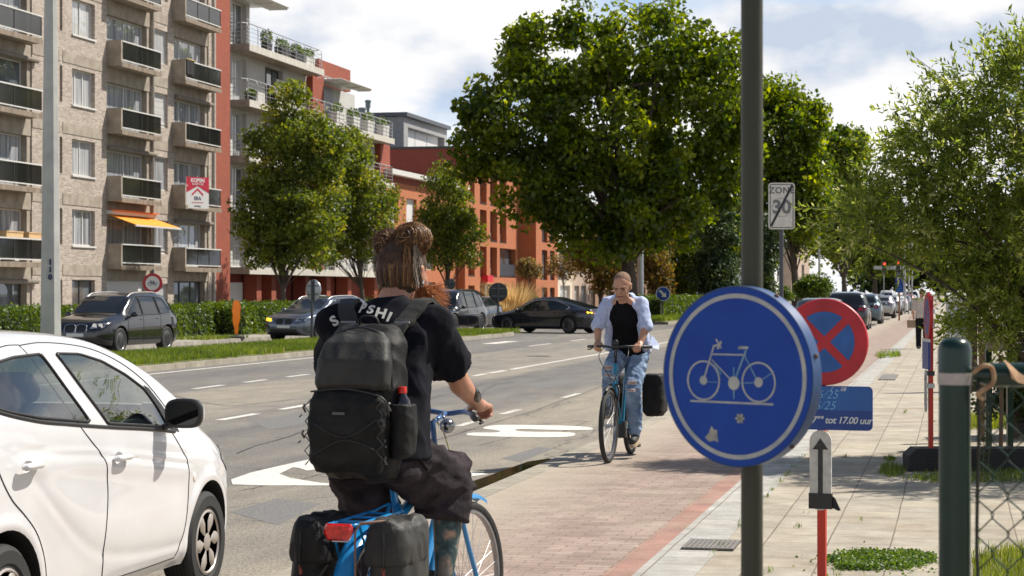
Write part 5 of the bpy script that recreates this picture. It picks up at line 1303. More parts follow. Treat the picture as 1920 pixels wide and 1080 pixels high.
def cut_arches(bm, P, mats):
    me = bpy.data.meshes.new('b'); bm.to_mesh(me); bm.free()
    for m in mats: me.materials.append(m)
    o = bpy.data.objects.new('b', me); COL.objects.link(o); cuts = []
    for yc in P['axles']:
        for sx in (-1, 1):
            m = MB(); r = P['arch']; x0, x1 = sx*(P['W']/2-.30), sx*(P['W']/2+.3)
            prof = [(0,x0),(r,x0),(r,x1),(0,x1)] if sx > 0 else [(0,x1),(r,x1),(r,x0),(0,x0)]
            m.lathe(prof, 40, axis='X', c=(0,yc,P['R']+P.get('archz',0)))
            c = m.build('c', mats[0]); cuts.append(c)
            md = o.modifiers.new('x','BOOLEAN'); md.operation = 'DIFFERENCE'; md.solver = 'EXACT'; md.object = c
    for (yc, zc) in P.get('cups', []):
        for sx in (-1, 1):
            m = MB(); m.ell((sx*(P['W']/2+.012), yc, zc), (.032,.060,.042), 28, 18); c = m.build('c', mats[0]); cuts.append(c)
            md = o.modifiers.new('x','BOOLEAN'); md.operation = 'DIFFERENCE'; md.solver = 'EXACT'; md.object = c
    dg = bpy.context.evaluated_depsgraph_get(); dg.update()
    out = bpy.data.meshes.new_from_object(o.evaluated_get(dg))
    for c in cuts: bpy.data.objects.remove(c)
    bpy.data.objects.remove(o)
    r = P['arch']; zc = P['R']+P.get('archz',0)
    for p in out.polygons:
        c = p.center
        for yc in P['axles']:
            d = math.hypot(c.y-yc, c.z-zc)
            if (abs(abs(c.x)-(P['W']/2-.30)) < .004 and d < r+.01 and abs(p.normal.x) > .9) or (d < r+.02 and abs(p.normal.x) < .25 and (p.normal.y*(c.y-yc)+p.normal.z*(c.z-zc)) < -.8*d and abs(c.x) > P['W']/2-.31): p.material_index = 1
        if c.z < finterp(P['bottom'], c.y)+.004: p.material_index = 1
    return out
def inpoly(x, y, P):
    c = False; n = len(P)
    for i in range(n):
        x1, y1 = P[i]; x2, y2 = P[(i+1) % n]
        if (y1 > y) != (y2 > y) and x < (x2-x1)*(y-y1)/(y2-y1)+x1: c = not c
    return c
def round_poly(P, r=.03, n=4):
    out = []
    k = len(P)
    for i in range(k):
        a, b, c = Vector(P[i-1]), Vector(P[i]), Vector(P[(i+1) % k])
        d1 = (a-b); d2 = (c-b); q = min(r, d1.length*.45, d2.length*.45)
        p0 = b+d1.normalized()*q; p1 = b+d2.normalized()*q
        for j in range(n+1): t = j/n; out.append(tuple((1-t)**2*p0+2*t*(1-t)*b+t*t*p1))
    return out
def project(bvh, poly, side, off=.004, step=.05, name='panel', mats=None, parent=None, thick=0, smooth=True):
    """panel cut to a 2D outline and laid on the shell. side: 'R','L' (y,z seen from the side), 'F','B' (x,z), 'T' (x,y)"""
    xs = [p[0] for p in poly]; ys = [p[1] for p in poly]; pts = [Vector(p) for p in poly]; n = len(pts)
    ex = []
    for i in range(n):
        a, b = pts[i], pts[(i+1) % n]; k = max(1, int((b-a).length/step))
        for j in range(k): ex.append(a+(b-a)*j/k)
    edges = [(i, (i+1) % len(ex)) for i in range(len(ex))]; allp = list(ex)
    x = min(xs)+step/2
    while x < max(xs):
        y = min(ys)+step/2
        while y < max(ys):
            if inpoly(x, y, poly) and min((Vector((x,y))-e).length for e in ex) > step*.4: allp.append(Vector((x, y)))
            y += step
        x += step
    V, E, F, *_ = geometry.delaunay_2d_cdt(allp, edges, [], 1, 1e-6)
    out = []; last = None
    for v in V:
        if side in 'RL':
            sx = 1 if side == 'R' else -1; h = bvh.ray_cast(Vector((sx*3, v[0], v[1])), Vector((-sx,0,0)))
        elif side in 'FB':
            sy = 1 if side == 'F' else -1; h = bvh.ray_cast(Vector((v[0], sy*6, v[1])), Vector((0,-sy,0)))
        else: h = bvh.ray_cast(Vector((v[0], v[1], 4)), Vector((0,0,-1)))
        if h[0] is None: out.append(None)
        else:
            out.append(h[0]+h[1]*off); last = out[-1]
    if last is None: return None
    for i, q in enumerate(out):
        if q is None:
            best = min((j for j in range(len(out)) if out[j] is not None), key=lambda j: (V[j]-V[i]).length_squared); out[i] = out[best].copy()
    m = MB(); m.add(out, [tuple(f) for f in F])
    o = m.build(name, mats, parent, smooth='all', fix=False)
    me = o.data; d = {'R':(1,0,0),'L':(-1,0,0),'F':(0,1,0),'B':(0,-1,0),'T':(0,0,1)}[side]
    if sum(p.normal.dot(Vector(d))*p.area for p in me.polygons) < 0: me.flip_normals()
    return o
def ribbon(bvh, pts, side, w=.006, off=.002, mb=None, closed=False):
    """thin tube following the shell along 2D points"""
    P = []
    pp = crom([(p[0],p[1],0) for p in pts], 6, closed)
    for v in pp:
        if side in 'RL':
            sx = 1 if side == 'R' else -1; h = bvh.ray_cast(Vector((sx*3, v[0], v[1])), Vector((-sx,0,0)))
        elif side in 'FB':
            sy = 1 if side == 'F' else -1; h = bvh.ray_cast(Vector((v[0], sy*6, v[1])), Vector((0,-sy,0)))
        else: h = bvh.ray_cast(Vector((v[0], v[1], 4)), Vector((0,0,-1)))
        if h[0] is not None: P.append(h[0]+h[1]*off)
    if len(P) > 1: mb.tube(P, w/2, n=6, closed=closed, cap=not closed)
M_tyre = pbr('tyre_rubber', (.018,.018,.018), .75, bump=.3, bscale=120)
M_rim = pbr('alloy_rim', (.55,.55,.56), .3, .8, var=.1); M_rimg = pbr('dark_alloy_rim', (.22,.22,.23), .35, .7)
M_hub = pbr('silver_hubcap', (.50,.46,.42), .38, .55, var=.15, scale=20, col2=(.42,.36,.31))
M_lens = pbr('headlamp_glass', (.30,.33,.36), .05, .3, var=.3, scale=30, coat=1.0); M_lensd = pbr('headlamp_inside', (.55,.58,.6), .15, .6)
M_tail = pbr('tail_lamp_red', (.35,.006,.008), .2, var=.3, coat=1.0); M_plate = pbr('number_plate_white', (.68,.68,.64), .5, var=.05)
M_seal = pbr('window_rubber', (.012,.012,.013), .5)
def wheel(parent, x, y, Rr, w, sx, spokes=5, rimm=None, detail=True, hub=False):
    t = MB(); r0 = Rr*.66
    prof = [(r0,-w/2+.01),(r0+.012,-w/2),(Rr*.9,-w/2),(Rr*.975,-w/2+.018),(Rr,-w/2+.04)]
    for k in range(5): q = -w/2+.045+(w-.09)*k/4; prof += [(Rr,q-.004),(Rr-.006,q),(Rr,q+.004)] if detail else [(Rr,q)]
    prof += [(Rr,w/2-.04),(Rr*.975,w/2-.018),(Rr*.9,w/2),(r0+.012,w/2),(r0,w/2-.01)]
    t.lathe(prof, 48 if detail else 28, axis='X'); o = t.build('wheel', M_tyre, parent, smooth=30, loc=(x,y,Rr))
    m = MB(); f = sx*(w/2-.028); b = sx*(-w/2+.03)
    m.lathe([(r0+.002,f+sx*.018),(r0-.006,f+sx*.022),(r0-.03,f),(r0-.035,b),(0,b)] , 40, axis='X'); 
    m.build('rim_barrel', M_rimg if not hub else M_darkint, o, smooth=30)
    m = MB()
    if hub:
        # plastic wheel cover with six paddles and dark slots between them
        m.lathe([(r0+.0,f+sx*.016),(r0*.90,f+sx*.026),(r0*.86,f+sx*.018),(r0*.86,f-sx*.004),(r0+.0,f-sx*.004)], 60, axis='X')
        m.lathe([(r0*.26,f-sx*.004),(r0*.26,f+sx*.018),(r0*.17,f+sx*.026),(0.0,f+sx*.028)], 32, axis='X')
        for k in range(spokes):
            a = 2*math.pi*k/spokes+.3; rows = []
            for (rr, hw, h) in ((.20,.15,.018),(.42,.27,.024),(.62,.33,.030),(.80,.30,.028),(.90,.26,.022)):
                da = hw/max(rr,.3)*.62; ring = []
                for q in (-1,-.6,-.2,.2,.6,1): an = a+q*da+.18*rr; ring.append((f+sx*(h-.012*q*q), rr*r0*math.sin(an), rr*r0*math.cos(an)))
                for q in (1,-1): an = a+q*da+.18*rr; ring.append((f-sx*.004, rr*r0*math.sin(an), rr*r0*math.cos(an)))
                rows.append(ring)
            m.loft(rows)
    else:
        m.lathe([(r0+.0,f+sx*.012),(r0*.94,f+sx*.02),(r0*.90,f+sx*.008),(r0*.90,f-sx*.01)], 40, axis='X')
        m.lathe([(r0*.24,f-sx*.02),(r0*.22,f+sx*.006),(0,f+sx*.008)], 20, axis='X')
        for k in range(spokes):
            a = 2*math.pi*k/spokes+.2
            for da in ((-.16,.16) if spokes <= 5 else (0,)):
                c, s_ = math.cos(a+da), math.sin(a+da); c2, s2 = math.cos(a+da*.55), math.sin(a+da*.55)
                m.tube([(f+sx*0,r0*.15*s2,r0*.15*c2),(f+sx*.004,r0*.55*s_,r0*.55*c),(f+sx*.004,r0*.93*s_,r0*.93*c)], r0*.055, n=6)
    m.build('rim', rimm or M_rim, o, smooth=35)
    return o
def car(name, lab, loc, rz, P, pm, detail=0, group=None, cat='car', holes=False, **opt):
    """detail 0 far, 1 mid, 2 foreground"""
    t = thing(name, lab, cat, loc, rz, group); ny = {0:44,1:90,2:210}[detail]; ns = {0:3,1:5,2:12}[detail]
    bm = make_shell(P, ny, ns)
    me = cut_arches(bm, P, [pm, M_darkint])
    tmp = bmesh.new(); tmp.from_mesh(me); bvh = BVHTree.FromBMesh(tmp)
    wins = [round_poly(w, .035 if detail else .02, 4) for w in P['windows']]
    if holes:
        kill = [f for f in tmp.faces if abs(f.calc_center_median().x) > .35 and any(inpoly(f.calc_center_median().y, f.calc_center_median().z, w) for w in wins) and f.material_index == 0]
        for nm, poly, sd, mt in P['panels']:
            if nm in ('windscreen','rear_window'):
                for f in tmp.faces:
                    c = f.calc_center_median()
                    if f.material_index == 0 and inpoly(c.x, c.z, poly) and (c.y > 0) == (sd == 'F') and c.z > finterp(P['belt'], c.y)+.01: kill.append(f)
        kill = list(set(kill))
        bmesh.ops.delete(tmp, geom=kill, context='FACES'); tmp.to_mesh(me)
    tmp.free()
    me.polygons.foreach_set('use_smooth', [True]*len(me.polygons))
    try: me.set_sharp_from_angle(angle=R(38))
    except Exception: pass
    me.name = 'body'; body = link('body', me, t); st = {0:.16,1:.09,2:.05}[detail]
    sides = opt.get('sides', 'RL')
    gm = opt.get('glass', M_glassdark)
    for sd in sides:
        m = MB()
        for w in wins:
            project(bvh, w, sd, .003, st, 'side_window', gm, t)
            if detail: ribbon(bvh, w, sd, .016 if detail == 2 else .03, .003, m, True)
        if opt.get('chrome_line') and detail: pass
        if m.v: m.build('window_seal', opt.get('sealmat', M_seal), t, smooth='all')
    for nm, poly, sd, mt in P['panels']:
        project(bvh, round_poly(poly, .03, 3), sd, .005, st, nm, mt, t)
    if detail:
        for sd in sides:
            m = MB()
            for l in P.get('seams', []): ribbon(bvh, l, sd, .006 if detail == 2 else .012, .0006, m)
            if m.v: m.build('door_seam', M_seal, t, smooth='all')
            for l in P.get('handles', []):
                h = bvh.ray_cast(Vector(((3 if sd == 'R' else -3), l[0], l[1])), Vector((-1 if sd == 'R' else 1,0,0)))
                if h[0] is not None and detail == 1: m = MB(); m.ell(h[0], (.025,.09,.018)); m.build('door_handle', opt.get('handlemat', pm), t, smooth='all')
    for yc in P['axles']:
        for sx in (-1, 1): wheel(t, sx*(P['W']/2-P.get('tyre_w',.2)/2-.012), yc, P['R'], P.get('tyre_w',.2), sx, opt.get('spokes', 5), opt.get('rim'), detail > 1, hub=opt.get('hub', False))
    if opt.get('mirrors', True):
        for sx in (-1, 1):
            my, mz = P['mirror']; m = MB(); x = sx*(P['W']/2+.06)
            h = bvh.ray_cast(Vector((sx*3, my, mz-.04)), Vector((-sx,0,0))); bx = h[0].x if h[0] is not None else sx*P['W']/2
            m.ell((bx+sx*.13,my,mz), (.105,.06,.07), 12, 8); m.tube([(bx-sx*.02,my-.02,mz-.06),(bx+sx*.09,my,mz-.045)], .02, n=6); m.build('side_mirror', opt.get('mirrormat', pm), t, smooth='all')
    if opt.get('rails'):
        for sx in (-1, 1):
            m = MB(); r = [];
            for y in opt['rails']:
                q = bvh.ray_cast(Vector((sx*finterp(P['roofw'], y)*.86, y, 4)), Vector((0,0,-1)))[0]
                r.append((sx*finterp(P['roofw'], y)*.86, y, q.z+.035))
            r[0] = (r[0][0], r[0][1], r[0][2]-.04); r[-1] = (r[-1][0], r[-1][1], r[-1][2]-.04)
            m.tube(crom(r, 4), .018, n=6); m.build('roof_rail', opt.get('railmat', M_alu), t, smooth='all')
    return t, body, bvh
def scale_table(tab, k0, d0=0, k1=1): return [(a*k0+d0, b*k1) for a, b in tab]
def suv(L=4.65, W=1.88, Hh=1.68, R_=.36, wb=2.81):
    f = L/2; a0, a1 = -wb/2-.02, wb/2+.03
    P = dict(W=W, R=R_, arch=R_+.065, y0=-f, y1=f, axles=(a0,a1), tyre_w=.24)
    P['bottom'] = [(-f,.42),(-f+.1,.30),(-f+.5,.22),(f-.6,.22),(f-.12,.26),(f,.36)]
    P['belt'] = [(-f,.74),(-f+.12,1.02),(-1.2,1.06),(.9,.99),(1.5,.93),(f-.25,.84),(f-.05,.70),(f,.55)]
    P['top'] = [(-f,.80),(-f+.06,1.05),(-f+.16,1.14),(-f+.42,Hh-.16),(-f+.62,Hh-.05),(-1.2,Hh),(-.2,Hh),(.42,Hh-.07),(.85,Hh-.32),(1.22,1.09),(1.6,1.03),(f-.25,.92),(f-.08,.80),(f-.02,.66),(f,.56)]
    w = W/2
    P['plan'] = [(-f,w*.72),(-f+.06,w*.84),(-f+.3,w*.965),(-f+.8,w),(f-1.0,w),(f-.45,w*.97),(f-.15,w*.87),(f-.04,w*.74),(f,w*.60)]
    P['roofw'] = [(-f,w*.74),(-f+.4,w*.70),(-1,w*.735),(0,w*.75),(.7,w*.77),(1.3,w*.84),(f,w*.7)]
    q = Hh-.10
    P['windows'] = [[(.12,1.05),(.95,1.03),(.90,1.12),(.50,q-.14),(.20,q),(.14,q)], [(.06,1.06),(.08,q),(-.85,q-.01),(-.93,1.08)], [(-1.0,1.09),(-.93,q-.02),(-1.35,q-.05),(-1.68,1.18),(-1.62,1.12)]]
    P['seams'] = [[(1.0,.98),(1.02,.7),(.95,.35)], [(.09,1.04),(.10,.7),(.08,.32)], [(-.97,1.07),(-.98,.85),(-.90,.55),(-.80,.36)], [(.95,.30),(0,.28),(-.8,.32)]]
    P['handles'] = [(.25,.93),(-.75,.96)]; P['mirror'] = (.82,1.08)
    P['panels'] = [('windscreen', [(-w*.72,1.13),(w*.72,1.13),(w*.60,Hh-.10),(-w*.60,Hh-.10)], 'F', M_glassdark), ('rear_window', [(-w*.66,1.16),(w*.66,1.16),(w*.54,Hh-.14),(-w*.54,Hh-.14)], 'B', M_glassdark)]
    P['tail'] = [[(w*.52,.92),(w*.88,.92),(w*.88,1.04),(w*.55,1.02)]]
    return P
def add_face(P, style):
    w = P['W']/2
    def mir(p): return [(-a,b) for a,b in p][::-1]
    if style == 'kidney':
        for s in (0, 1):
            k = [(.03,.60),(.30,.61),(.33,.72),(.29,.80),(.04,.80)]; P['panels'].append(('grille', mir(k) if s else k, 'F', M_black))
            h = [(.42,.70),(.80,.74),(.80,.85),(.50,.83)]; P['panels'].append(('headlight', mir(h) if s else h, 'F', M_lensd))
        P['panels'].append(('lower_intake', [(-.6,.32),(.6,.32),(.52,.46),(-.52,.46)], 'F', M_black)); P['panels'].append(('number_plate', [(-.26,.49),(.26,.49),(.26,.58),(-.26,.58)], 'F', M_plate))
    else:
        P['panels'].append(('grille', [(-.5,.58),(.5,.58),(.55,.76),(-.55,.76)], 'F', M_black))
        for s in (0, 1):
            h = [(.50,.68),(.84,.72),(.84,.83),(.56,.80)]; P['panels'].append(('headlight', mir(h) if s else h, 'F', M_lensd))
        P['panels'].append(('number_plate', [(-.26,.46),(.26,.46),(.26,.56),(-.26,.56)], 'F', M_plate))
    for s in (0, 1):
        h = [(w*.50,.90),(w*.88,.90),(w*.88,1.04),(w*.56,1.03)] if P['y1'] > 0 else []; P['panels'].append(('tail_light', mir(h) if s else h, 'B', M_tail))
    P['panels'].append(('number_plate', [(-.26,.76),(.26,.76),(.26,.88),(-.26,.88)], 'B', M_plate))
    return P
def sedan(L=4.95, W=1.93, Hh=1.44, R_=.35, wb=2.95):
    f = L/2; P = dict(W=W, R=R_, arch=R_+.05, y0=-f, y1=f, axles=(-wb/2-.02,wb/2+.03), tyre_w=.24); w = W/2
    P['bottom'] = [(-f,.42),(-f+.1,.28),(-f+.5,.17),(f-.6,.17),(f-.12,.20),(f,.34)]
    P['belt'] = [(-f,.72),(-f+.1,.92),(-1.2,.95),(.9,.88),(1.5,.80),(f-.25,.70),(f-.05,.60),(f,.50)]
    P['top'] = [(-f,.78),(-f+.05,.98),(-f+.15,1.03),(-f+.45,1.09),(-1.4,1.26),(-.9,1.38),(-.35,Hh),(.15,Hh-.02),(.7,Hh-.2),(1.3,.96),(1.7,.88),(f-.25,.76),(f-.08,.68),(f,.54)]
    P['plan'] = [(-f,w*.70),(-f+.06,w*.82),(-f+.3,w*.95),(-f+.9,w),(f-1.1,w*.985),(f-.45,w*.95),(f-.15,w*.84),(f-.04,w*.70),(f,w*.55)]
    P['roofw'] = [(-f,w*.8),(-1.7,w*.70),(-1,w*.66),(0,w*.69),(.7,w*.74),(1.3,w*.84),(f,w*.7)]
    P['windows'] = [[(.02,.93),(1.05,.92),(.55,1.20),(.25,1.32),(.05,1.35)], [(-.05,.94),(-.02,1.355),(-.6,1.34),(-1.1,1.22),(-1.45,1.06),(-1.35,1.0),(-.9,.96)]]
    P['seams'] = [[(1.05,.88),(1.05,.6),(.98,.28)], [(-.02,.93),(0,.6),(-.02,.26)], [(-1.05,.96),(-1.1,.75),(-.95,.45),(-.9,.28)]]
    P['handles'] = [(.15,.80),(-.85,.84)]; P['mirror'] = (.95,.95)
    P['panels'] = [('windscreen', [(-w*.72,.99),(w*.72,.99),(w*.56,Hh-.09),(-w*.56,Hh-.09)], 'F', M_glassdark), ('rear_window', [(-w*.60,1.12),(w*.60,1.12),(w*.50,Hh-.10),(-w*.50,Hh-.10)], 'B', M_glassdark)]
    return P
M_pblack = paint('black_car_paint', (.006,.007,.010), .3, rough=.2); M_pnavy = paint('dark_blue_grey_paint', (.014,.018,.028), .5, rough=.25)
M_pgrey = paint('steel_grey_paint', (.13,.15,.19), .75, rough=.28); M_psilver = paint('silver_paint', (.42,.42,.42), .7, rough=.3)
M_pteal = paint('blue_grey_paint', (.08,.12,.15), .6, rough=.3); M_pred = paint('dark_red_paint', (.25,.02,.02), .3); M_pwhite = paint('white_car_paint', (.66,.66,.67), 0, rough=.3)
M_pgreen = paint('dark_green_grey_paint', (.045,.06,.06), .5, rough=.3)
LZ = ROAD
def on_road(px, z): p = WD(px, HZ, z); return p
def cars_left():
    # black SUV facing the viewer: seen from its left side
    P = add_face(suv(), 'kidney')
    p = WD(216, HZ, 57.0); t, b, bv = car('parked_car', 'black suv with a twin kidney grille driving behind the lamp mast', (p.x, p.y, LZ+.0), math.pi+R(-4), P, M_pblack, 1, rails=(-1.5,-1.1,-.4,.2,.5), mirrormat=M_pblack, cat='car')
    m = MB()
    for sx in (-1, 1):
        for i in (0, 1):
            h = bv.ray_cast(Vector((sx*(.56+.16*i), 6, .78)), Vector((0,-1,0)))[0]
            if h is not None: m.lathe([(.055,.0),(.07,.02),(.05,.02)], 14, axis='Y', c=(h.x,h.y-.002,h.z))
    m.build('lamp_ring', M_chrome, t)
    m = MB()
    for s in (-1, 1): ribbon(bv, [(s*a,z) for a,z in [(.03,.60),(.30,.61),(.33,.72),(.29,.80),(.04,.80)]], 'F', .022, .006, m, True)
    m.build('grille_frame', M_chrome, t)
    # grey SUV behind the round sign back
    P = add_face(suv(4.6, 1.86, 1.56), 'kidney')
    p = WD(601, HZ, 70); t, b, bv = car('parked_car', 'steel grey suv with a lit amber headlight behind the round sign back', (p.x, p.y, LZ), math.pi+R(-15), P, M_pgrey, 1, rails=(-1.5,-1.1,-.4,.2,.5))
    h = project(bv, round_poly([(.50,.70),(.80,.74),(.80,.83),(.52,.80)], .02), 'F', .012, .1, 'lit_headlight', pbr('amber_light', (.9,.55,.02), .4, emit=((1,.62,.03),1.6)), t)
    # big black pickup-like suv and dark car behind it
    P = add_face(suv(5.0, 1.98, 1.83, .40, 2.95), 'plain'); p = WD(838, HZ, 84)
    car('parked_car', 'tall glossy black suv just right of the ginger bearded cyclist', (p.x, p.y, LZ), math.pi+R(-8), P, M_pblack, 1)
    P = add_face(suv(4.3, 1.8, 1.50), 'plain'); p = WD(884, HZ, 93)
    car('parked_car', 'dark grey hatchback mostly hidden behind the tall black suv', (p.x, p.y, LZ), math.pi+R(-6), P, M_pnavy, 1)
    # dark saloon seen from the rear quarter, crossing to the left
    P = sedan(Hh=1.50); w = P['W']/2
    for s in (0, 1):
        h = [(w*.45,.80),(w*.90,.84),(w*.92,.92),(w*.50,.90)]; P['panels'].append(('tail_light', [(-a,b) for a,b in h][::-1] if s else h, 'B', M_tail))
    P['panels'] += [('number_plate', [(-.26,.66),(.26,.66),(.26,.78),(-.26,.78)], 'B', M_plate), ('chrome_strip', [(-.5,.80),(.5,.80),(.5,.83),(-.5,.83)], 'B', M_chrome), ('headlight', [(.5,.6),(.85,.64),(.8,.70),(.5,.66)], 'F', M_lensd)]
    p = WD(1030, HZ, 84.5); t, b, bv = car('saloon_car', 'dark blue black saloon car seen from behind, turning left across the junction', (p.x, p.y, LZ), TH+R(57), P, M_pnavy, 1, spokes=9, rim=M_rim)
    for pl, sd in (([(-.05,.94),(-.0,1.355),(-.6,1.34),(-1.1,1.22),(-1.45,1.06)], 'L'),):
        m = MB(); ribbon(bv, [(1.08,.93),(.55,1.215),(.25,1.335),(-.0,1.37),(-.6,1.355),(-1.1,1.235),(-1.47,1.06),(-1.37,.985)], 'L', .028, .008, m); m.build('chrome_line', M_chrome, t, smooth='all')
    project(bv, [(-w*.86,.82),(-w*.66,.82),(-w*.66,.88),(-w*.86,.90)], 'B', .012, .1, 'lit_indicator', pbr('amber_blinker', (.9,.6,.02), .4, emit=((1,.75,.03),2.0)), t)
cars_left()
def cars_right():
    rows = [ # centre px of the rear right wheel line, depth of the rear, kind, paint, label
        (68, 'suv', M_pgreen, 'dark green grey estate car parked nearest behind the red no stopping sign', dict(L=4.5,W=1.8,Hh=1.50)),
        (87, 'suv', M_pblack, 'black suv parked at the kerb, its red tail light beside the no stopping sign', dict(L=4.8,W=1.92,Hh=1.72,R_=.38)),
        (103, 'suv', M_pteal, 'blue grey suv parked second behind the black suv with lit looking red tail light', dict(L=4.4,W=1.84,Hh=1.62)),
        (126, 'suv', M_psilver, 'silver boxy car parked behind the blue grey suv', dict(L=3.9,W=1.8,Hh=1.50)),
        (142, 'suv', M_psilver, 'pale silver hatchback parked just before the parking sign post', dict(L=4.0,W=1.75,Hh=1.48)),
        (163, 'sedan', M_pwhite, 'low white coupe parked right of the parking sign post', dict(L=4.1,W=1.75,Hh=1.28)),
        (178, 'sedan', M_pteal, 'small blue car parked beyond the white coupe', dict(L=4.3,W=1.75,Hh=1.42)),
        (192, 'suv', M_pred, 'dark red car far along the parked row', dict(L=4.3,W=1.75,Hh=1.5)),
        (206, 'sedan', M_psilver, 'far silver saloon near the end of the parked row', dict(L=4.5,W=1.8,Hh=1.45)),
        (220, 'suv', M_pwhite, 'far white van like car at the end of the parked row', dict(L=4.9,W=1.9,Hh=1.9))]
    for z, kind, pm, lab, kw in rows:
        P = suv(**kw) if kind == 'suv' else sedan(**{**kw, 'wb': kw['L']*.6, 'R_': .33}); P = add_face(P, 'plain')
        f = kw['L']/2; px = 1790-(3.55+kw['W']/2)*(FPX/z)/CT*1.0
        p = WD(px, HZ, z); u = p.y+f
        X = -3.62-kw['W']/2
        car('parked_car', lab, (X, u, LZ), R(.4), P, pm, 0 if z > 110 else 1, group='cars parked along the kerb', mirrors=z < 110)
    # traffic far down the left lanes
    for X, u, pm, lab, k in ((-7.6, 205, M_pgrey, 'grey car driving away far down the lane beside the parked row', 0), (-7.4, 232, M_pwhite, 'white van like car far down the driving lane', 1), (-10.8, 245, M_pblack, 'dark oncoming car far down the street', 0)):
        P = add_face(suv(4.5, 1.85, 1.9 if k else 1.5), 'plain'); car('distant_car', lab, (X, u, LZ), 0, P, pm, 0, mirrors=False)
cars_right()
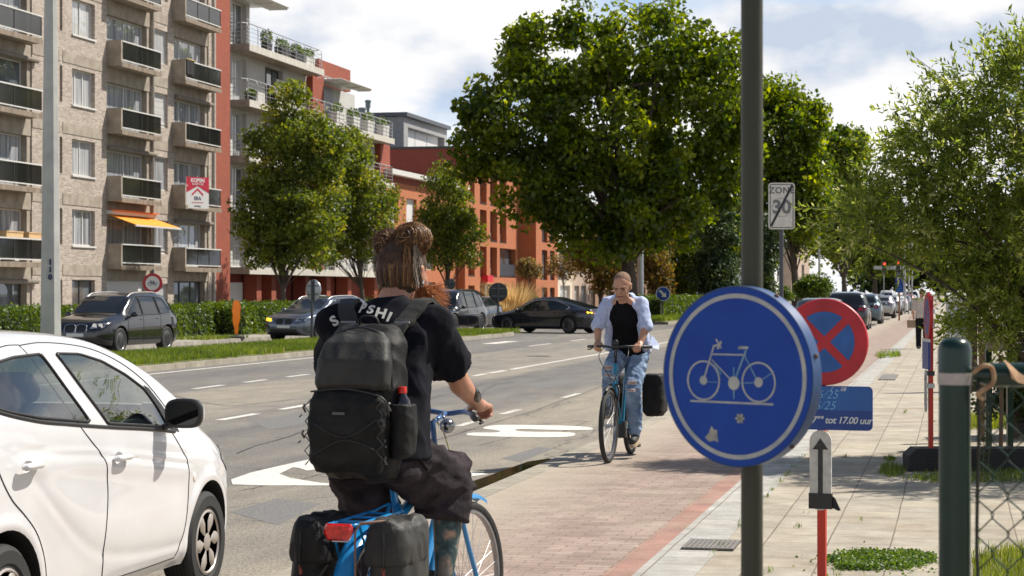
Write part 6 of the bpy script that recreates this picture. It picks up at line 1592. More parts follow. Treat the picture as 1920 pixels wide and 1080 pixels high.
# ------------------------------------------------------------------ the white hatchback at the lower left
M_glass = glassy('clear_car_glass', (.52,.60,.56))
def white_car():
    V0 = -4.88; U0 = 9.52
    P = dict(W=1.60, R=.288, arch=.338, archz=.01, y0=-1.74, y1=1.93, axles=(-1.24,1.235), tyre_w=.18)
    P['bottom'] = [(-1.74,.42),(-1.6,.28),(-1.2,.20),(1.2,.19),(1.7,.20),(1.93,.30)]
    P['belt'] = [(-1.74,.92),(-1.55,1.14),(-1.15,1.11),(-.7,1.06),(-.1,1.005),(.6,.943),(.95,.905),(1.35,.85),(1.7,.74),(1.86,.62),(1.93,.48)]
    P['top'] = [(-1.74,1.02),(-1.68,1.26),(-1.5,1.44),(-1.15,1.505),(-.7,1.52),(-.3,1.508),(.05,1.482),(.38,1.425),(.66,1.338),(.90,1.235),(1.12,1.11),(1.30,1.01),(1.5,.94),(1.68,.86),(1.82,.74),(1.93,.52)]
    P['plan'] = [(-1.74,.58),(-1.64,.69),(-1.3,.775),(-.7,.80),(.9,.80),(1.3,.79),(1.55,.765),(1.75,.70),(1.87,.56),(1.93,.42)]
    P['roofw'] = [(-1.74,.60),(-1.3,.575),(-.7,.585),(0,.60),(.5,.62),(.9,.67),(1.2,.73),(1.9,.5)]
    cr = [(-1.7,.99),(-1.02,.955),(-.62,.925),(-.3,.90),(.14,.85),(.87,.765),(1.0,.75)]
    lw = [(-1.1,.92),(-.8,.70),(-.5,.515),(-.26,.42),(.2,.36),(.8,.335),(1.2,.33)]
    def sculpt(y, z):
        o = 0.0
        fade = smoothstep((y+1.2)/.3)*smoothstep((1.02-y)/.25)
        d = z-finterp(cr, y); o += fade*(.009*math.exp(-((d-.012)/.02)**2)-.010*math.exp(-((d+.045)/.05)**2))
        fade2 = smoothstep((y+1.15)/.3)*smoothstep((1.0-y)/.2)
        d2 = z-finterp(lw, y); o += fade2*(-.011*math.exp(-((d2-.10)/.12)**2)+.006*math.exp(-((d2+.03)/.05)**2))
        for ya in (-1.24, 1.235):
            r = math.hypot(y-ya, z-.298); o += .013*math.exp(-((r-.36)/.035)**2)*(1 if z > .2 else 0)
        return o
    P['sculpt'] = sculpt
    P['windows'] = [[(-.415,1.392),(-.15,1.382),(.08,1.340),(.33,1.262),(.53,1.178),(.63,1.08),(.69,.968),(.3,1.003),(-.10,1.037)],
                    [(-1.42,1.255),(-1.27,1.325),(-1.09,1.366),(-.88,1.388),(-.585,1.395),(-.31,1.058),(-.6,1.085),(-.86,1.110),(-1.12,1.150),(-1.35,1.20)]]
    P['cups'] = [(-1.055,.900),(-.035,.858)]
    P['mirror'] = (.6,1.05); P['seams'] = []; P['handles'] = []
    P['panels'] = [('windscreen', [(-.58,1.06),(.58,1.06),(.52,1.40),(-.52,1.40)], 'F', M_glass), ('rear_window', [(-.52,1.14),(.52,1.14),(.46,1.40),(-.46,1.40)], 'B', M_glass),
        ('headlight', [(1.50,.74),(1.60,.82),(1.74,.80),(1.86,.70),(1.92,.60),(1.80,.62),(1.62,.67)], 'R', M_lens), ('headlight', [(1.50,.74),(1.60,.82),(1.74,.80),(1.86,.70),(1.92,.60),(1.80,.62),(1.62,.67)], 'L', M_lens),
        ('grille', [(-.4,.45),(.4,.45),(.45,.60),(-.45,.60)], 'F', M_black)]
    t, body, bv = car('hatchback_car', 'white five door hatchback waiting at the kerb at the lower left corner', (V0, U0, LZ), 0, P, M_pwhite, 2, holes=True, glass=M_glass, hub=True, spokes=6, rim=M_hub, mirrors=False, cat='car')
    seams = [[(-.745,1.44),(-.60,1.25),(-.432,1.04),(-.29,.93),(-.207,.853),(-.185,.75),(-.188,.66),(-.225,.48),(-.21,.30),(-.2,.25)],
             [(.74,.93),(.84,.83),(.893,.763),(.895,.63),(.86,.46),(.80,.33),(.755,.27)],
             [(-1.336,1.0),(-1.28,.88),(-1.19,.77),(-1.08,.69),(-.97,.60),(-.90,.50),(-.865,.40),(-.86,.28)],
             [(-.745,1.44),(-.5,1.448),(-.2,1.432),(.05,1.400),(.3,1.335),(.52,1.245),(.66,1.16),(.78,1.05),(.80,.95)],
             [(-1.5,1.30),(-1.2,1.40),(-.9,1.44),(-.745,1.443)],
             [(-.86,.275),(-.3,.262),(.3,.258),(.755,.262)], [(.895,.72),(.99,.755),(1.02,.80),(.90,.86)]]
    for sd in 'RL':
        m = MB()
        for l in seams[:6]: ribbon(bv, l, sd, .007, .0002, m)
        ribbon(bv, [(-1.47+.06*math.cos(a*.524),.83+.07*math.sin(a*.524)) for a in range(12)], sd, .005, .0002, m, True)
        m.build('door_seam', M_seal, t, smooth='all')
        m = MB(); ribbon(bv, [(-1.36,1.19),(-1.12,1.135),(-.86,1.093),(-.6,1.066),(-.3,1.037),(.0,1.010),(.3,.985),(.55,.962),(.78,.938)], sd, .020, .001, m); m.build('belt_strip', M_seal, t, smooth='all')
        project(bv, [(.62,1.11),(.70,.962),(.855,.93),(.80,1.00),(.70,1.10),(.60,1.18),(.54,1.20)], sd, .003, .04, 'mirror_triangle', M_black, t)
    # pillar trim inside, handles
    for sx in (-1, 1):
        for (y, z) in P['cups']:
            m = MB(); x = sx*.812
            P2 = [(x-sx*.004,y-.082,z+.004),(x+sx*.014,y-.06,z+.006),(x+sx*.020,y,z+.008),(x+sx*.016,y+.06,z+.006),(x-sx*.004,y+.085,z+.002)]
            m.tube(crom(P2, 5), [.013]*3+[.021]*(len(crom(P2,5))-6)+[.013]*3, n=12, sq=.8); m.build('door_handle', M_pwhite, t, smooth='all')
    h = bv.ray_cast(Vector((3,.985,.672)), Vector((-1,0,0)))[0]
    for sx in (-1, 1):
        m = MB(); m.ell((sx*h.x,.985,.672), (.008,.022,.026), 16, 10); m.build('side_indicator', pbr('clear_indicator', (.72,.66,.60), .15), t, smooth='all')
    # door mirrors: white cap outside, black body with mirror glass
    for sx in (-1, 1):
        def rr(x, w, hh, k=0): return [(x, .60+w*c*(1 if c > 0 else .8), 1.055+hh*s_) for c, s_ in [(math.copysign(abs(math.cos(a))**.7, math.cos(a)), math.copysign(abs(math.sin(a))**.75, math.sin(a))) for a in [2*math.pi*i/24 for i in range(24)]]]
        # housing lofted front to back
        def sec(y, a, b, xc, zc): return [(sx*(xc+a*math.copysign(abs(math.cos(t_))**.6, math.cos(t_))), y, zc+b*math.copysign(abs(math.sin(t_))**.7, math.sin(t_))) for t_ in [2*math.pi*i/28 for i in range(28)]]
        m = MB(); m.loft([sec(.70,.02,.02,.885,1.05), sec(.69,.055,.04,.888,1.05), sec(.66,.085,.062,.895,1.05), sec(.62,.100,.074,.90,1.05), sec(.585,.104,.078,.902,1.05)]); cap = m.build('mirror_cap', M_pwhite, t, smooth=50)
        m = MB(); m.loft([sec(.584,.105,.079,.902,1.05), sec(.560,.104,.078,.902,1.05), sec(.552,.096,.070,.902,1.05)]); b = m.build('mirror_housing', M_black, t, smooth=40)
        m = MB(); m.loft([sec(.5515,.088,.062,.900,1.05), sec(.550,.088,.062,.900,1.05)]); m.build('mirror_glass', pbr('mirror_glass', (.05,.05,.05), .02, 1.0, var=0), b)
        m = MB(); m.tube([(sx*.70,.66,.965),(sx*.76,.64,.972),(sx*.83,.62,.985)], [.05,.035,.024], n=12, sq=.5); m.build('mirror_arm', M_black, t, smooth='all')
    # cabin
    mi = MB(); mi.box(-.66,-1.5,.22,.66,1.1,.30); mi.build('cabin_floor', M_darkint, t)
    m = MB(); m.loft([[(-.64,.62,.55),(.64,.62,.55),(.64,.62,.93),(-.64,.62,.93)],[(-.66,1.0,.5),(.66,1.0,.5),(.66,.98,.99),(-.66,.98,.99)]]); m.build('dashboard', pbr('grey_dashboard', (.05,.055,.06), .7), t)
    Mseat = pbr('grey_seat_cloth', (.035,.037,.042), .9, scale=30)
    for x, y in ((-.34,-.10),(.34,-.10),(-.36,-.98),(.36,-.98)):
        m = MB(); m.cap((x,y+.1,.55),(x,y+.48,.58),.12,.11); m.cap((x-.1,y+.1,.55),(x-.1,y+.48,.58),.10,.1); m.cap((x+.1,y+.1,.55),(x+.1,y+.48,.58),.10,.1)
        for q in (-.13,0,.13): m.cap((x+q,y+.05,.55),(x+q*.8,y-.13,1.08),.10,.07)
        s = remesh(m, 'seat', Mseat, .03, 3, t)
        m = MB(); m.cap((x-.07,y-.16,1.20),(x+.07,y-.16,1.20),.065,.065); m.cap((x-.06,y-.16,1.25),(x+.06,y-.16,1.25),.05,.05); hr = remesh(m, 'headrest', Mseat, .015, 3, t)
    m = MB(); m.tube([(-.36+.17*math.cos(a),.50+.05*math.sin(a),.93+.16*math.sin(a)) for a in [2*math.pi*i/24 for i in range(24)]], .014, n=8, closed=True); m.build('steering_wheel', M_black, t, smooth='all')
    m = MB()
    for sx in (-1,1): m.box(sx*.70,-.85,.3,sx*.72,.9,.95)
    m.build('door_trim', pbr('door_trim', (.06,.062,.066), .7), t)
white_car()
# ------------------------------------------------------------------ people and bicycles
def skinmat(name, col, scale=10):
    m, nt, b = nmat(name); N = nt.nodes; L = nt.links
    tc = N.new('ShaderNodeTexCoord'); n = N.new('ShaderNodeTexNoise'); n.inputs['Scale'].default_value = scale; n.inputs['Detail'].default_value = 5; L.new(tc.outputs['Object'], n.inputs['Vector'])
    r = N.new('ShaderNodeValToRGB'); r.color_ramp.elements[0].position = .35; r.color_ramp.elements[1].position = .7
    r.color_ramp.elements[0].color = (*[c*.78 for c in col], 1); r.color_ramp.elements[1].color = (col[0]*1.08, col[1]*.98, col[2]*.92, 1)
    L.new(n.outputs['Fac'], r.inputs['Fac']); L.new(r.outputs[0], b.inputs['Base Color']); b.inputs['Roughness'].default_value = .5
    b.inputs['Subsurface Weight'].default_value = .12; b.inputs['Subsurface Radius'].default_value = (.02,.008,.004)
    return m
M_skin = skinmat('skin_fair', (.52,.29,.19)); M_skin2 = skinmat('skin_tanned', (.50,.255,.17))
def tattooed(name, skin=(.46,.27,.18)):
    m, nt, b = nmat(name); N = nt.nodes; L = nt.links
    tc = N.new('ShaderNodeTexCoord'); v = N.new('ShaderNodeTexVoronoi'); v.inputs['Scale'].default_value = 17; v.feature = 'DISTANCE_TO_EDGE'
    w = N.new('ShaderNodeTexNoise'); w.inputs['Scale'].default_value = 9; w.inputs['Detail'].default_value = 4; L.new(tc.outputs['Object'], w.inputs['Vector'])
    mv = N.new('ShaderNodeMix'); mv.data_type = 'RGBA'; mv.inputs['Factor'].default_value = .12; L.new(tc.outputs['Object'], mv.inputs['A']); L.new(w.outputs['Color'], mv.inputs['B']); L.new(mv.outputs['Result'], v.inputs['Vector'])
    r = N.new('ShaderNodeValToRGB'); e = r.color_ramp.elements; e[0].position = 0; e[0].color = (.015,.03,.035,1); e[1].position = .35; e[1].color = (*skin,1); x = e.new(.12); x.color = (.04,.09,.09,1)
    L.new(v.outputs['Distance'], r.inputs['Fac'])
    n = N.new('ShaderNodeTexNoise'); n.inputs['Scale'].default_value = 14; L.new(tc.outputs['Object'], n.inputs['Vector'])
    mr = N.new('ShaderNodeMapRange'); mr.inputs['From Min'].default_value = .45; mr.inputs['From Max'].default_value = .55; mr.inputs['To Max'].default_value = .7; L.new(n.outputs['Fac'], mr.inputs['Value'])
    mx = N.new('ShaderNodeMix'); mx.data_type = 'RGBA'; L.new(mr.outputs[0], mx.inputs['Factor']); L.new(r.outputs[0], mx.inputs['A']); mx.inputs['B'].default_value = (.09,.13,.12,1)
    L.new(mx.outputs['Result'], b.inputs['Base Color']); b.inputs['Roughness'].default_value = .5
    return m
M_tattoo = tattooed('tattooed_skin')
def fabric(name, col, var=.25, scale=6, rough=.9, fold=.0, sheen=.3, col2=None):
    m = pbr(name, col, rough, spec=.15, var=var, scale=scale, bump=.25, bscale=140, col2=col2, detail=7); return m
def wrinkle(amp, sc, axis=None, seed=0.0):
    def f(co, n):
        p = Vector((co.x*sc, co.y*sc, co.z*sc)) if axis is None else Vector((co.x*sc*axis[0], co.y*sc*axis[1], co.z*sc*axis[2]))
        p += Vector((seed, seed*.7, seed*1.3)); a = noise.noise(p); b = noise.noise(p*2.1+Vector((9,2,5)))
        r = (1-abs(a)*2.2)+.5*(1-abs(b)*2)
        return n*(amp*(r-.7))
    return f
def hand(mb, wrist, fwd, up, side, curl=.9, k=1.0, grip=False):
    """palm and five fingers; fwd: along the palm, up: back of the hand, side: towards the thumb"""
    w = Vector(wrist); f = Vector(fwd).normalized(); u = Vector(up).normalized(); s = Vector(side).normalized()
    c = w+f*.05*k
    mb.cap(w-f*.005, w+f*.03*k, .026*k, .030*k)
    for q in (-.028,-.010,.010,.028): mb.cap(w+f*.02*k+s*q*.7*k, w+f*.088*k+s*q*k, .0165*k, .0120*k)
    L = {.030:(.030,.022,.018), .010:(.034,.026,.020), -.010:(.032,.024,.019), -.029:(.025,.019,.016)}
    for q, (a, b, d) in L.items():
        p = w+f*.090*k+s*q*k; ang = 0
        for ln, r0, r1 in ((a,.0105,.0095),(b,.0095,.0085),(d,.0085,.007)):
            ang += curl*(1.0 if ln != a else .75); dr = f*math.cos(ang)-u*math.sin(ang); p2 = p+dr*ln*k; mb.cap(p, p2, r0*k, r1*k, n=8); p = p2
    p = w+f*.025*k+s*.026*k; d1 = (f*.55+s*.65-u*.35).normalized(); p2 = p+d1*.042*k; mb.cap(p, p2, .015*k, .0115*k, n=8)
    d2 = (f*.75+s*.05-u*.55).normalized(); mb.cap(p2, p2+d2*.032*k, .0115*k, .008*k, n=8)
def head(mb, c, fw, up, k=1.0, face=True):
    c = Vector(c); f = Vector(fw).normalized(); u = Vector(up).normalized(); r = f.cross(u).normalized(); f = u.cross(r).normalized()
    M = Matrix((r, f, u)).transposed()
    def L(x, y, z): return c + M @ Vector((x*k, y*k, z*k))
    def E(x, y, z, a, b, d): mb.ell(L(x,y,z), (a*k,b*k,d*k), 20, 14, M=M)
    E(0,-.012,.035,.077,.098,.088); E(0,.012,.0,.070,.085,.095); E(0,.035,-.055,.055,.060,.055); E(0,.060,-.088,.030,.030,.024)
    E(0,.078,.022,.052,.020,.020); E(-.034,.066,-.022,.026,.024,.026); E(.034,.066,-.022,.026,.024,.026)
    mb.cap(L(0,.092,.016), L(0,.112,-.022), .009*k, .014*k); E(-.012,.098,-.026,.010,.012,.009); E(.012,.098,-.026,.010,.012,.009)
    E(0,.088,-.055,.026,.012,.007); E(0,.085,-.066,.022,.012,.008)
    for s in (-1, 1): E(s*.078,-.008,-.008,.010,.022,.034); E(s*.083,-.015,.010,.009,.018,.016)
    return L, M
def rod(mb, a, b, r, n=10): mb.tube([a, b], r, n=n)
# ---- bicycle: x right, y forward, origin on the ground under the rear axle
def bicycle(name, lab, loc, rz, frame, wb=1.10, Rw=.345, steer=0, style='city', spokes=32, tyre=.021, bar_h=1.08, bar_w=.29, bar_y=None, white_tail=False, bar_mat=None, fork_mat=None):
    t = thing(name, lab, 'bicycle', loc, rz)
    def whl(y, par, x=0, rot=0):
        m = MB(); m.lathe([(Rw-tyre*1.7,-tyre*.6),(Rw-tyre*.9,-tyre*.98),(Rw-tyre*.3,-tyre*.75),(Rw-.002,-tyre*.3),(Rw,0),(Rw-.002,tyre*.3),(Rw-tyre*.3,tyre*.75),(Rw-tyre*.9,tyre*.98),(Rw-tyre*1.7,tyre*.6)], 72, axis='X', ring=True)
        o = m.build('wheel', M_rubber, par, smooth=50, loc=(x,y,Rw))
        ri = Rw-tyre*1.7; m = MB(); m.lathe([(ri+.003,-.011),(ri-.014,-.012),(ri-.018,0),(ri-.014,.012),(ri+.003,.011)], 72, axis='X', ring=True); m.build('rim', pbr('bicycle_rim', (.35,.35,.36), .3, .8), o, smooth=40)
        m = MB()
        for k in range(spokes):
            a = 2*math.pi*k/spokes; b = a+(.22 if k % 4 < 2 else -.22); s_ = .028 if k % 2 else -.028
            m.tube([(s_,.02*math.sin(b),.02*math.cos(b)),(0,(ri-.015)*math.sin(a),(ri-.015)*math.cos(a))], .0012, n=4, cap=False)
        m.build('spokes', M_steel, o); m = MB(); m.tube([(-.06,0,0),(-.034,0,0),(-.033,0,0),(.033,0,0),(.034,0,0),(.06,0,0)], [.008,.008,.02,.02,.008,.008], n=12); m.build('hub', M_steel, o)
        return o
    whl(0, t)
    head_b = Vector((0, wb-.23, .72)); head_t = Vector((0, wb-.30, .93)); bb = Vector((0,.46,.29)); seat_t = Vector((0,.27,.80))
    fr = MB(); rod(fr, bb, seat_t+Vector((0,-.02,.08)), .0165); rod(fr, head_b, head_t, .019)
    if style == 'city':
        rod(fr, head_b+Vector((0,.0,.02)), bb, .023); rod(fr, head_t+Vector((0,.02,-.04)), lerp(bb, seat_t, .82), .021)
    else:
        P = crom([head_b+Vector((0,-.0,.02)), Vector((0,.62,.42)), bb], 6); fr.tube(P, .024, n=10)
    for s in (-1, 1):
        rod(fr, bb+Vector((s*.03,0,0)), Vector((s*.06,0,Rw)), .010); rod(fr, lerp(bb, seat_t, .95)+Vector((s*.02,0,0)), Vector((s*.06,0,Rw)), .008)
    fr.tube([bb-Vector((.04,0,0)), bb+Vector((.04,0,0))], .024, n=12)
    fr.build('frame', frame, t, smooth=50)
    # front assembly turned by the steering angle
    st = empty('front_assembly', (0, wb-.26, 0), -R(steer)); st.parent = t
    def fx(y): return y-(wb-.26)
    w = whl(fx(wb), st)
    m = MB()
    for s in (-1, 1): m.tube(crom([(0,fx(wb-.235),.74),(s*.055,fx(wb-.20),.70),(s*.058,fx(wb-.10),.52),(s*.055,fx(wb),Rw)], 5), .011, n=8)
    m.build('fork', fork_mat or frame, st, smooth='all')
    by = (wb-.42) if bar_y is None else bar_y
    m = MB(); m.tube([(0,fx(wb-.30),.92),(0,fx(wb-.33),bar_h-.03),(0,fx(by+.12),bar_h)], .0125, n=10)
    m.tube(crom([(-bar_w,fx(by-.10),bar_h),(-bar_w*.72,fx(by+.02),bar_h+.006),(-bar_w*.35,fx(by+.12),bar_h+.01),(0,fx(by+.13),bar_h),(bar_w*.35,fx(by+.12),bar_h+.01),(bar_w*.72,fx(by+.02),bar_h+.006),(bar_w,fx(by-.10),bar_h)], 6), .0115, n=10); m.build('handlebar', bar_mat or M_steel, st, smooth='all')
    for s in (-1, 1):
        d = Vector((s*.28*bar_w/.29*.35, -.12*.5, 0)); a = Vector((s*bar_w, fx(by-.10), bar_h)); b = a-Vector((s*bar_w*.28*.75, -.12*.75, -.004))
        m = MB(); m.tube([b, a, a+(a-b).normalized()*.012], [.0165,.017,.010], n=12); m.build('grip', M_black, st, smooth=50)
        m = MB(); m.tube([b+Vector((0,.02,-.01)), b+Vector((s*.02,.05,-.03)), a+Vector((0,.045,-.025))], .006, n=6); m.build('brake_lever', M_black, st)
    def fender(par, yc, a0, a1, w, mat, name='mudguard', segs=26, rr=.028):
        m = MB(); V = []; F = []; prof = [(-w,-.012),(-w*.8,0),(-w*.3,.008),(w*.3,.008),(w*.8,0),(w,-.012)]
        for i in range(segs+1):
            a = R(a0+(a1-a0)*i/segs)
            for x, h in prof: V.append((x, yc+(Rw+rr+h)*math.sin(a), Rw+(Rw+rr+h)*math.cos(a)))
            for x, h in reversed(prof): V.append((x*.97, yc+(Rw+rr-.003+h)*math.sin(a), Rw+(Rw+rr-.003+h)*math.cos(a)))
        n = 12
        for i in range(segs):
            for j in range(n): F.append((i*n+j, i*n+(j+1) % n, (i+1)*n+(j+1) % n, (i+1)*n+j))
        F.append(tuple(range(n))); F.append(tuple(segs*n+j for j in reversed(range(n))))
        m.add(V, F); return m.build(name, mat, par, smooth=50)
    fm = frame if style == 'city' else M_black
    if white_tail: fender(t, 0, -78, 50, .040, fm); fender(t, 0, -118, -78.3, .041, M_white, 'mudguard_tail', 10)
    else: fender(t, 0, -110, 50, .028, fm)
    fender(st, fx(wb), -75 if style == 'city' else -80, 25, .026, fm, segs=20)
    # saddle, rack, crank
    m = MB(); m.loft([[(x*a,y,.955+z) for x,z in ((-1,-.01),(-.7,.018),(0,.022),(.7,.018),(1,-.01),(.5,-.03),(-.5,-.03))] for a,y in ((.05,.10),(.085,.12),(.095,.18),(.06,.27),(.03,.34),(.018,.38))]); m.build('saddle', M_black, t, smooth='all')
    rod_m = MB(); rod(rod_m, seat_t+Vector((0,-.02,.06)), (0,.235,.945), .0125); rod_m.build('seat_post', M_steel, t)
    m = MB(); zr = Rw*2+.055
    for x in (-.055,.055): m.tube([(x,.22,zr+.0),(x,-.30,zr)], .0065, n=8)
    m.tube([(-.055,-.30,zr),(-.05,-.325,zr),(.05,-.325,zr),(.055,-.30,zr)], .0075, n=8)
    for y in (-.2,-.05,.1): m.tube([(-.055,y,zr),(.055,y,zr)], .005, n=6)
    for s in (-1,1): m.tube([(s*.055,-.12,zr),(s*.065,0,Rw)], .0055, n=6); m.tube([(s*.055,-.28,zr),(s*.065,0,Rw)], .0055, n=6); m.tube([(s*.055,.2,zr),(s*.02,.27,.78)], .005, n=6)
    m.build('rack', frame if style == 'city' else M_black, t, smooth=50)
    return t, st, bb, zr
def crank(t, bb, ang, mat, L=.17):
    m = MB(); out = []
    m.lathe([(.085,.045),(.085,.05),(.02,.052)], 28, axis='X', c=(0,bb.y,bb.z))
    for s in (-1, 1):
        a = R(ang)+(math.pi if s < 0 else 0); e = Vector((s*.085, bb.y+L*math.sin(a), bb.z+L*math.cos(a))); m.tube([(s*.06,bb.y,bb.z),(s*.07,e.y,e.z)], .011, n=8); out.append(e)
    m.build('crank', mat, t)
    for s, e in zip((-1,1), out):
        p = MB(); p.box(min(e.x,e.x+s*.09),e.y-.045,e.z-.012,max(e.x,e.x+s*.09),e.y+.045,e.z+.012); p.build('pedal', M_black, t)
    return out
def shoe(mb, heel, toe, up=(0,0,1), k=1.0):
    h = Vector(heel); t = Vector(toe); d = (t-h)
    mb.cap(h+Vector((0,0,.035)), h+d*.35+Vector((0,0,.04)), .038*k, .040*k); mb.cap(h+d*.3+Vector((0,0,.035)), t-d*.1+Vector((0,0,.025)), .042*k, .036*k); mb.cap(h+d*.05+Vector((0,0,.06)), h+d*.2+Vector((0,0,.09)), .038*k, .036*k)
def sole(mb, heel, toe, w=.045, k=1):
    h = Vector(heel); t = Vector(toe); d = (t-h).normalized(); s = d.cross(Vector((0,0,1))).normalized(); L = (t-h).length
    P = []
    for i in range(20):
        a = 2*math.pi*i/20; P.append(h+d*(L/2+(L/2+.03)*math.cos(a))+s*w*math.copysign(abs(math.sin(a))**.8, math.sin(a)))
    mb.add([p+Vector((0,0,-.012)) for p in P]+[p+Vector((0,0,.016)) for p in P], [tuple(range(20)), tuple(reversed(range(20,40)))]+[(i,20+i,20+(i+1)%20,(i+1)%20) for i in range(20)])
def sleeve(mb, a, b, ra, rb, n=20, flat=.92):
    a = Vector(a); b = Vector(b); d = (b-a).normalized(); u = d.orthogonal().normalized(); w = d.cross(u); rings = []
    for k in range(7):
        t = k/6; c = a+(b-a)*t; r = lerp(ra, rb, t); rings.append([tuple(c+(u*math.cos(2*math.pi*i/n)+w*math.sin(2*math.pi*i/n)*flat)*r) for i in range(n)])
    mb.ell(a, ra*.98); return mb.loft(rings)
def torsoloft(mb, secs, n=28, e=.75):
    """secs: (centre, right vector half width, forward vector half depth)"""
    rings = []
    for c, a, b in secs:
        c, a, b = Vector(c), Vector(a), Vector(b)
        rings.append([tuple(c+a*math.copysign(abs(math.cos(t))**e, math.cos(t))+b*math.copysign(abs(math.sin(t))**e, math.sin(t))) for t in [2*math.pi*i/n for i in range(n)]])
    return mb.loft(rings)
# ================= foreground rider
RB = (-2.195, 7.50, 0.0); RBZ = -R(3.5)
M_bblue = pbr('bright_blue_enamel', (.012,.22,.52), .25, var=.12, scale=10, coat=.6); M_tee = fabric('black_cotton', (.0065,.007,.0115), .3)
M_pants = pbr('faded_cargo_cloth', (.010,.008,.010), .92, spec=.15, scale=9, col2=(.055,.042,.048), bump=.4, bscale=120, detail=8)
M_nylon = pbr('black_nylon', (.006,.006,.0058), .6, spec=.25, scale=14, col2=(.016,.015,.014), bump=.3, bscale=160); M_nylong = pbr('grey_black_nylon', (.020,.0195,.0185), .55, spec=.3, scale=5, col2=(.048,.046,.042), bump=.3, bscale=160, detail=7)
def hairmat(name, a, b, c):
    m, nt, bs = nmat(name); N = nt.nodes; L = nt.links
    at = N.new('ShaderNodeAttribute'); at.attribute_name = 'tint'; r = N.new('ShaderNodeValToRGB'); e = r.color_ramp.elements
    e[0].color = (*a,1); e[1].color = (*c,1); x = e.new(.55); x.color = (*b,1); L.new(at.outputs['Fac'], r.inputs['Fac']); L.new(r.outputs[0], bs.inputs['Base Color']); bs.inputs['Roughness'].default_value = .45; return m
M_hair = hairmat('brown_hair', (.026,.010,.005), (.15,.062,.022), (.55,.30,.11)); M_hairb = pbr('brown_hair_mass', (.02,.010,.006), .8, scale=30, col2=(.07,.035,.016))  # golden end of the hair ramp paints strands caught by the sun
M_beard = hairmat('ginger_beard', (.22,.06,.015), (.45,.15,.035), (.62,.28,.09)); M_grey = hairmat('greying_hair', (.05,.03,.02), (.16,.12,.09), (.40,.36,.32))
def strands(name, mat, parent, gens, r=.0016, seed=1, tf=None, rf=None):
    """gens: list of poly-lines (lists of Vector)"""
    V = []; F = []; T = []; rg = np.random.default_rng(seed)
    for gi, P in enumerate(gens):
        b = len(V); tn = rg.random() if tf is None else min(1, max(0, tf(gi)+.22*rg.normal())); k = len(P)
        for i, p in enumerate(P):
            d = (P[min(i+1,k-1)]-P[max(i-1,0)]).normalized(); a = d.orthogonal().normalized(); c = d.cross(a); rr = (r if rf is None else rf(gi))*(1-.55*i/(k-1))
            for q in range(3): V.append(tuple(p+a*rr*math.cos(q*2.094)+c*rr*math.sin(q*2.094)))
        for i in range(k-1):
            for q in range(3): F.append((b+i*3+q, b+i*3+(q+1)%3, b+(i+1)*3+(q+1)%3, b+(i+1)*3+q)); T.append(tn)
    return npmesh(name, np.array(V), np.array(F), mat, parent, attr=T, smooth=True)
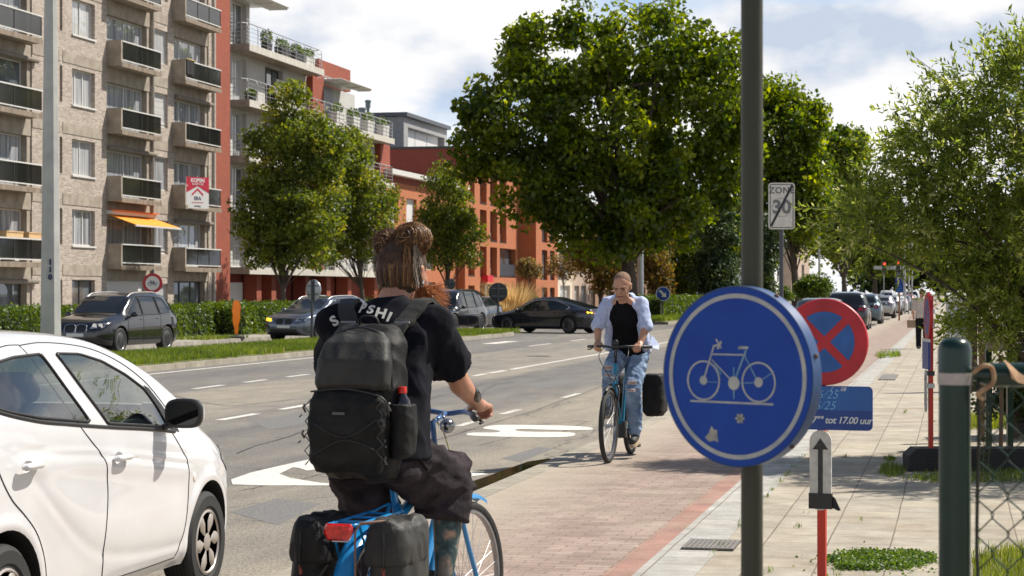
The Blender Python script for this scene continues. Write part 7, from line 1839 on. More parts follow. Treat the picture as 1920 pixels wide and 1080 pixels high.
def rider1():
    bt, st, bb, zr = bicycle('bicycle', 'bright blue city bicycle ridden away from the viewer, with a red rear lamp', RB, RBZ, M_bblue, wb=1.13, Rw=.352, steer=9, style='city', bar_h=1.10, bar_w=.25, bar_y=.80, white_tail=True, bar_mat=pbr('blue_grey_bar', (.06,.13,.30), .35, .3))
    ped = crank(bt, bb, 20, M_steel)
    # rear lamp, bell
    m = MB(); m.loft([[(x*a,y,zr-.022+z*b) for x,z in ((-1,-.2),(-1,.6),(-.85,1),(.85,1),(1,.6),(1,-.2),(.75,-1),(-.75,-1))] for a,b,y in ((.05,.026,-.335),(.055,.031,-.342),(.055,.031,-.352),(.045,.024,-.362))]); m.build('rear_lamp', pbr('red_lamp_lens', (.55,.008,.006), .12, var=.4, scale=70, coat=1.0), bt, smooth=40)
    m = MB(); m.box(-.03,-.336,zr-.06,.03,-.326,zr-.0); m.build('lamp_bracket', M_steel, bt)
    m = MB(); m.ell((.055,.80-(1.13-.26)+.03,1.055), (.033,.036,.033), 20, 14); m.tube([(.02,.80-(1.13-.26)+.05,1.11),(.045,.80-(1.13-.26)+.03,1.07)], .006); m.build('lamp_shell', pbr('grey_chrome', (.30,.31,.33), .18, .9), st, smooth='all')
    m = MB(); m.tube(crom([(.0,-.06,1.09),(.03,-.02,1.02),(.05,-.0,.9),(.02,.01,.75)], 5), .003, n=6); m.build('brake_cable', pbr('yellow_cable', (.35,.33,.12), .6), st)
    # panniers
    pn = thing('pannier_bag', 'worn black double pannier bag over the rack of the blue bicycle', 'pannier', RB, RBZ)
    for sx, nm in ((-1,'left'),(1,'right')):
        m = MB(); w = .135 if sx < 0 else .15
        xs = 0
        torsoloft(m, [((sx*(.088+w*.5),-.13,z), (w*.5*k1,0,0), (0,.175*k2,0)) for z,k1,k2 in ((zr-.38,.75,.85),(zr-.34,1.0,.98),(zr-.2,1.08,1.0),(zr-.08,1.0,.97),(zr-.02,.85,.92),(zr+.005,.6,.85))], 24, .55)
        remesh(m, 'bag', M_nylong if sx > 0 else M_nylon, .009, 2, pn, wrinkle(.014, 6, (1.2,1,.45), seed=sx*3.0))
        m = MB(); torsoloft(m, [((sx*(.078+w*.52),-.13,zr-.10+z), (w*.54*k1,0,0), (0,.185*k2,0)) for z,k1,k2 in ((-.045,1.06,1.0),(.02,1.10,1.01),(.085,.96,.98),(.115,.7,.9))], 24, .55)
        remesh(m, 'flap', M_nylong if sx > 0 else M_nylon, .008, 1, pn, wrinkle(.012, 8, (1.3,1,.45), seed=5+sx))
        m = MB(); x = sx*(.06+w*.72); m.tube([(x,-.33,zr-.02),(x+.003,-.335,zr-.14),(x,-.325,zr-.22)], .008, n=6, sq=.4); m.build('strap', M_nylon, pn)
        m = MB(); m.tube([(x,-.333,zr-.15),(x+.004,-.335,zr-.185)], .0055, n=6); m.build('zip_pull', pbr('reddish_cord', (.25,.05,.035), .8), pn)
    m = MB(); m.tube([(.062,-.335,zr-.3),(.062,-.34,zr-.02),(.08,-.33,zr+.01),(.16,-.25,zr+.012)], .007, n=8, sq=.5); m.build('piping', pbr('tan_piping', (.20,.12,.08), .8), pn, smooth='all')
    # ---- the rider
    p = thing('person', 'long haired bearded cyclist seen from behind in black T shirt with a black backpack', 'person', RB, RBZ)
    X = -.055
    hipL, hipR = Vector((X-.09,.20,1.0)), Vector((X+.10,.20,1.0)); kneeR = Vector((.125,.62,.84)); kneeL = Vector((X-.10,.50,.67)); ankR = Vector((.135,.50,.43)); ankL = Vector((-.115,.42,.22))
    shL, shR = Vector((X-.225,.33,1.50)), Vector((X+.195,.36,1.50)); elL = Vector((X-.30,.56,1.27)); elR = Vector((.185,.56,1.245)); wrR = Vector((.195,.80,1.145)); wrL = Vector((-.30,.80,1.135))
    hc = Vector((X+.035,.47,1.70))
    b = MB()
    torsoloft(b, [((X,.2,.93),(.15,0,0),(0,.11,0)),((X,.22,1.02),(.165,0,0),(0,.12,0)),((X-.005,.25,1.2),(.155,0,0),(0,.115,0)),((X-.01,.31,1.38),(.18,0,0),(0,.12,0)),((X,.34,1.50),(.17,0,0),(0,.095,0)),((X,.37,1.56),(.09,0,0),(0,.07,0))], 24, .85)
    b.cap((X+.005,.36,1.53),(X+.03,.44,1.66),.070,.066)
    for sh, el, wr in ((shL,elL,wrL),(shR,elR,wrR)): b.cap(sh, el, .056,.044); b.cap(el, wr, .047,.028); b.cap(Vector((X,sh.y,sh.z+.01)), sh, .06,.055)
    for hp, kn, an in ((hipL,kneeL,ankL),(hipR,kneeR,ankR)): b.cap(hp, kn, .085,.06); b.cap(kn, lerp(kn,an,.4), .058,.060); b.cap(lerp(kn,an,.35), an, .062,.034)
    L, M = head(b, hc, (.22,1,-.10), (-.02,.12,1), 1.05)
    for wr, sx in ((wrL,-1),(wrR,1)): hand(b, wr, (-sx*.05,1,-.10), (0,.12,1), (-sx,0,0), curl=1.05)
    body = remesh(b, 'body', M_skin2, .0075, 2, p)
    # calf tattoo sleeve, forearm tattoo
    m = MB(); m.cap(lerp(kneeR,ankR,.12), lerp(kneeR,ankR,.42), .0605,.0632); m.cap(lerp(kneeR,ankR,.38), lerp(kneeR,ankR,.95), .0640,.037); remesh(m, 'calf_tattoo', M_tattoo, .007, 2, p)
    m = MB(); c0 = lerp(elR, wrR, .50); d = (wrR-elR).normalized(); n_ = Vector((.35,-.55,.3)).normalized(); n_ = (n_-d*n_.dot(d)).normalized(); e_ = d.cross(n_)
    for rr_ in (.012,.020,.028,.036):
        P = []
        for k in range(28):
            a = 2*math.pi*k/28; q = c0+d*rr_*1.2*math.cos(a); th = rr_*math.sin(a)/.038; rad = lerp(.0435,.0345,.5+rr_*math.cos(a)/.24)-.0006; P.append(q+(n_*math.cos(th)+e_*math.sin(th))*rad)
        m.tube(P, .0024, n=5, closed=True)
    m.build('forearm_tattoo', pbr('tattoo_ink', (.03,.035,.035), .6), p, smooth='all')
    # t-shirt
    s = MB()
    torsoloft(s, [((X+.02,.22,.965),(.205,0,0),(0,.15,0)),((X+.01,.22,1.04),(.200,0,0),(0,.145,0)),((X,.25,1.2),(.200,0,0),(0,.145,0)),((X-.01,.30,1.36),(.215,0,0),(0,.142,0)),((X-.01,.33,1.46),(.225,0,0),(0,.125,0)),((X-.008,.345,1.52),(.185,0,0),(0,.10,0)),((X,.36,1.565),(.105,0,0),(0,.078,0)),((X+.003,.375,1.595),(.070,0,.008),(0,.062,0))], 30, .8)
    s.cap((X+.02,.34,1.505), shR+Vector((.0,0,-.01)), .075,.082); sleeve(s, shR+Vector((-.02,0,-.012)), lerp(shR,elR,.74)+Vector((.0,0,-.0)), .082,.100)
    s.cap((X-.02,.34,1.505), shL+Vector((0,0,-.01)), .075,.080); sleeve(s, shL+Vector((.02,0,-.012)), lerp(shL,elL,.80), .080,.096)
    tee = remesh(s, 'shirt', M_tee, .0085, 2, p, wrinkle(.011, 7, (1,1,.75), 2.0))
    tb = bmesh.new(); tb.from_mesh(tee.data); tbv = BVHTree.FromBMesh(tb); tb.free()
    m = MB(); sl = lerp(shR,elR,.88)+Vector((.01,0,0)); dd = (elR-shR).normalized()
    # shirt lettering across the shoulders
    for ch, x, z, rot, sz in (('S',-.190,1.500,34,.060),('P',-.070,1.550,4,.062),('S',-.034,1.543,-6,.062),('H',.010,1.530,-12,.062),('I',.045,1.515,-18,.062)):
        h = tbv.ray_cast(Vector((X+x+.0,-1,z)), Vector((0,1,0)))
        if h[0] is None: continue
        n = h[1]; xr = Vector((0,0,1)).cross(n).normalized()*1.0; 
        if xr.x < 0: xr = -xr
        up_ = n.cross(xr).normalized(); 
        if up_.z < 0: up_ = -up_
        c, s_ = math.cos(R(rot)), math.sin(R(rot)); a = xr*c+up_*s_; bb_ = -xr*s_+up_*c; o = h[0]+n*.010
        Mx = Matrix(((a.x,bb_.x,n.x,o.x),(a.y,bb_.y,n.y,o.y),(a.z,bb_.z,n.z,o.z),(0,0,0,1)))
        text_obj(ch, sz, M_swhite, tee, Mx, 'shirt_letter', bold=.002, ext=.001)
    # baggy three quarter trousers
    s = MB()
    torsoloft(s, [((X+.01,.20,.88),(.19,0,0),(0,.15,0)),((X+.01,.20,.95),(.195,0,0),(0,.15,0)),((X+.01,.21,1.03),(.18,0,0),(0,.135,0))], 24, .8)
    s.cap(hipR+Vector((.0,0,-.02)), kneeR+Vector((0,-.02,.0)), .118,.112); sleeve(s, kneeR+Vector((0,-.03,.03)), lerp(kneeR,ankR,.36)+Vector((-.015,-.03,0)), .110,.118); s.cap(hipR+Vector((.0,.05,-.07)), kneeR+Vector((-.03,-.06,-.05)), .10,.09)
    s.cap(hipL+Vector((0,0,-.03)), kneeL, .125,.118); s.cap(kneeL, lerp(kneeL,ankL,.45), .112,.115)
    def wr2(co, n):
        a = noise.noise(Vector((co.x*5+co.z*2, co.y*4, co.z*11-co.x*3))); b_ = noise.noise(Vector((co.x*9+4, co.y*8, co.z*24))); return n*(.016*((1-abs(a)*2.2)-.55)+.005*((1-abs(b_)*2.2)-.5))
    remesh(s, 'trousers', M_pants, .0085, 1, p, wr2)
    m = MB(); m.tube([(X+.17,.16,1.02),(X+.20,.22,1.0),(X+.19,.30,.99)], .016, n=8, sq=.5); m.tube([(X+.19,.14,.99),(X+.215,.20,.93),(X+.20,.26,.90)], .010, n=8, sq=.5); m.build('belt_strap', M_nylon, p, smooth='all')
    sh = MB(); shoe(sh, ankR+Vector((.01,-.07,-.09)), ankR+Vector((.01,.15,-.10))); remesh(sh, 'shoe', M_black, .01, 2, p); sh = MB(); shoe(sh, ankL+Vector((0,-.07,-.09)), ankL+Vector((0,.15,-.10))); remesh(sh, 'shoe', M_black, .01, 2, p)
    # hair: dark mass, two buns, strands
    rg = random.Random(11)
    Lh = lambda x, y, z: L(x, y, z)
    hm = MB(); Ml = M
    hm.ell(Lh(0,-.022,.035), (0.0897,0.1111,0.0983), 20, 14, M=Ml); hm.ell(Lh(0,-.045,-.035), (0.0769,0.0748,0.0801), 18, 12, M=Ml); hm.ell(Lh(-.0,-.055,-.08), (0.0587,0.0481,0.0427), 16, 10, M=Ml)
    hm.ell(Lh(-.060,-.03,.115), (0.0600,0.0624,0.0552), 18, 12, M=Ml); hm.ell(Lh(.040,-.02,.122), (0.0768,0.0696,0.0672), 18, 12, M=Ml)
    remesh(hm, 'hair', M_hairb, .008, 2, p, wrinkle(.007, 26, (1,1,.35), 1.0))
    gens = []
    def onell(c, r, d, k=1.03): return Lh(c[0]+r[0]*d.x*k*1.1, c[1]+r[1]*d.y*k*1.1, c[2]+r[2]*d.z*k*1.1)
    angs = []
    for i in range(1100):           # combed up from the nape to the buns
        ang = rg.uniform(-2.4,2.4); angs.append(ang); side = math.sin(ang); back = -math.cos(ang*.72)
        P = []
        for k in range(7):
            t = k/6; z = lerp(-.072+.035*abs(math.sin(i*2.7)), .118, t); wx = lerp(.066,.040,t**2)*1.12*(1+.18*math.sin(t*3.1)); wy = lerp(.085,.06,t**2)*1.12*(1+.22*math.sin(t*3.1))
            P.append(Lh(side*wx+.01*math.sin(i*1.3+t*5)*t+(.02 if t > .9 else 0), -.020+back*wy*.95, z+rg.uniform(-.003,.003)))
        gens.append(P)
    strands('hair_strands', M_hair, p, gens, .0017, 4, lambda i: .36+.16*math.sin(angs[i]*7+1)+.10*math.sin(angs[i]*19)+.15*math.sin(angs[i]))  # tint rises towards the right, sunlight painted into the strands
    gens = []
    for c, r, n in (((-.060,-.03,.115),(.052,.054,.048),420),((.040,-.02,.124),(.067,.060,.058),620)):
        for i in range(n):
            d = Vector((rg.gauss(0,1),rg.gauss(0,1),rg.gauss(0,1))).normalized(); ax = Vector((rg.gauss(0,.4),1+rg.gauss(0,.3),rg.gauss(0,.4))).normalized(); P = []; q = d.copy(); lift = rg.uniform(1.0,1.10)
            for k in range(6): P.append(onell(c, r, q, lift+.01*k*rg.random())); q = (Matrix.Rotation(.32, 3, ax) @ q)
            if rg.random() < .10: P[-1] = P[-1]+Vector((rg.uniform(-.03,.03),rg.uniform(-.03,.01),rg.uniform(-.01,.04))); 
            gens.append(P)
    for i in range(170):           # flyaway hairs
        c_ = rg.choice(((-.06,-.03,.115),(.04,-.02,.124),(.0,-.03,.03),(.04,-.02,.124))); d = Vector((rg.gauss(0,1),rg.gauss(-.3,.8),rg.gauss(.2,.8))).normalized(); P = [onell(c_, (.062,.06,.055) if c_[2] > .1 else (.07,.085,.08), d)]
        for k in range(5): d = (d+Vector((rg.uniform(-.5,.5),rg.uniform(-.5,.5),rg.uniform(-.5,.4)))).normalized(); P.append(P[-1]+d*.007)
        gens.append(P)
    strands('bun_strands', M_hair, p, gens, .0015, 5, lambda i: .34+(.2 if i > 420 else 0)+.22*math.sin(i*.9), lambda i: .0015 if i < 1040 else .0006)  # right bun tinted lighter, the sun on it painted in
    for s_ in (-1, 1):
      gens = []
      for i in range(130):           # greying temples behind the ears
        y = rg.uniform(-.05,.01); z = rg.uniform(-.07,.03); P = [Lh(s_*(.080+.003*k), y-.012*k+rg.uniform(-.004,.004), z+.018*k) for k in range(5)]; gens.append(P)
      strands('temple_hair', M_grey, p, gens, .0013, 6)
    gens = []
    for i in range(1500):
        s_ = rg.choice((-1,1,1)); a = Lh(s_*rg.uniform(.045,.072), rg.uniform(.01,.08), rg.uniform(-.10,-.045)); d = Vector((s_*rg.uniform(.4,1.0), rg.uniform(-.1,.8), rg.uniform(-.9,-.1))).normalized(); L_ = rg.uniform(.05,.11); P = [a]
        for k in range(4): d = (d+Vector((rg.uniform(-.35,.35),rg.uniform(-.35,.35),rg.uniform(-.35,.35)))).normalized(); P.append(P[-1]+d*L_/4)
        gens.append(P)
    strands('beard', M_beard, p, gens, .0014, 7)
    for sx in (-1,1): m = MB(); m.ell(L(sx*.088,-.012,-.045), (.006,.006,.008), 10, 8); m.build('ear_ring', M_chrome, p, smooth='all')
    # ---- backpack
    bp = thing('backpack', 'large black backpack with a dark grey upper pocket, worn by the nearest cyclist', 'backpack', RB, RBZ); BX = X-.0
    s = MB()
    torsoloft(s, [((BX,.085,.90),(.135,0,0),(0,.075,0)),((BX,.06,.94),(.152,0,0),(0,.11,0)),((BX,.055,1.1),(.166,0,0),(0,.125,0)),((BX,.07,1.28),(.164,0,0),(0,.12,0)),((BX,.11,1.42),(.155,0,0),(0,.095,0)),((BX,.14,1.475),(.125,0,0),(0,.065,0)),((BX,.155,1.492),(.09,0,0),(0,.04,0))], 30, .62)
    remesh(s, 'bag', M_nylon, .008, 2, bp, wrinkle(.007, 8, (1,1,1), 7))
    s = MB()
    torsoloft(s, [((BX+.005,-.055,1.245),(.140,0,0),(0,.035,0)),((BX+.005,-.062,1.27),(.150,0,0),(0,.045,0)),((BX+.005,-.045,1.36),(.145,0,0),(0,.05,0)),((BX+.005,.0,1.43),(.125,0,0),(0,.045,0)),((BX,.045,1.468),(.09,0,0),(0,.03,0))], 26, .6)
    remesh(s, 'upper_pocket', M_nylong, .007, 2, bp, wrinkle(.007, 7, (1.4,1,.6), 3))
    s = MB()
    torsoloft(s, [((BX-.01,-.065,.93),(.135,0,0),(0,.03,0)),((BX-.01,-.078,.97),(.15,0,0),(0,.042,0)),((BX-.01,-.085,1.1),(.155,0,0),(0,.05,0)),((BX-.01,-.078,1.2),(.150,0,0),(0,.045,0)),((BX-.01,-.068,1.245),(.13,0,.0),(0,.03,0))], 26, .6)
    remesh(s, 'front_pocket', M_nylon, .007, 2, bp, wrinkle(.006, 9, (1,1,1.2), 9))
    s = MB(); torsoloft(s, [((BX+.160,.02,.98),(.028,0,0),(0,.055,0)),((BX+.178,.02,1.0),(.045,0,0),(0,.065,0)),((BX+.182,.02,1.1),(.05,0,0),(0,.07,0)),((BX+.178,.02,1.19),(.048,0,0),(0,.068,0))], 20, .8); remesh(s, 'bottle_pocket', M_nylon, .006, 2, bp, wrinkle(.004, 12, None, 4))
    m = MB()                       # zip lines, cords and straps
    m.tube(crom([(BX-.14,-.03,1.26),(BX-.135,-.02,1.38),(BX-.10,.01,1.452),(BX,.03,1.485),(BX+.10,.01,1.452),(BX+.142,-.02,1.38),(BX+.155,-.03,1.25)], 8), .0045, n=6); m.tube(crom([(BX-.15,-.105,1.24),(BX,-.118,1.252),(BX+.14,-.108,1.22),(BX+.16,-.09,1.15)], 6), .004, n=6); m.build('zip', M_black, bp, smooth='all')
    m = MB()
    for x in (BX-.155, BX+.135):
        P = [(x+(.012 if k % 2 else -.012), -.118-.004*(k % 3), .96+.028*k) for k in range(10)]; m.tube(P, .0025, n=5)
    m.tube(crom([(BX-.13,-.132,1.0),(BX+.0,-.142,1.06),(BX+.13,-.132,1.02)], 6), .0025, n=5); m.tube(crom([(BX-.13,-.130,1.12),(BX+.0,-.140,1.07),(BX+.13,-.130,1.14)], 6), .0025, n=5); m.build('cord', pbr('dark_cord', (.03,.03,.03), .8), bp, smooth='all')
    m = MB()
    for x, z in ((BX-.185,1.16),(BX-.19,1.06),(BX+.142,1.03),(BX+.145,.965),(BX+.16,1.17)): m.tube([(x,-.07,z),(x-.004,-.085,z+.018),(x+.004,-.09,z+.03)], .0045, n=6); m.tube([(x-.012,-.075,z-.01),(x-.022,-.08,z-.02)], .003, n=5)
    m.build('buckle', pbr('grey_buckle', (.12,.12,.12), .4), bp)
    m = MB(); m.box(BX-.05,-.1385,1.155,BX+.0,-.1365,1.165); m.build('maker_tab', pbr('dim_grey_tab', (.09,.09,.09), .6), bp)
    for sx in (-1, 1):
        m = MB(); P = crom([(BX+sx*.085,.15,1.44),(BX+sx*.125,.20,1.52),(BX+sx*.147,.27,1.57),(BX+sx*.160,.36,1.60),(BX+sx*.165,.46,1.55),(BX+sx*.18,.50,1.42)], 8)
        for i in range(6, len(P)):
            q = tbv.find_nearest(P[i])
            if q[0] is not None: P[i] = q[0]+q[1]*.014
        V = []; 
        for i, q in enumerate(P):
            d = (P[min(i+1,len(P)-1)]-P[max(i-1,0)]).normalized(); sd = Vector((1,0,0)); sd = (sd-d*sd.dot(d)).normalized(); nn = d.cross(sd); 
            V.append([tuple(q+sd*a*.034+nn*b_*.008) for a,b_ in ((-1,-1),(0,-1.3),(1,-1),(1,1),(0,1.3),(-1,1))])
        m.loft(V); m.build('shoulder_strap', M_nylong, bp, smooth=50)
        m = MB(); q = P[8]; m.box(q.x-.03,q.y-.030,q.z-.004,q.x+.03,q.y-.020,q.z+.004); m.build('strap_tab', pbr('pale_strap_tab', (.25,.25,.26), .6), bp)
    m = MB(); m.tube(crom([(BX-.04,.14,1.47),(BX-.03,.13,1.52),(BX+.03,.13,1.52),(BX+.04,.14,1.47)], 5), .009, n=8, sq=.6); m.build('grab_handle', M_nylon, bp, smooth='all')
    bo = thing('bottle', 'dark soft drink bottle with a red cap in the side pocket of the backpack', 'bottle', RB, RBZ)
    m = MB(); m.lathe([(0,1.0),(.030,1.0),(.034,1.02),(.034,1.185),(.030,1.205),(.016,1.225),(.0135,1.235),(0,1.235)], 20, c=(BX+.180,.012,0)); m.build('bottle_body', pbr('dark_cola', (.012,.008,.012), .06, coat=1.0), bo, smooth=50)
    m = MB(); m.lathe([(0,1.233),(.0165,1.233),(.0165,1.255),(.015,1.258),(0,1.258)], 16, c=(BX+.180,.012,0)); m.build('cap', pbr('red_cap', (.65,.02,.01), .4), bo, smooth=40)
rider1()
# ================= oncoming rider
def rider2():
    base = (-3.165, 20.08, 0.0); rz = math.pi-R(2)
    M_tq = pbr('turquoise_enamel', (.01,.19,.33), .3, coat=.6)
    bt, st, bb, zr = bicycle('bicycle', 'black and turquoise hybrid bicycle ridden towards the viewer', base, rz, M_tq, wb=1.10, Rw=.35, steer=1, style='sport', bar_mat=M_black, fork_mat=M_black, tyre=.025, bar_h=1.09, bar_w=.31, bar_y=.70, spokes=28)
    crank(bt, bb, 5, M_black)                     # his left pedal down
    m = MB(); m.box(-.04,.42,.20,.04,.56,.36); m.build('motor_housing', M_black, bt)
    m = MB(); m.tube([(0,.83-.84,.70),(0,.79-.84,.93)], .028, n=12); m.build('head_tube_bag', M_tq, st, smooth='all')
    m = MB(); m.ell((0,.03,.80), (.032,.03,.035), 14, 10); m.build('front_lamp', M_lens, st, smooth='all')
    m = MB(); m.ell((0,-.05,1.13), (.03,.02,.035), 12, 8); m.tube([(0,-.05,1.09),(0,.0,1.0)], .01); m.build('display', M_black, st)
    m = MB()
    for s in (-1,1): m.tube(crom([(s*.12,-.08,1.09),(s*.14,.06,1.0),(s*.05,.10,.85),(s*.02,.05,.78)], 5), .004, n=5)
    m.build('cable', M_black, st)
    pn = thing('pannier_bag', 'square black pannier hanging beside the rear wheel of the oncoming bicycle', 'pannier', base, rz)
    m = MB(); torsoloft(m, [((-.22,-.12,z),(.11*a,0,0),(0,.17*b_,0)) for z,a,b_ in ((.38,.7,.85),(.43,1,1),(.6,1.05,1.03),(.74,1,1),(.80,.8,.95))], 24, .5); remesh(m, 'bag', M_nylon, .012, 2, pn, wrinkle(.008, 7))
    m = MB(); torsoloft(m, [((.15,-.12,z),(.06*a,0,0),(0,.17*b_,0)) for z,a,b_ in ((.38,.7,.85),(.43,1,1),(.6,1.05,1.03),(.74,1,1),(.80,.8,.95))], 24, .5); remesh(m, 'bag', M_nylon, .014, 2, pn)
    p = thing('person', 'short haired man in black tank top, open blue shirt and torn jeans cycling forward', 'person', base, rz)
    X = -.03
    hipL, hipR = Vector((X-.09,.24,1.0)), Vector((X+.09,.24,1.0)); kneeL = Vector((X-.10,.56,.70)); kneeR = Vector((X+.11,.63,.86)); ankL = Vector((-.13,.47,.245)); ankR = Vector((.12,.50,.52))
    shL, shR = Vector((X-.170,.50,1.515)), Vector((X+.170,.49,1.515)); elL = Vector((X-.235,.60,1.285)); elR = Vector((X+.255,.56,1.29)); wrL = Vector((-.225,.70,1.13)); wrR = Vector((.20,.66,1.135))
    hc = Vector((X-.005,.63,1.675)); b = MB()
    torsoloft(b, [((X,.24,.94),(.14,0,0),(0,.10,0)),((X,.27,1.06),(.15,0,0),(0,.11,0)),((X,.36,1.22),(.15,0,.02),(0,.115,-.02)),((X,.46,1.38),(.17,0,0),(0,.11,-.02)),((X,.51,1.51),(.15,0,0),(0,.085,0)),((X,.54,1.57),(.08,0,0),(0,.06,0))], 22, .85)
    b.cap((X,.53,1.52),(X,.60,1.63),.064,.058)
    for sh, el, wr in ((shL,elL,wrL),(shR,elR,wrR)): b.cap(sh, el, .055,.043); b.cap(el, wr, .045,.029); b.cap(Vector((X,sh.y+.0,sh.z)), sh, .06,.055)
    for hp, kn, an in ((hipL,kneeL,ankL),(hipR,kneeR,ankR)): b.cap(hp, kn, .08,.055); b.cap(kn, an, .055,.035)
    L, M = head(b, hc, (.10,1,-.42), (.07,.42,1), 1.05)
    for wr, sx in ((wrL,-1),(wrR,1)): hand(b, wr, (-sx*.15,.95,-.35), (0,.35,1), (-sx,0,0), curl=.95)
    remesh(b, 'body', M_skin, .009, 1, p)
    m = MB(); m.ell(L(0,-.024,.048), (.0825,.101,.088), 20, 14, M=M); remesh(m, 'cropped_hair', pbr('cropped_hair', (.14,.08,.055), .9, scale=90, col2=(.30,.18,.12)), .008, 1, p)
    m = MB()
    for s in (-1,1): m.ell(L(s*.031,.083,.004), (.017,.011,.0085), 10, 8, M=M)
    m.build('eyes', pbr('dark_eye', (.035,.02,.015), .4), p, smooth='all')
    m = MB()
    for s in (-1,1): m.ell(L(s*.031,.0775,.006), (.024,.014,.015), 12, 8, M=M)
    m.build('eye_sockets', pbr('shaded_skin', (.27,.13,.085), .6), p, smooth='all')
    m = MB(); m.ell(L(0,.040,-.062), (.0600,.0600,.050), 18, 12, M=M); m.ell(L(0,.068,-.09), (.034,.034,.026), 14, 10, M=M); remesh(m, 'stubble', pbr('stubbled_skin', (.33,.18,.12), .7, scale=120, col2=(.44,.25,.17)), .008, 1, p)
    m = MB()
    for s in (-1,1): m.cap(L(s*.050,.078,.022), L(s*.014,.096,.019), .006,.0075)
    m.build('eyebrows', pbr('brow_hair', (.09,.05,.03), .9), p)
    m = MB(); m.cap(L(-.022,.098,-.060), L(.022,.098,-.060), .0055,.0055); m.build('mouth', pbr('lip_shadow', (.20,.07,.055), .6), p)
    # tank top
    s = MB(); torsoloft(s, [((X,.25,.99),(.175,0,0),(0,.13,0)),((X,.27,1.08),(.17,0,0),(0,.135,0)),((X,.36,1.22),(.165,0,.02),(0,.135,-.02)),((X,.455,1.37),(.175,0,0),(0,.13,-.03)),((X,.50,1.47),(.14,0,0),(0,.105,-.02)),((X,.51,1.52),(.12,0,0),(0,.085,0)),((X,.525,1.55),(.095,0,0),(0,.07,0))], 26, .82); s.cap((X-.09,.52,1.50),(X-.08,.51,1.55),.035,.03); s.cap((X+.09,.52,1.50),(X+.08,.51,1.55),.035,.03)
    remesh(s, 'tank_top', fabric('black_jersey', (.006,.006,.008)), .010, 1, p, wrinkle(.008, 6))
    # open shirt: back, sides and rolled sleeves
    M_sh = pbr('pale_blue_shirt', (.36,.43,.64), .85, scale=40, col2=(.52,.58,.78), bump=.2, bscale=80)
    s = MB(); torsoloft(s, [((X,.20,1.02),(.21,0,0),(0,.09,0)),((X,.23,1.12),(.205,0,0),(0,.105,0)),((X,.31,1.25),(.20,0,.02),(0,.115,-.02)),((X,.41,1.38),(.195,0,0),(0,.12,0)),((X,.455,1.49),(.18,0,0),(0,.105,0)),((X,.49,1.56),(.125,0,0),(0,.080,0)),((X,.52,1.61),(.09,0,0),(0,.072,0))], 26, .8)
    for sh, el, sx in ((shL,elL,-1),(shR,elR,1)):
        s.cap(Vector((X+sx*.1,.48,1.52)), sh, .068,.066); sleeve(s, sh, lerp(sh,el,1.02), .067,.068); s.cap(lerp(sh,el,.90), lerp(sh,el,.99), .066,.064)
        s.cap((X+sx*.115,.53,1.50),(X+sx*.155,.50,1.30),.040,.040); s.cap((X+sx*.155,.50,1.30),(X+sx*.185,.36,1.08),.040,.045); s.cap((X+sx*.06,.54,1.545),(X+sx*.12,.56,1.48),.032,.026)
    o = remesh(s, 'open_shirt', M_sh, .010, 1, p, wrinkle(.009, 9, (1,1,1), 5))
    # remove the front of the shirt between its two open edges
    bm = bmesh.new(); bm.from_mesh(o.data)
    def infront(c):
        w = lerp(.145,.075, smoothstep((c.z-1.05)/.42)); yy = finterp([(1.0,.27),(1.12,.30),(1.25,.40),(1.38,.49),(1.5,.53),(1.6,.55)], c.z)
        return abs(c.x-X) < w and c.y > yy-.0
    bmesh.ops.delete(bm, geom=[f for f in bm.faces if infront(f.calc_center_median())], context='FACES'); bm.to_mesh(o.data); bm.free()
    md = o.modifiers.new('t','SOLIDIFY'); md.thickness = .004
    m = MB(); m.add([(X+.19,.2,1.06),(X+.24,.1,1.05),(X+.25,.02,1.12),(X+.2,.1,1.2)], [(0,1,2,3)]); m.add([(X-.19,.2,1.08),(X-.27,.1,1.05),(X-.26,.02,1.10),(X-.2,.1,1.2)], [(0,1,2,3)]); q = m.build('shirt_tail', M_sh, p); q.modifiers.new('t','SOLIDIFY').thickness = .006
    # jeans
    M_j = pbr('washed_denim', (.055,.11,.22), .9, scale=7, col2=(.34,.44,.58), bump=.3, bscale=150, detail=7)
    s = MB(); torsoloft(s, [((X,.24,.90),(.165,0,0),(0,.12,0)),((X,.25,1.0),(.165,0,0),(0,.12,0)),((X,.255,1.06),(.155,0,0),(0,.115,0))], 22, .8)
    s.cap(hipL, kneeL, .105,.085); s.cap(kneeL, ankL+Vector((0,0,.03)), .082,.068); s.cap(hipR, kneeR, .105,.085); s.cap(kneeR, ankR+Vector((0,0,.03)), .082,.068)
    remesh(s, 'jeans', M_j, .0095, 1, p, wrinkle(.013, 10, (1,1,1.5), 3))
    jb = MB(); M_rip = pbr('skin_through_rips', (.50,.30,.22), .7, var=.1); M_thr = pbr('white_threads', (.62,.66,.70), .9)
    def rip(c, w, h, tilt=0):
        m = MB(); m.ell(c, (w,.012,h), 16, 10, M=Matrix.Rotation(tilt,3,'Y')); m.build('knee_rip', M_rip, p, smooth='all')
        m = MB()
        for k in (-1,1): m.tube([(c[0]-w,c[1]+.006,c[2]+k*h*.9),(c[0],c[1]+.014,c[2]+k*h*1.1),(c[0]+w,c[1]+.006,c[2]+k*h*.8)], .004, n=5)
        m.build('frayed_edge', M_thr, p)
    k = kneeL; rip((k.x-.005,k.y+.075,k.z+.045),.045,.014,.1); rip((k.x,k.y+.088,k.z-.03),.04,.012,-.1)
    k = kneeR; rip((k.x+.01,k.y+.078,k.z+.03),.04,.018,.1); rip((k.x+.01,k.y+.082,k.z-.04),.03,.012,-.1)
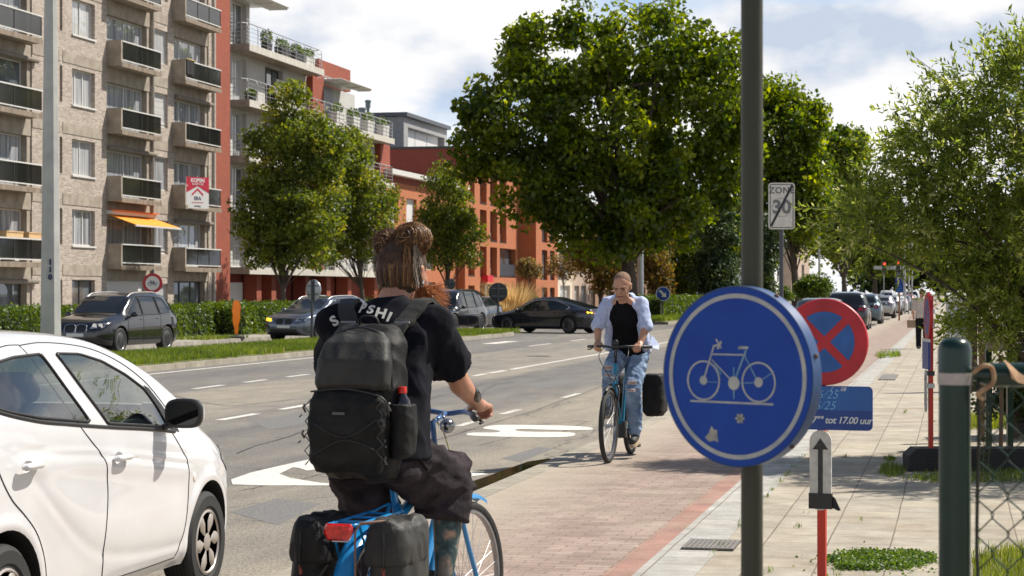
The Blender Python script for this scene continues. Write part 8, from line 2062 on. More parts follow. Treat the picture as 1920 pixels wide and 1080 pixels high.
    for an in (ankL, ankR):
        s = MB(); shoe(s, an+Vector((0,-.05,-.075)), an+Vector((0,.15,-.10))); so_ = remesh(s, 'shoe', pbr('dark_shoe', (.03,.028,.028), .7, var=.4, scale=20), .010, 1, p)
        s = MB(); sole(s, an+Vector((0,-.05,-.085)), an+Vector((0,.15,-.115))); s.build('sole', pbr('tan_sole', (.40,.30,.20), .8), so_)
rider2()
# ================= far walker
def walker():
    z = 58; q = WD(1729, HZ, z); p = thing('person', 'distant pedestrian in a beige shirt and black trousers walking away with a paper bag', 'person', (q.x, q.y, 0), R(2)); b = MB()
    hc = Vector((.0,.02,1.60)); s_ = 1
    b.cap((0,0,1.40),(0,.01,1.52),.06,.055); torsoloft(b, [((0,0,.9),(.14,0,0),(0,.1,0)),((0,0,1.15),(.15,0,0),(0,.11,0)),((0,0,1.38),(.18,0,0),(0,.10,0)),((0,0,1.45),(.08,0,0),(0,.07,0))], 20, .85)
    a = [((-.2,0,1.38),(-.25,-.02,1.12),(-.24,.04,.90)),((.2,0,1.38),(.25,-.02,1.12),(.20,.14,.98))]
    for sh, el, wr in a: b.cap(sh, el, .05,.04); b.cap(el, wr, .04,.028); hand(b, wr, Vector(wr)-Vector(el), (0,-1,0), (0,.3,0.1), .8)
    b.cap((-.09,0,.92),(-.10,.06,.5),.08,.055); b.cap((-.10,.06,.5),(-.10,-.06,.10),.052,.035); b.cap((.09,0,.92),(.10,.04,.5),.08,.055); b.cap((.10,.04,.5),(.11,.04,.10),.052,.035); L, M = head(b, hc, (0,1,-.1), (0,0,1)); remesh(b, 'body', M_skin, .013, 1, p)
    m = MB(); m.ell(L(0,-.02,.04), (.083,.10,.085)); m.build('hair', M_hairb, p, smooth='all')
    s = MB(); torsoloft(s, [((0,0,.88),(.19,0,0),(0,.14,0)),((0,0,1.1),(.185,0,0),(0,.135,0)),((0,0,1.36),(.20,0,0),(0,.12,0)),((0,0,1.45),(.10,0,0),(0,.08,0))], 22, .8)
    for sh, el, wr in a: s.cap(sh, lerp(Vector(sh),Vector(el),.9), .075,.07)
    remesh(s, 'shirt', pbr('beige_shirt', (.46,.40,.36), .9, col2=(.56,.50,.45)), .014, 1, p, wrinkle(.012, 7))
    s = MB(); s.cap((-.09,0,.90),(-.10,.06,.5),.105,.085); s.cap((-.10,.06,.5),(-.10,-.06,.08),.085,.075); s.cap((.09,0,.90),(.10,.04,.5),.105,.085); s.cap((.10,.04,.5),(.11,.04,.08),.085,.075); remesh(s, 'trousers', fabric('black_trousers', (.012,.012,.014)), .014, 1, p)
    for x, y in ((-.10,-.12),(.11,-.02)): s = MB(); shoe(s, (x,y,.0), (x,y+.22,0)); remesh(s, 'shoe', pbr('grey_shoe', (.12,.12,.12), .8), .013, 1, p)
    bg = thing('paper_bag', 'brown paper bag carried in the left hand of the distant pedestrian', 'bag', (q.x-.30, q.y+.05, .60), R(2)); m = MB(); m.loft([[(-.12,-.06,-.0),(.12,-.06,-.0),(.12,.06,0),(-.12,.06,0)],[(-.13,-.05,.22),(.13,-.05,.22),(.13,.05,.22),(-.13,.05,.22)]]); m.build('bag_body', pbr('brown_paper', (.34,.24,.15), .9), bg)
    m = MB(); m.tube(crom([(-.06,0,.21),(-.04,0,.30),(.04,0,.30),(.06,0,.21)], 4), .006, n=5); m.build('bag_handle', MATS['brown_paper'], bg)
walker()
# ------------------------------------------------------------------ trees, hedges, grass
M_bark = pbr('grey_brown_bark', (.055,.042,.03), .95, scale=6, col2=(.13,.10,.075), bump=.8, bscale=18, detail=8, stretch=(3,3,.6))
L_big = leafmat('oak_like_leaves', (.028,.062,.008), (.20,.265,.022), .55, .35, (.34,.38,.03), .08)
L_med = leafmat('ash_like_leaves', (.055,.095,.018), (.22,.26,.038), .48, .5, (.32,.31,.05), .08)
L_far = leafmat('avenue_leaves', (.05,.10,.016), (.23,.28,.035), .5, .45, (.36,.35,.05), .1)
L_wil = leafmat('narrow_silver_leaves', (.050,.090,.018), (.28,.34,.07), .60, .33, (.55,.55,.26), .10)
L_hedge = leafmat('hedge_leaves', (.028,.065,.006), (.13,.20,.012), .35, .5, (.20,.24,.02), .08)
L_dark = leafmat('conifer_sprays', (.012,.032,.010), (.07,.11,.03), .25, .6, (.09,.12,.03), .08)
L_brown = leafmat('scorched_brown_leaves', (.06,.055,.014), (.24,.15,.04), .4, .7, (.20,.22,.03), .35)
L_yellow = leafmat('dry_yellow_leaves', (.12,.085,.03), (.34,.25,.10), .35, .7, (.15,.17,.03), .2)
L_grass = leafmat('grass_blades', (.045,.085,.012), (.20,.27,.04), .4, .5, (.42,.36,.16), .10)
L_dry = leafmat('pampas_plumes', (.35,.25,.10), (.68,.53,.27), .4, .7, (.25,.25,.08), .15)
def clumps(lobes, n, rg, rmin=.55, rmax=1.0, under=-1.0, squash=1.0):
    """points spread over the shells of several lobes, kept where they are outside the other lobes' cores"""
    L = np.array([l[0] for l in lobes]); Rr = np.array([l[1] if np.iterable(l[1]) else (l[1],)*3 for l in lobes]); w = (Rr.prod(axis=1))**(2/3.); w /= w.sum()
    out = []; 
    while len(out) < n:
        i = rg.choice(len(lobes), p=w); d = rg.normal(size=3); d /= np.linalg.norm(d)
        if d[2] < under: continue
        r = rmin+(rmax-rmin)*rg.random()**.6
        p = L[i]+d*Rr[i]*r
        q = ((p-L)/Rr); q = (q*q).sum(axis=1); q[i] = 9
        if q.min() < rmin*rmin*.7: continue
        out.append(p)
    return np.array(out)
def tree(name, lab, base, trunk_r, lobes, nclump, clump_r, leaves_per, leaf, mat, seed=1, group=None, trunk_h=None, limbs=14, cat='tree', ratio=.6, core=.25, bark=None, under=-.8, droop=.2, rmin=.5, lean=(0,0)):
    rg = np.random.default_rng(seed); base = np.array(base, float)
    t = thing(name, lab, cat, tuple(base), 0, group)
    C = clumps(lobes, nclump, rg, rmin, 1.0, under)
    sz = clump_r*(.6+.8*rg.random(nclump))
    n = nclump*leaves_per
    idx = np.repeat(np.arange(nclump), leaves_per)
    d = rg.normal(size=(n,3)); d /= np.linalg.norm(d, axis=1)[:,None]; d[:,2] *= .75
    r = np.where(rg.random(n) < .7, .7+.35*rg.random(n), rg.random(n))
    c = C[idx]+d*(sz[idx]*r)[:,None]
    a = d*.5+rg.normal(size=(n,3))*.8
    V, F = quads(c, leaf, rg, ratio, a=a, droop=droop)
    tint = np.clip(.5+.22*rg.normal(size=n)+.22*rg.normal(size=nclump)[idx], 0, 1)
    cr = npmesh('crown', V, F, mat, t, attr=tint)
    # trunk and limbs
    m = MB(); rnd = random.Random(seed); cz = min(l[0][2]-(l[1][2] if np.iterable(l[1]) else l[1])*.3 for l in lobes); th = trunk_h or cz
    top = max(l[0][2] for l in lobes); ax = np.mean([l[0] for l in lobes], axis=0)
    P = crom([(0,0,-.1),(.03,0,th*.4),(ax[0]*.15,ax[1]*.15,th),(ax[0]*.6,ax[1]*.6,lerp(th,top,.55)),(ax[0],ax[1],top)], 4); k = len(P)
    m.tube(P, [trunk_r*1.35 if i == 0 else trunk_r*(1-.85*(i/(k-1))**1.1) for i in range(k)], n=12)
    ids = rnd.sample(range(nclump), min(limbs*3, nclump))
    for j, i in enumerate(ids):
        e = Vector(C[i]); s0 = P[min(k-2, int(k*rnd.uniform(.38,.85)))]
        if e.z < s0.z-.5: s0 = P[int(k*.45)]
        mid = lerp(s0, e, .5)+Vector((0,0,(e-s0).length*.10)); rr = trunk_r*(.34 if j < limbs else .13)
        m.tube(crom([s0, mid, e], 4), [rr*(1-.8*q/8) for q in range(9)], n=6 if j < limbs else 4, cap=False)
    m.build('trunk', bark or M_bark, t, smooth='all')
    return t
def at_v(px, v, h=0): return (v, U(px, v), h)
def lob(px, py, v, base, rx, rz=None, ry=None, dv=0):
    """lobe centred on a measured point of the plane X=v, relative to the tree's base"""
    s = sc_at(px, v); x = (px-0); z = EYE+(HZ-py)/s
    # put the point at the tree's own depth instead: sideways offset across the view
    return None
def tlobes(pbase, z, items):
    """items: (px, py, radius px horizontally, radius px vertically, depth offset m) seen at depth z"""
    s = FPX/z; out = []
    for (px, py, rx, ry, dd) in items:
        q = WD(px, py, z+dd); out.append(((q.x-pbase[0], q.y-pbase[1], q.z-pbase[2]), (rx/s, (rx+ry)/2/s, ry/s)))
    return out
def place(px, z, h=0): q = WD(px, HZ, z); return (q.x, q.y, h)
def big_tree():
    z = 110; b = place(1180, z, .05)
    L = tlobes(b, z, [(1140,255,175,150,0),(1000,240,120,130,-1),(1290,230,115,130,1),(1060,120,120,95,0),(1210,110,140,90,0),(1330,140,75,90,-1),(925,290,75,60,-1),(1130,355,190,85,-1),(1290,350,110,80,0),(985,95,35,80,0),(1040,400,75,45,0),(1180,400,110,50,2),(1370,300,50,110,0),(890,190,42,40,0),(1090,40,45,40,0),(1125,440,85,38,0),(1240,430,75,45,0),(1180,455,60,30,-1.5)])
    return tree('broadleaf_tree', 'huge spreading dark green tree in the middle of the street, behind the oncoming cyclist', b, .52, L, 560, 1.0, 105, .33, L_big, seed=5, limbs=26, ratio=.65, trunk_h=4.5, rmin=.45, droop=.35)
big_tree()
def street_trees():
    def T(px, z, lobes, lab, tr=.16, nc=220, cr=.55, lp=85, lf=.17, seed=1, mat=L_med, name='street_tree', group='trees along the left pavement', **k):
        b = place(px, z, .05); return tree(name, lab, b, tr, tlobes(b, z, lobes), nc, cr, lp, lf, mat, seed, group, **k)
    T(530, 84, [(545,250,42,100,0),(570,390,85,95,0),(500,400,55,80,0),(520,310,50,70,.5),(600,300,45,75,0),(480,330,25,40,0),(560,470,70,45,0),(500,470,40,40,0),(548,180,14,32,0),(482,262,20,26,0),(590,232,18,30,0),(462,425,20,24,0),(640,285,16,34,0),(515,215,14,26,0)], 'tall ragged green tree before the white terraces, leftmost of three', seed=2, nc=430, cr=.42, lp=70, rmin=.3, trunk_h=2.2, group=None, limbs=18)
    T(680, 95, [(640,330,55,75,0),(690,400,50,75,0),(660,300,30,60,0),(630,440,55,65,0),(700,450,40,50,0),(590,440,40,60,0)], 'middle green tree behind the cyclist hair bun', seed=3, nc=240, trunk_h=2.2, group=None)
    T(840, 112, [(840,400,45,75,0),(820,450,50,65,0),(865,450,38,55,0),(835,340,22,35,0)], 'green tree before the low brick building right of the nearest cyclist', seed=4, nc=220, trunk_h=2.2, cr=.6, group=None)
    T(994, 132, [(993,505,24,18,0)], 'small thin tree with a dry yellow round crown by the brick recess', .06, 40, .35, 40, .2, 5, L_yellow, 'small_tree', None, trunk_h=2.2, limbs=10)
    T(1057, 140, [(1056,500,28,26,0)], 'small sparse yellow brown tree before the cream terraced house', .06, 40, .4, 30, .2, 6, L_yellow, 'small_tree', None, trunk_h=2.0, limbs=10)
    T(1125, 135, [(1120,480,45,45,0),(1150,520,30,35,0),(1100,470,25,35,0)], 'scorched brown leaved tree left of the big trunk', .12, 90, .7, 60, .28, 7, L_brown, 'garden_tree', None, trunk_h=1.5)
    T(1225, 140, [(1228,480,26,50,0),(1222,430,18,35,0),(1232,530,20,30,0)], 'brown and green tree right of the tall lamp pole', .12, 80, .7, 60, .28, 8, L_brown, 'garden_tree', None, trunk_h=1.0)
    T(1285, 150, [(1280,490,55,65,0),(1300,440,45,45,0),(1260,530,40,40,0)], 'pale green garden tree above the clipped hedge', .2, 160, .9, 70, .30, 9, L_far, 'garden_tree', None, trunk_h=1.0)
    T(1345, 146, [(1345,520,35,50,0),(1335,470,28,50,0),(1355,430,22,40,0)], 'dark conifer like garden tree left of the sign pole', .2, 130, .8, 70, .28, 10, L_dark, 'conifer', None, trunk_h=1.0, droop=.8)
    T(1440, 150, [(1428,500,20,50,0),(1435,440,28,45,0),(1420,545,25,25,0)], 'dark narrow conifer just right of the sign pole', .2, 110, .8, 70, .28, 11, L_dark, 'conifer', None, trunk_h=1.0, droop=.8)
    T(1492, 165, [(1450,260,75,95,0),(1500,240,45,60,0),(1430,340,60,80,0),(1500,340,55,80,0),(1460,190,40,45,0),(1470,420,60,45,0),(1530,400,28,50,0),(1400,250,30,90,0)], 'bright green avenue tree behind the thirty zone sign', .42, 380, 1.2, 85, .40, 12, L_big, 'avenue_tree', None, trunk_h=4, limbs=20)
    T(1583, 235, [(1580,300,45,60,0),(1570,380,50,70,0),(1600,270,20,30,0),(1545,300,28,60,0),(1600,420,30,50,0),(1550,450,40,45,0)], 'second avenue tree, paler and farther right of the thirty zone sign', .4, 260, 1.4, 80, .5, 13, L_far, 'avenue_tree', None, trunk_h=4)
    T(1640, 320, [(1640,420,40,70,0),(1620,470,45,45,0),(1670,470,35,55,0)], 'farthest avenue tree above the parked cars', .5, 180, 2.0, 70, .8, 14, L_far, 'avenue_tree', None, trunk_h=4)
    T(1665, 420, [(1680,510,50,36,0),(1740,500,60,52,0),(1640,525,30,22,0),(1800,490,60,60,0)], 'dark mass of trees closing the far end of the street', .5, 120, 3.0, 90, 1.2, 15, L_dark, 'dark_trees', None, trunk_h=4)
    T(1885, 112, [(1880,470,75,70,0),(1840,510,45,45,0),(1930,440,80,80,0),(1890,540,60,40,0)], 'dark green garden tree beyond the leaning tree at the right edge', .2, 200, .7, 80, .24, 19, L_med, 'garden_tree', None, trunk_h=1.5)
    T(1330, 185, [(1310,430,70,60,0),(1250,450,60,60,0),(1380,450,60,60,0)], 'tall green tree mass behind the garden trees', .4, 170, 1.6, 90, .5, 16, L_far, 'garden_tree', None, trunk_h=3)
    T(1526, 150, [(1526,541,30,22,0)], 'round dark green bush beside the avenue trunks', .1, 90, .55, 70, .2, 17, L_hedge, 'round_bush', None, trunk_h=.3, cat='bush')
    T(1473, 140, [(1473,553,12,12,0)], 'small bright shrub at the foot of the thirty zone sign', .05, 30, .35, 50, .15, 18, L_hedge, 'shrub', None, trunk_h=.2, cat='bush')
    for i, (px, py, r, z, lab) in enumerate(((952,574,17,112,'clipped round shrub nearest the green notice board'),(972,568,19,116,'clipped round shrub second from the green notice board'),(993,566,17,122,'clipped round shrub third from the green notice board'),(905,566,10,108,'small round shrub behind the black disc sign'))):
        T(px, z, [(px,py,r*.8,r*.8,0)], lab, .05, 60, .22, 60, .11, 20+i, L_hedge, 'round_shrub', None, trunk_h=.2, cat='bush')
street_trees()
def leaning_tree():
    z = 20.0; b = place(1990, z, .0); rg = np.random.default_rng(21); s = FPX/z
    t = thing('leaning_tree', 'leafy tree with narrow silvery green leaves leaning over the pavement at the right edge', 'tree', b)
    lobes = tlobes(b, z, [(1850,300,150,150,0),(1760,330,110,110,.2),(1680,405,115,66,0),(1618,425,60,42,-.1),(1815,465,105,70,0),(1900,200,90,85,0),(1900,480,120,110,0),(1930,560,90,70,-.2),(2050,300,170,190,0),(2150,420,160,160,.5),(1830,160,50,50,0),(1990,140,120,90,0),(1740,250,60,60,.1),(1850,580,60,40,0),(1880,600,80,50,-.1),(1835,560,50,45,0),(1960,640,90,50,0),(2120,300,150,130,-1.5),(2260,250,160,130,-2.2),(2330,330,150,130,-1.0)])
    nt = 3700; C = clumps([(l[0], l[1]) for l in lobes], nt, rg, .35, 1.0, -1)
    L0 = np.array([l[0] for l in lobes]); 
    dist = ((C[:,None,:]-L0[None])**2).sum(axis=2); near = dist.argmin(axis=1); out = C-L0[near]; out /= np.linalg.norm(out, axis=1)[:,None]+1e-6
    d = out*.75+rg.normal(size=(nt,3))*.42+np.array([-.25,0,.28]); d /= np.linalg.norm(d, axis=1)[:,None]
    ln = .22+.30*rg.random(nt); per = 18; k = np.arange(per)/per
    P = C[:,None,:]+d[:,None,:]*(ln[:,None,None]*k[None,:,None]); P[:,:,2] -= (ln[:,None]*k[None]**2*.22)
    ax = np.cross(d, rg.normal(size=(nt,3))); ax /= np.linalg.norm(ax, axis=1)[:,None]; ax2 = np.cross(d, ax)
    ang = (np.arange(per)*2.4)[None]+rg.random(nt)[:,None]*6.28
    lat = ax[:,None]*np.cos(ang)[...,None]+ax2[:,None]*np.sin(ang)[...,None]
    a = d[:,None]*.75+lat*.75+rg.normal(size=(nt,per,3))*.12
    c = P+a*.035
    c = c.reshape(-1,3); a = a.reshape(-1,3)
    V, F = quads(c, .078, rg, .30, a=a, curl=.15)
    tint = np.clip(.5+.2*rg.normal(size=len(c))+.2*np.repeat(rg.normal(size=nt), per), 0, 1)
    npmesh('crown', V, F, L_wil, t, attr=tint)
    m = MB(); rnd = random.Random(4)
    for i in rnd.sample(range(nt), 900):
        p0 = Vector(C[i]); dd = Vector(d[i]); l = ln[i]; m.tube([p0-dd*.12, p0+dd*l*.5-Vector((0,0,l*.05)), p0+dd*l-Vector((0,0,l*.2))], [.0035,.0025,.001], n=3, cap=False)
    for j, i in enumerate(rnd.sample(range(nt), 46)):
        e = Vector(C[i]); s0 = Vector((rnd.uniform(-.15,.1),0,rnd.uniform(.5,1.6))); mid = lerp(s0,e,.5)+Vector((0,0,.25)); m.tube(crom([s0,mid,e],4), [.03*(1-.85*q/8) for q in range(9)], n=6, cap=False)
    for j, (dx, hh) in enumerate(((-.1,2.2),(.1,2.6),(-.35,1.8))): m.tube(crom([(dx*.3,0,-.05),(dx,.05,hh*.5),(dx*3,0,hh)], 4), [.06*(1-.6*q/8) for q in range(9)], n=8)
    # long bare shoots sticking out towards the street
    for (x0,y0,x1,y1) in ((1760,300,1665,352),(1790,180,1700,98),(1750,290,1680,215),(1720,360,1655,345)):
        A = WD(x0,y0,z); Bq = WD(x1,y1,z-.2); A = Vector((A.x-b[0],A.y-b[1],A.z)); Bq = Vector((Bq.x-b[0],Bq.y-b[1],Bq.z)); m.tube(crom([A,lerp(A,Bq,.5)+Vector((0,0,.05)),Bq],4), [.006*(1-.7*q/8) for q in range(9)], n=4)
    m.build('trunk', M_bark, t, smooth='all')
    C2 = []; A2 = []
    for (x0,y0,x1,y1) in ((1760,300,1665,352),(1790,180,1700,98),(1750,290,1680,215),(1800,160,1785,85),(1870,130,1850,78),(1640,420,1585,340)):
        A = WD(x0,y0,z); Bq = WD(x1,y1,z-.2)
        for k in range(26): q = lerp(A,Bq,.15+.85*k/25); C2.append((q.x-b[0]+rnd.uniform(-.02,.02),q.y-b[1],q.z+rnd.uniform(-.03,.03))); dd = (Bq-A).normalized(); A2.append((dd.x+rnd.uniform(-.6,.6),dd.y+rnd.uniform(-.6,.6),dd.z+rnd.uniform(-.5,.6)))
    V, F = quads(np.array(C2), .08, rg, .3, a=np.array(A2), curl=.15); npmesh('outer_leaves', V, F, L_wil, t, attr=rg.random(len(F)))
leaning_tree()
def hedge(name, lab, v0, v1, u0, u1, h, leaf=.11, n=9000, seed=1, mat=L_hedge, zb=.05, lump=.12):
    t = thing(name, lab, 'hedge', ((v0+v1)/2, (u0+u1)/2, zb)); rg = np.random.default_rng(seed); w = (v1-v0)/2; l = (u1-u0)/2
    m = MB(); m.box(-w+.12,-l+.12,0,w-.12,l-.12,h-.12); m.build('core', pbr('hedge_inside', (.012,.02,.005), .95), t)
    A = np.array([2*l*h, 2*w*h, 2*w*h, 4*w*l]); k = rg.choice(4, size=n, p=A/A.sum()); a = rg.random(n)*2-1; b = rg.random(n); c = np.zeros((n,3))
    c[:,0] = np.where(k == 0, w, a*w); c[:,1] = np.where(k == 0, a*l, np.where(k == 1, -l, np.where(k == 2, l, (b*2-1)*l))); c[:,2] = np.where(k == 3, h, b*h)
    ph = np.sin(c[:,1]*2.1+seed)*.5+np.sin(c[:,1]*5.3+c[:,2]*4)*.3+rg.normal(size=n)*.5
    nrm = np.stack([(k == 0)*1., (k == 2)*1.-(k == 1)*1., (k == 3)*1.], axis=1); c += nrm*(ph*lump)[:,None]
    V, F = quads(c, leaf, rg, .6, a=rg.normal(size=(n,3))+nrm*.3); npmesh('foliage', V, F, mat, t, attr=np.clip(.5+.2*rg.normal(size=n)+.15*np.sin(c[:,1]*1.3),0,1)); return t
hedge('hedge', 'long clipped green hedge before the beige apartment block, left of the hedge gap', -28.2, -26.4, U(-80,-26.4), U(396,-26.4), 1.0, n=15000, seed=1)
hedge('hedge', 'clipped green hedge before the white terraced building, right of the orange figure', -27.4, -25.6, U(455,-25.6), U(572,-25.6), 1.05, n=9000, seed=2)
hedge('hedge', 'bright clipped hedge behind the blue keep right sign', -19.5, -17.2, 121, 158, 1.22, n=12000, seed=3, leaf=.16)
hedge('hedge', 'low dark hedge along the far pavement before the low brick building', -28.5, -27.2, U(720,-27.2), U(870,-27.2), 1.1, n=6000, seed=4, mat=L_dark, leaf=.15)
def blades(name, lab, pts, h, w, mat, seed=1, lean=.35, kind='stuff', cat=None, group=None, hv=.5, loc=None):
    rg = np.random.default_rng(seed); P = np.asarray(pts, float); n = len(P); a = rg.random(n)*6.283; hh = h*(1-hv+2*hv*rg.random(n)); d = np.stack([np.cos(a), np.sin(a), np.zeros(n)], 1); s = np.stack([-np.sin(a), np.cos(a), np.zeros(n)], 1)
    ln = lean*rg.random(n)[:,None]*hh[:,None]; up = np.array([0,0,1.])
    B0 = P-s*w/2; B1 = P+s*w/2; M1 = P+up*hh[:,None]*.55+d*ln*.35+s*w*.35; M0 = P+up*hh[:,None]*.55+d*ln*.35-s*w*.35; T = P+up*hh[:,None]+d*ln
    V = np.stack([B0,B1,M1,M0,T+s*w*.04,T-s*w*.04], 1).reshape(-1,3); i = np.arange(n)*6; F = np.concatenate([np.stack([i,i+1,i+2,i+3],1), np.stack([i+3,i+2,i+4,i+5],1)]); tn = np.clip(.5+.2*rg.normal(size=n)+.15*np.sin(P[:,1]*.9+P[:,0]),0,1)
    o = npmesh(name, V, F, mat, None, attr=np.concatenate([tn,tn]), loc=loc)
    o['label'] = lab
    if kind: o['kind'] = kind
    if cat: o['category'] = cat
    if group: o['group'] = group
    return o
rg = np.random.default_rng(3)
def scatter(n, x0, x1, y0, y1, z, pw=1.0): return np.stack([x0+(x1-x0)*rg.random(n), y0+(y1-y0)*rg.random(n)**pw, np.full(n, z)], 1)
P = scatter(60000, -20.2, -16.95, 34, 79.0, .08); blades('median_grass', 'short green grass growing on the near median strip', P, .10, .022, L_grass, 1, cat='grass')
P = scatter(2500, -17.0, -16.85, 34, 79.0, .0); P2 = P[(np.sin(P[:,1]*1.7)+.6*np.sin(P[:,1]*4.1)) > .3]; blades('kerb_weeds', 'tufts of taller weeds along the near kerb of the median', P2, .19, .02, L_grass, 2, cat='grass')
P = scatter(26000, -21.6, -15, 106, 170, .09); blades('far_median_grass', 'grass on the far median around the hedge', P, .16, .05, L_grass, 4, cat='grass')
P = scatter(9000, -25.4, -23.9, 50, 79, .05); P = P[(np.sin(P[:,1]*.7)+.5*np.sin(P[:,1]*2.3+P[:,0])) > .1]; blades('verge_grass', 'thin grass strip by the far pavement edge', P, .10, .025, L_grass, 5, cat='grass')
def patch(pxs, n, h, w, lab, seed, name='weed_patch', mat=L_grass, lean=.8, edge=.35, cat='weeds', zb=.004):
    Q = [GP(x, y) for x, y in pxs]; poly = [(q.x, q.y) for q in Q]; xs = [p[0] for p in poly]; ys = [p[1] for p in poly]; out = []; r = random.Random(seed)
    while len(out) < n:
        x = r.uniform(min(xs), max(xs)); y = r.uniform(min(ys), max(ys))
        if inpoly(x+r.gauss(0,.012), y+r.gauss(0,.02), poly): out.append((x, y, zb))
    return blades(name, lab, out, h, w, mat, seed, lean, kind='stuff', cat=cat)
def clover():
    pxs = [(1548,1056),(1575,1045),(1620,1040),(1690,1039),(1740,1043),(1756,1050),(1725,1060),(1700,1067),(1640,1071),(1585,1070)]
    Q = [GP(x, y) for x, y in pxs]; poly = [(q.x, q.y) for q in Q]; r = random.Random(5); c = []
    while len(c) < 6500:
        x = r.uniform(min(p[0] for p in poly), max(p[0] for p in poly)); y = r.uniform(min(p[1] for p in poly), max(p[1] for p in poly))
        if inpoly(x+r.gauss(0,.035), y+r.gauss(0,.06), poly) and noise.noise(Vector((x*9,y*5,0)))+.35 > r.random()*.5-.1: c.append((x, y, .006+r.random()*.03))
    for k in range(420): q = c[r.randrange(len(c))]; c.append((q[0]+r.gauss(0,.13), q[1]+r.gauss(0,.16), .008))
    g2 = np.random.default_rng(9); a = g2.normal(size=(len(c),3)); a[:,2] *= .45; V, F = quads(np.array(c), .022, g2, .75, a=a); o = npmesh('weed_patch', V, F, leafmat('clover_leaves', (.035,.085,.012), (.15,.24,.035), .35, .5, (.28,.30,.08), .08), None, attr=g2.random(len(F)))
    tag(o, 'low mat of green weeds between the slabs beside the red post foot', 'weeds', None, 'stuff')
clover()
patch([(1645,888),(1665,872),(1690,878),(1700,892),(1670,897)], 500, .05, .006, 'small tuft of grass in the shade left of the rubber block', 11)
patch([(1655,862),(1668,858),(1682,862),(1668,866)], 160, .03, .006, 'tiny grass tuft in the joint left of the rubber block', 12)
patch([(1690,900),(1760,890),(1920,888),(1990,896),(1920,905),(1760,908)], 1500, .05, .006, 'grass growing along the front of the rubber block', 13)
patch([(1828,1100),(1826,1052),(1870,1040),(1960,1030),(2100,1040),(2100,1140),(1828,1140)], 5200, .075, .006, 'bright grass at the foot of the chain link fence', 14, mat=leafmat('bright_grass', (.07,.11,.015), (.27,.31,.05), .45, .5, (.5,.42,.2), .12))  # lighter, yellower blades than the other grass
patch([(1800,806),(1815,792),(1860,786),(1990,784),(2100,790),(2100,806),(1900,806)], 4500, .13, .010, 'strip of bright grass under the leaning tree', 15, mat=MATS['bright_grass'])
patch([(1640,668),(1680,664),(1690,669),(1650,673)], 260, .12, .02, 'sparse weeds at the foot of the parking sign post', 16)
def weeds_in_joints():
    c = []; r = random.Random(8)
    for k in range(90):
        i = r.randint(-2,4); x = -1.45+.40*max(i,0) if r.random() < .8 else -1.46; y = 9+22*r.random()**1.5
        for q in range(r.randint(3,16)): c.append((x+r.gauss(0,.012), y+r.gauss(0,.05), .003))
    for k in range(70):
        y = 9+30*r.random(); 
        for q in range(r.randint(4,14)): c.append((-3.83+r.gauss(0,.02), y+r.gauss(0,.07), ROAD))
    blades('joint_weeds', 'little weeds sprouting in the joints of the paving and along the kerb', np.array(c), .03, .005, L_grass, 3, .9, cat='weeds')
weeds_in_joints()
def stalk(px, py0, py1, z, lab):
    s = FPX/z; q = WD(px, HZ, z); t = thing('dry_weed', lab, 'weed', (q.x, q.y, 0)); m = MB(); h = EYE+(HZ-py1)/s; r = random.Random(px)
    m.tube([(0,0,0),(.01,0,h*.5),(.0,0,h)], [.004,.003,.0015], n=5)
    m.build('stem', pbr('dry_stem', (.14,.10,.06), .9), t); c = []; a = []
    for k in range(80): f = r.random(); an = r.random()*6.28; c.append((math.cos(an)*.022,math.sin(an)*.022,h*(.12+.86*f))); a.append((math.cos(an),math.sin(an),.8))
    V, F = quads(np.array(c), .05, np.random.default_rng(px), .2, a=np.array(a)); npmesh('leaves', V, F, L_dark, t, attr=np.random.default_rng(2).random(len(F)))
stalk(1843, 860, 722, 17.2, 'tall narrow leaved weed stalk behind the mesh beside the rubber block')
stalk(1852, 858, 760, 17.4, 'shorter weed stalk just right of the tall one behind the mesh')
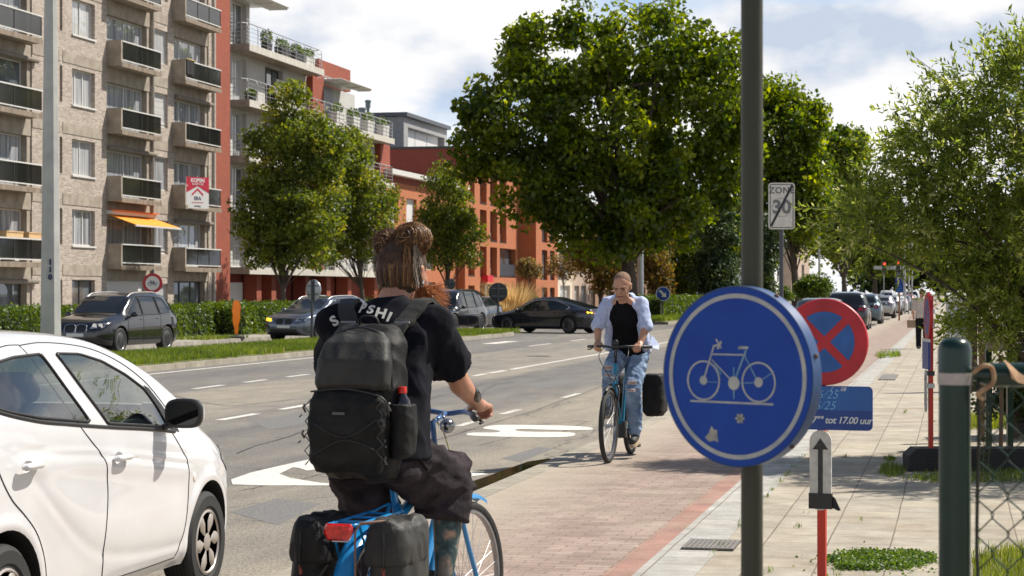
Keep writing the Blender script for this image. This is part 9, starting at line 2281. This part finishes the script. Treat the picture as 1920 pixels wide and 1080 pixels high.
def pampas(px, py, z, h, r, lab, seed):
    q = WD(px, HZ, z); g2 = np.random.default_rng(seed); n = 900; a = g2.random(n)*6.28; rr = r*g2.random(n)**.5*.4; P = np.stack([q.x+rr*np.cos(a), q.y+rr*np.sin(a), np.full(n,.05)], 1)
    o = blades('pampas_grass', lab, P-np.array([q.x,q.y,0]), h, .05, L_dry, seed, .9, kind=None, cat='ornamental grass', hv=.25, loc=(q.x,q.y,0))
pampas(962, 580, 100, 1.75, 1.2, 'pale yellow ornamental grass clump right of the black disc sign', 1)
pampas(928, 590, 101, 1.2, .9, 'lower dry ornamental grass clump left of the post of the black disc sign', 2)
pampas(945, 600, 99, 1.0, .8, 'small dry grass clump behind the post of the black disc sign', 3)
def under_shrub():
    b = place(1900, 22.5, 0); tree('shrub', 'dark low shrub behind the fence beneath the letter box', b, .03, tlobes(b, 22.5, [(1880,735,60,45,0),(1960,735,90,60,0)]), 120, .16, 60, .06, L_dark, 33, None, trunk_h=.2, limbs=10, cat='bush')
under_shrub()
def notice_board():
    z = 104; q = WD(932, HZ, z); s = FPX/z; t = thing('notice_board', 'dark green notice board with white edges behind the black disc sign', 'notice board', (q.x,q.y,0), TH); w = 19/s
    m = MB(); m.box(-w,0,.9,w,.1,1.62+15/s); m.build('board', pbr('dark_green_board', (.006,.05,.045), .4), t)
    m = MB(); m.box(-w-.1,-.02,.8,-w-.002,.12,1.62+14/s); m.build('edge', M_framew, t); m = MB(); m.box(w+.002,-.02,.8,w+.1,.12,1.62-6/s); m.build('edge', M_framew, t)
    for x in (-w*.7,w*.7): m = MB(); m.box(x-.05,.02,0,x+.05,.08,.9); m.build('leg', M_black, t)
notice_board()
def bollards():
    for i, (px, z, lab) in enumerate(((910,98,'pale short bollard post right of the dark hatchback'),(924,97,'dark short bollard post left of the black disc sign post'))):
        q = WD(px, HZ, z); m = MB(); m.lathe([(0,0),(.13,0),(.13,.9),(.15,.92),(.15,1.05),(0,1.1)], 14); tag(m.build('bollard', pbr('bollard_%s' % ('pale' if i == 0 else 'dark'), (.35,.33,.30) if i == 0 else (.03,.03,.035), .6), None, smooth=40, loc=(q.x,q.y,.05)), lab, 'bollard')
bollards()
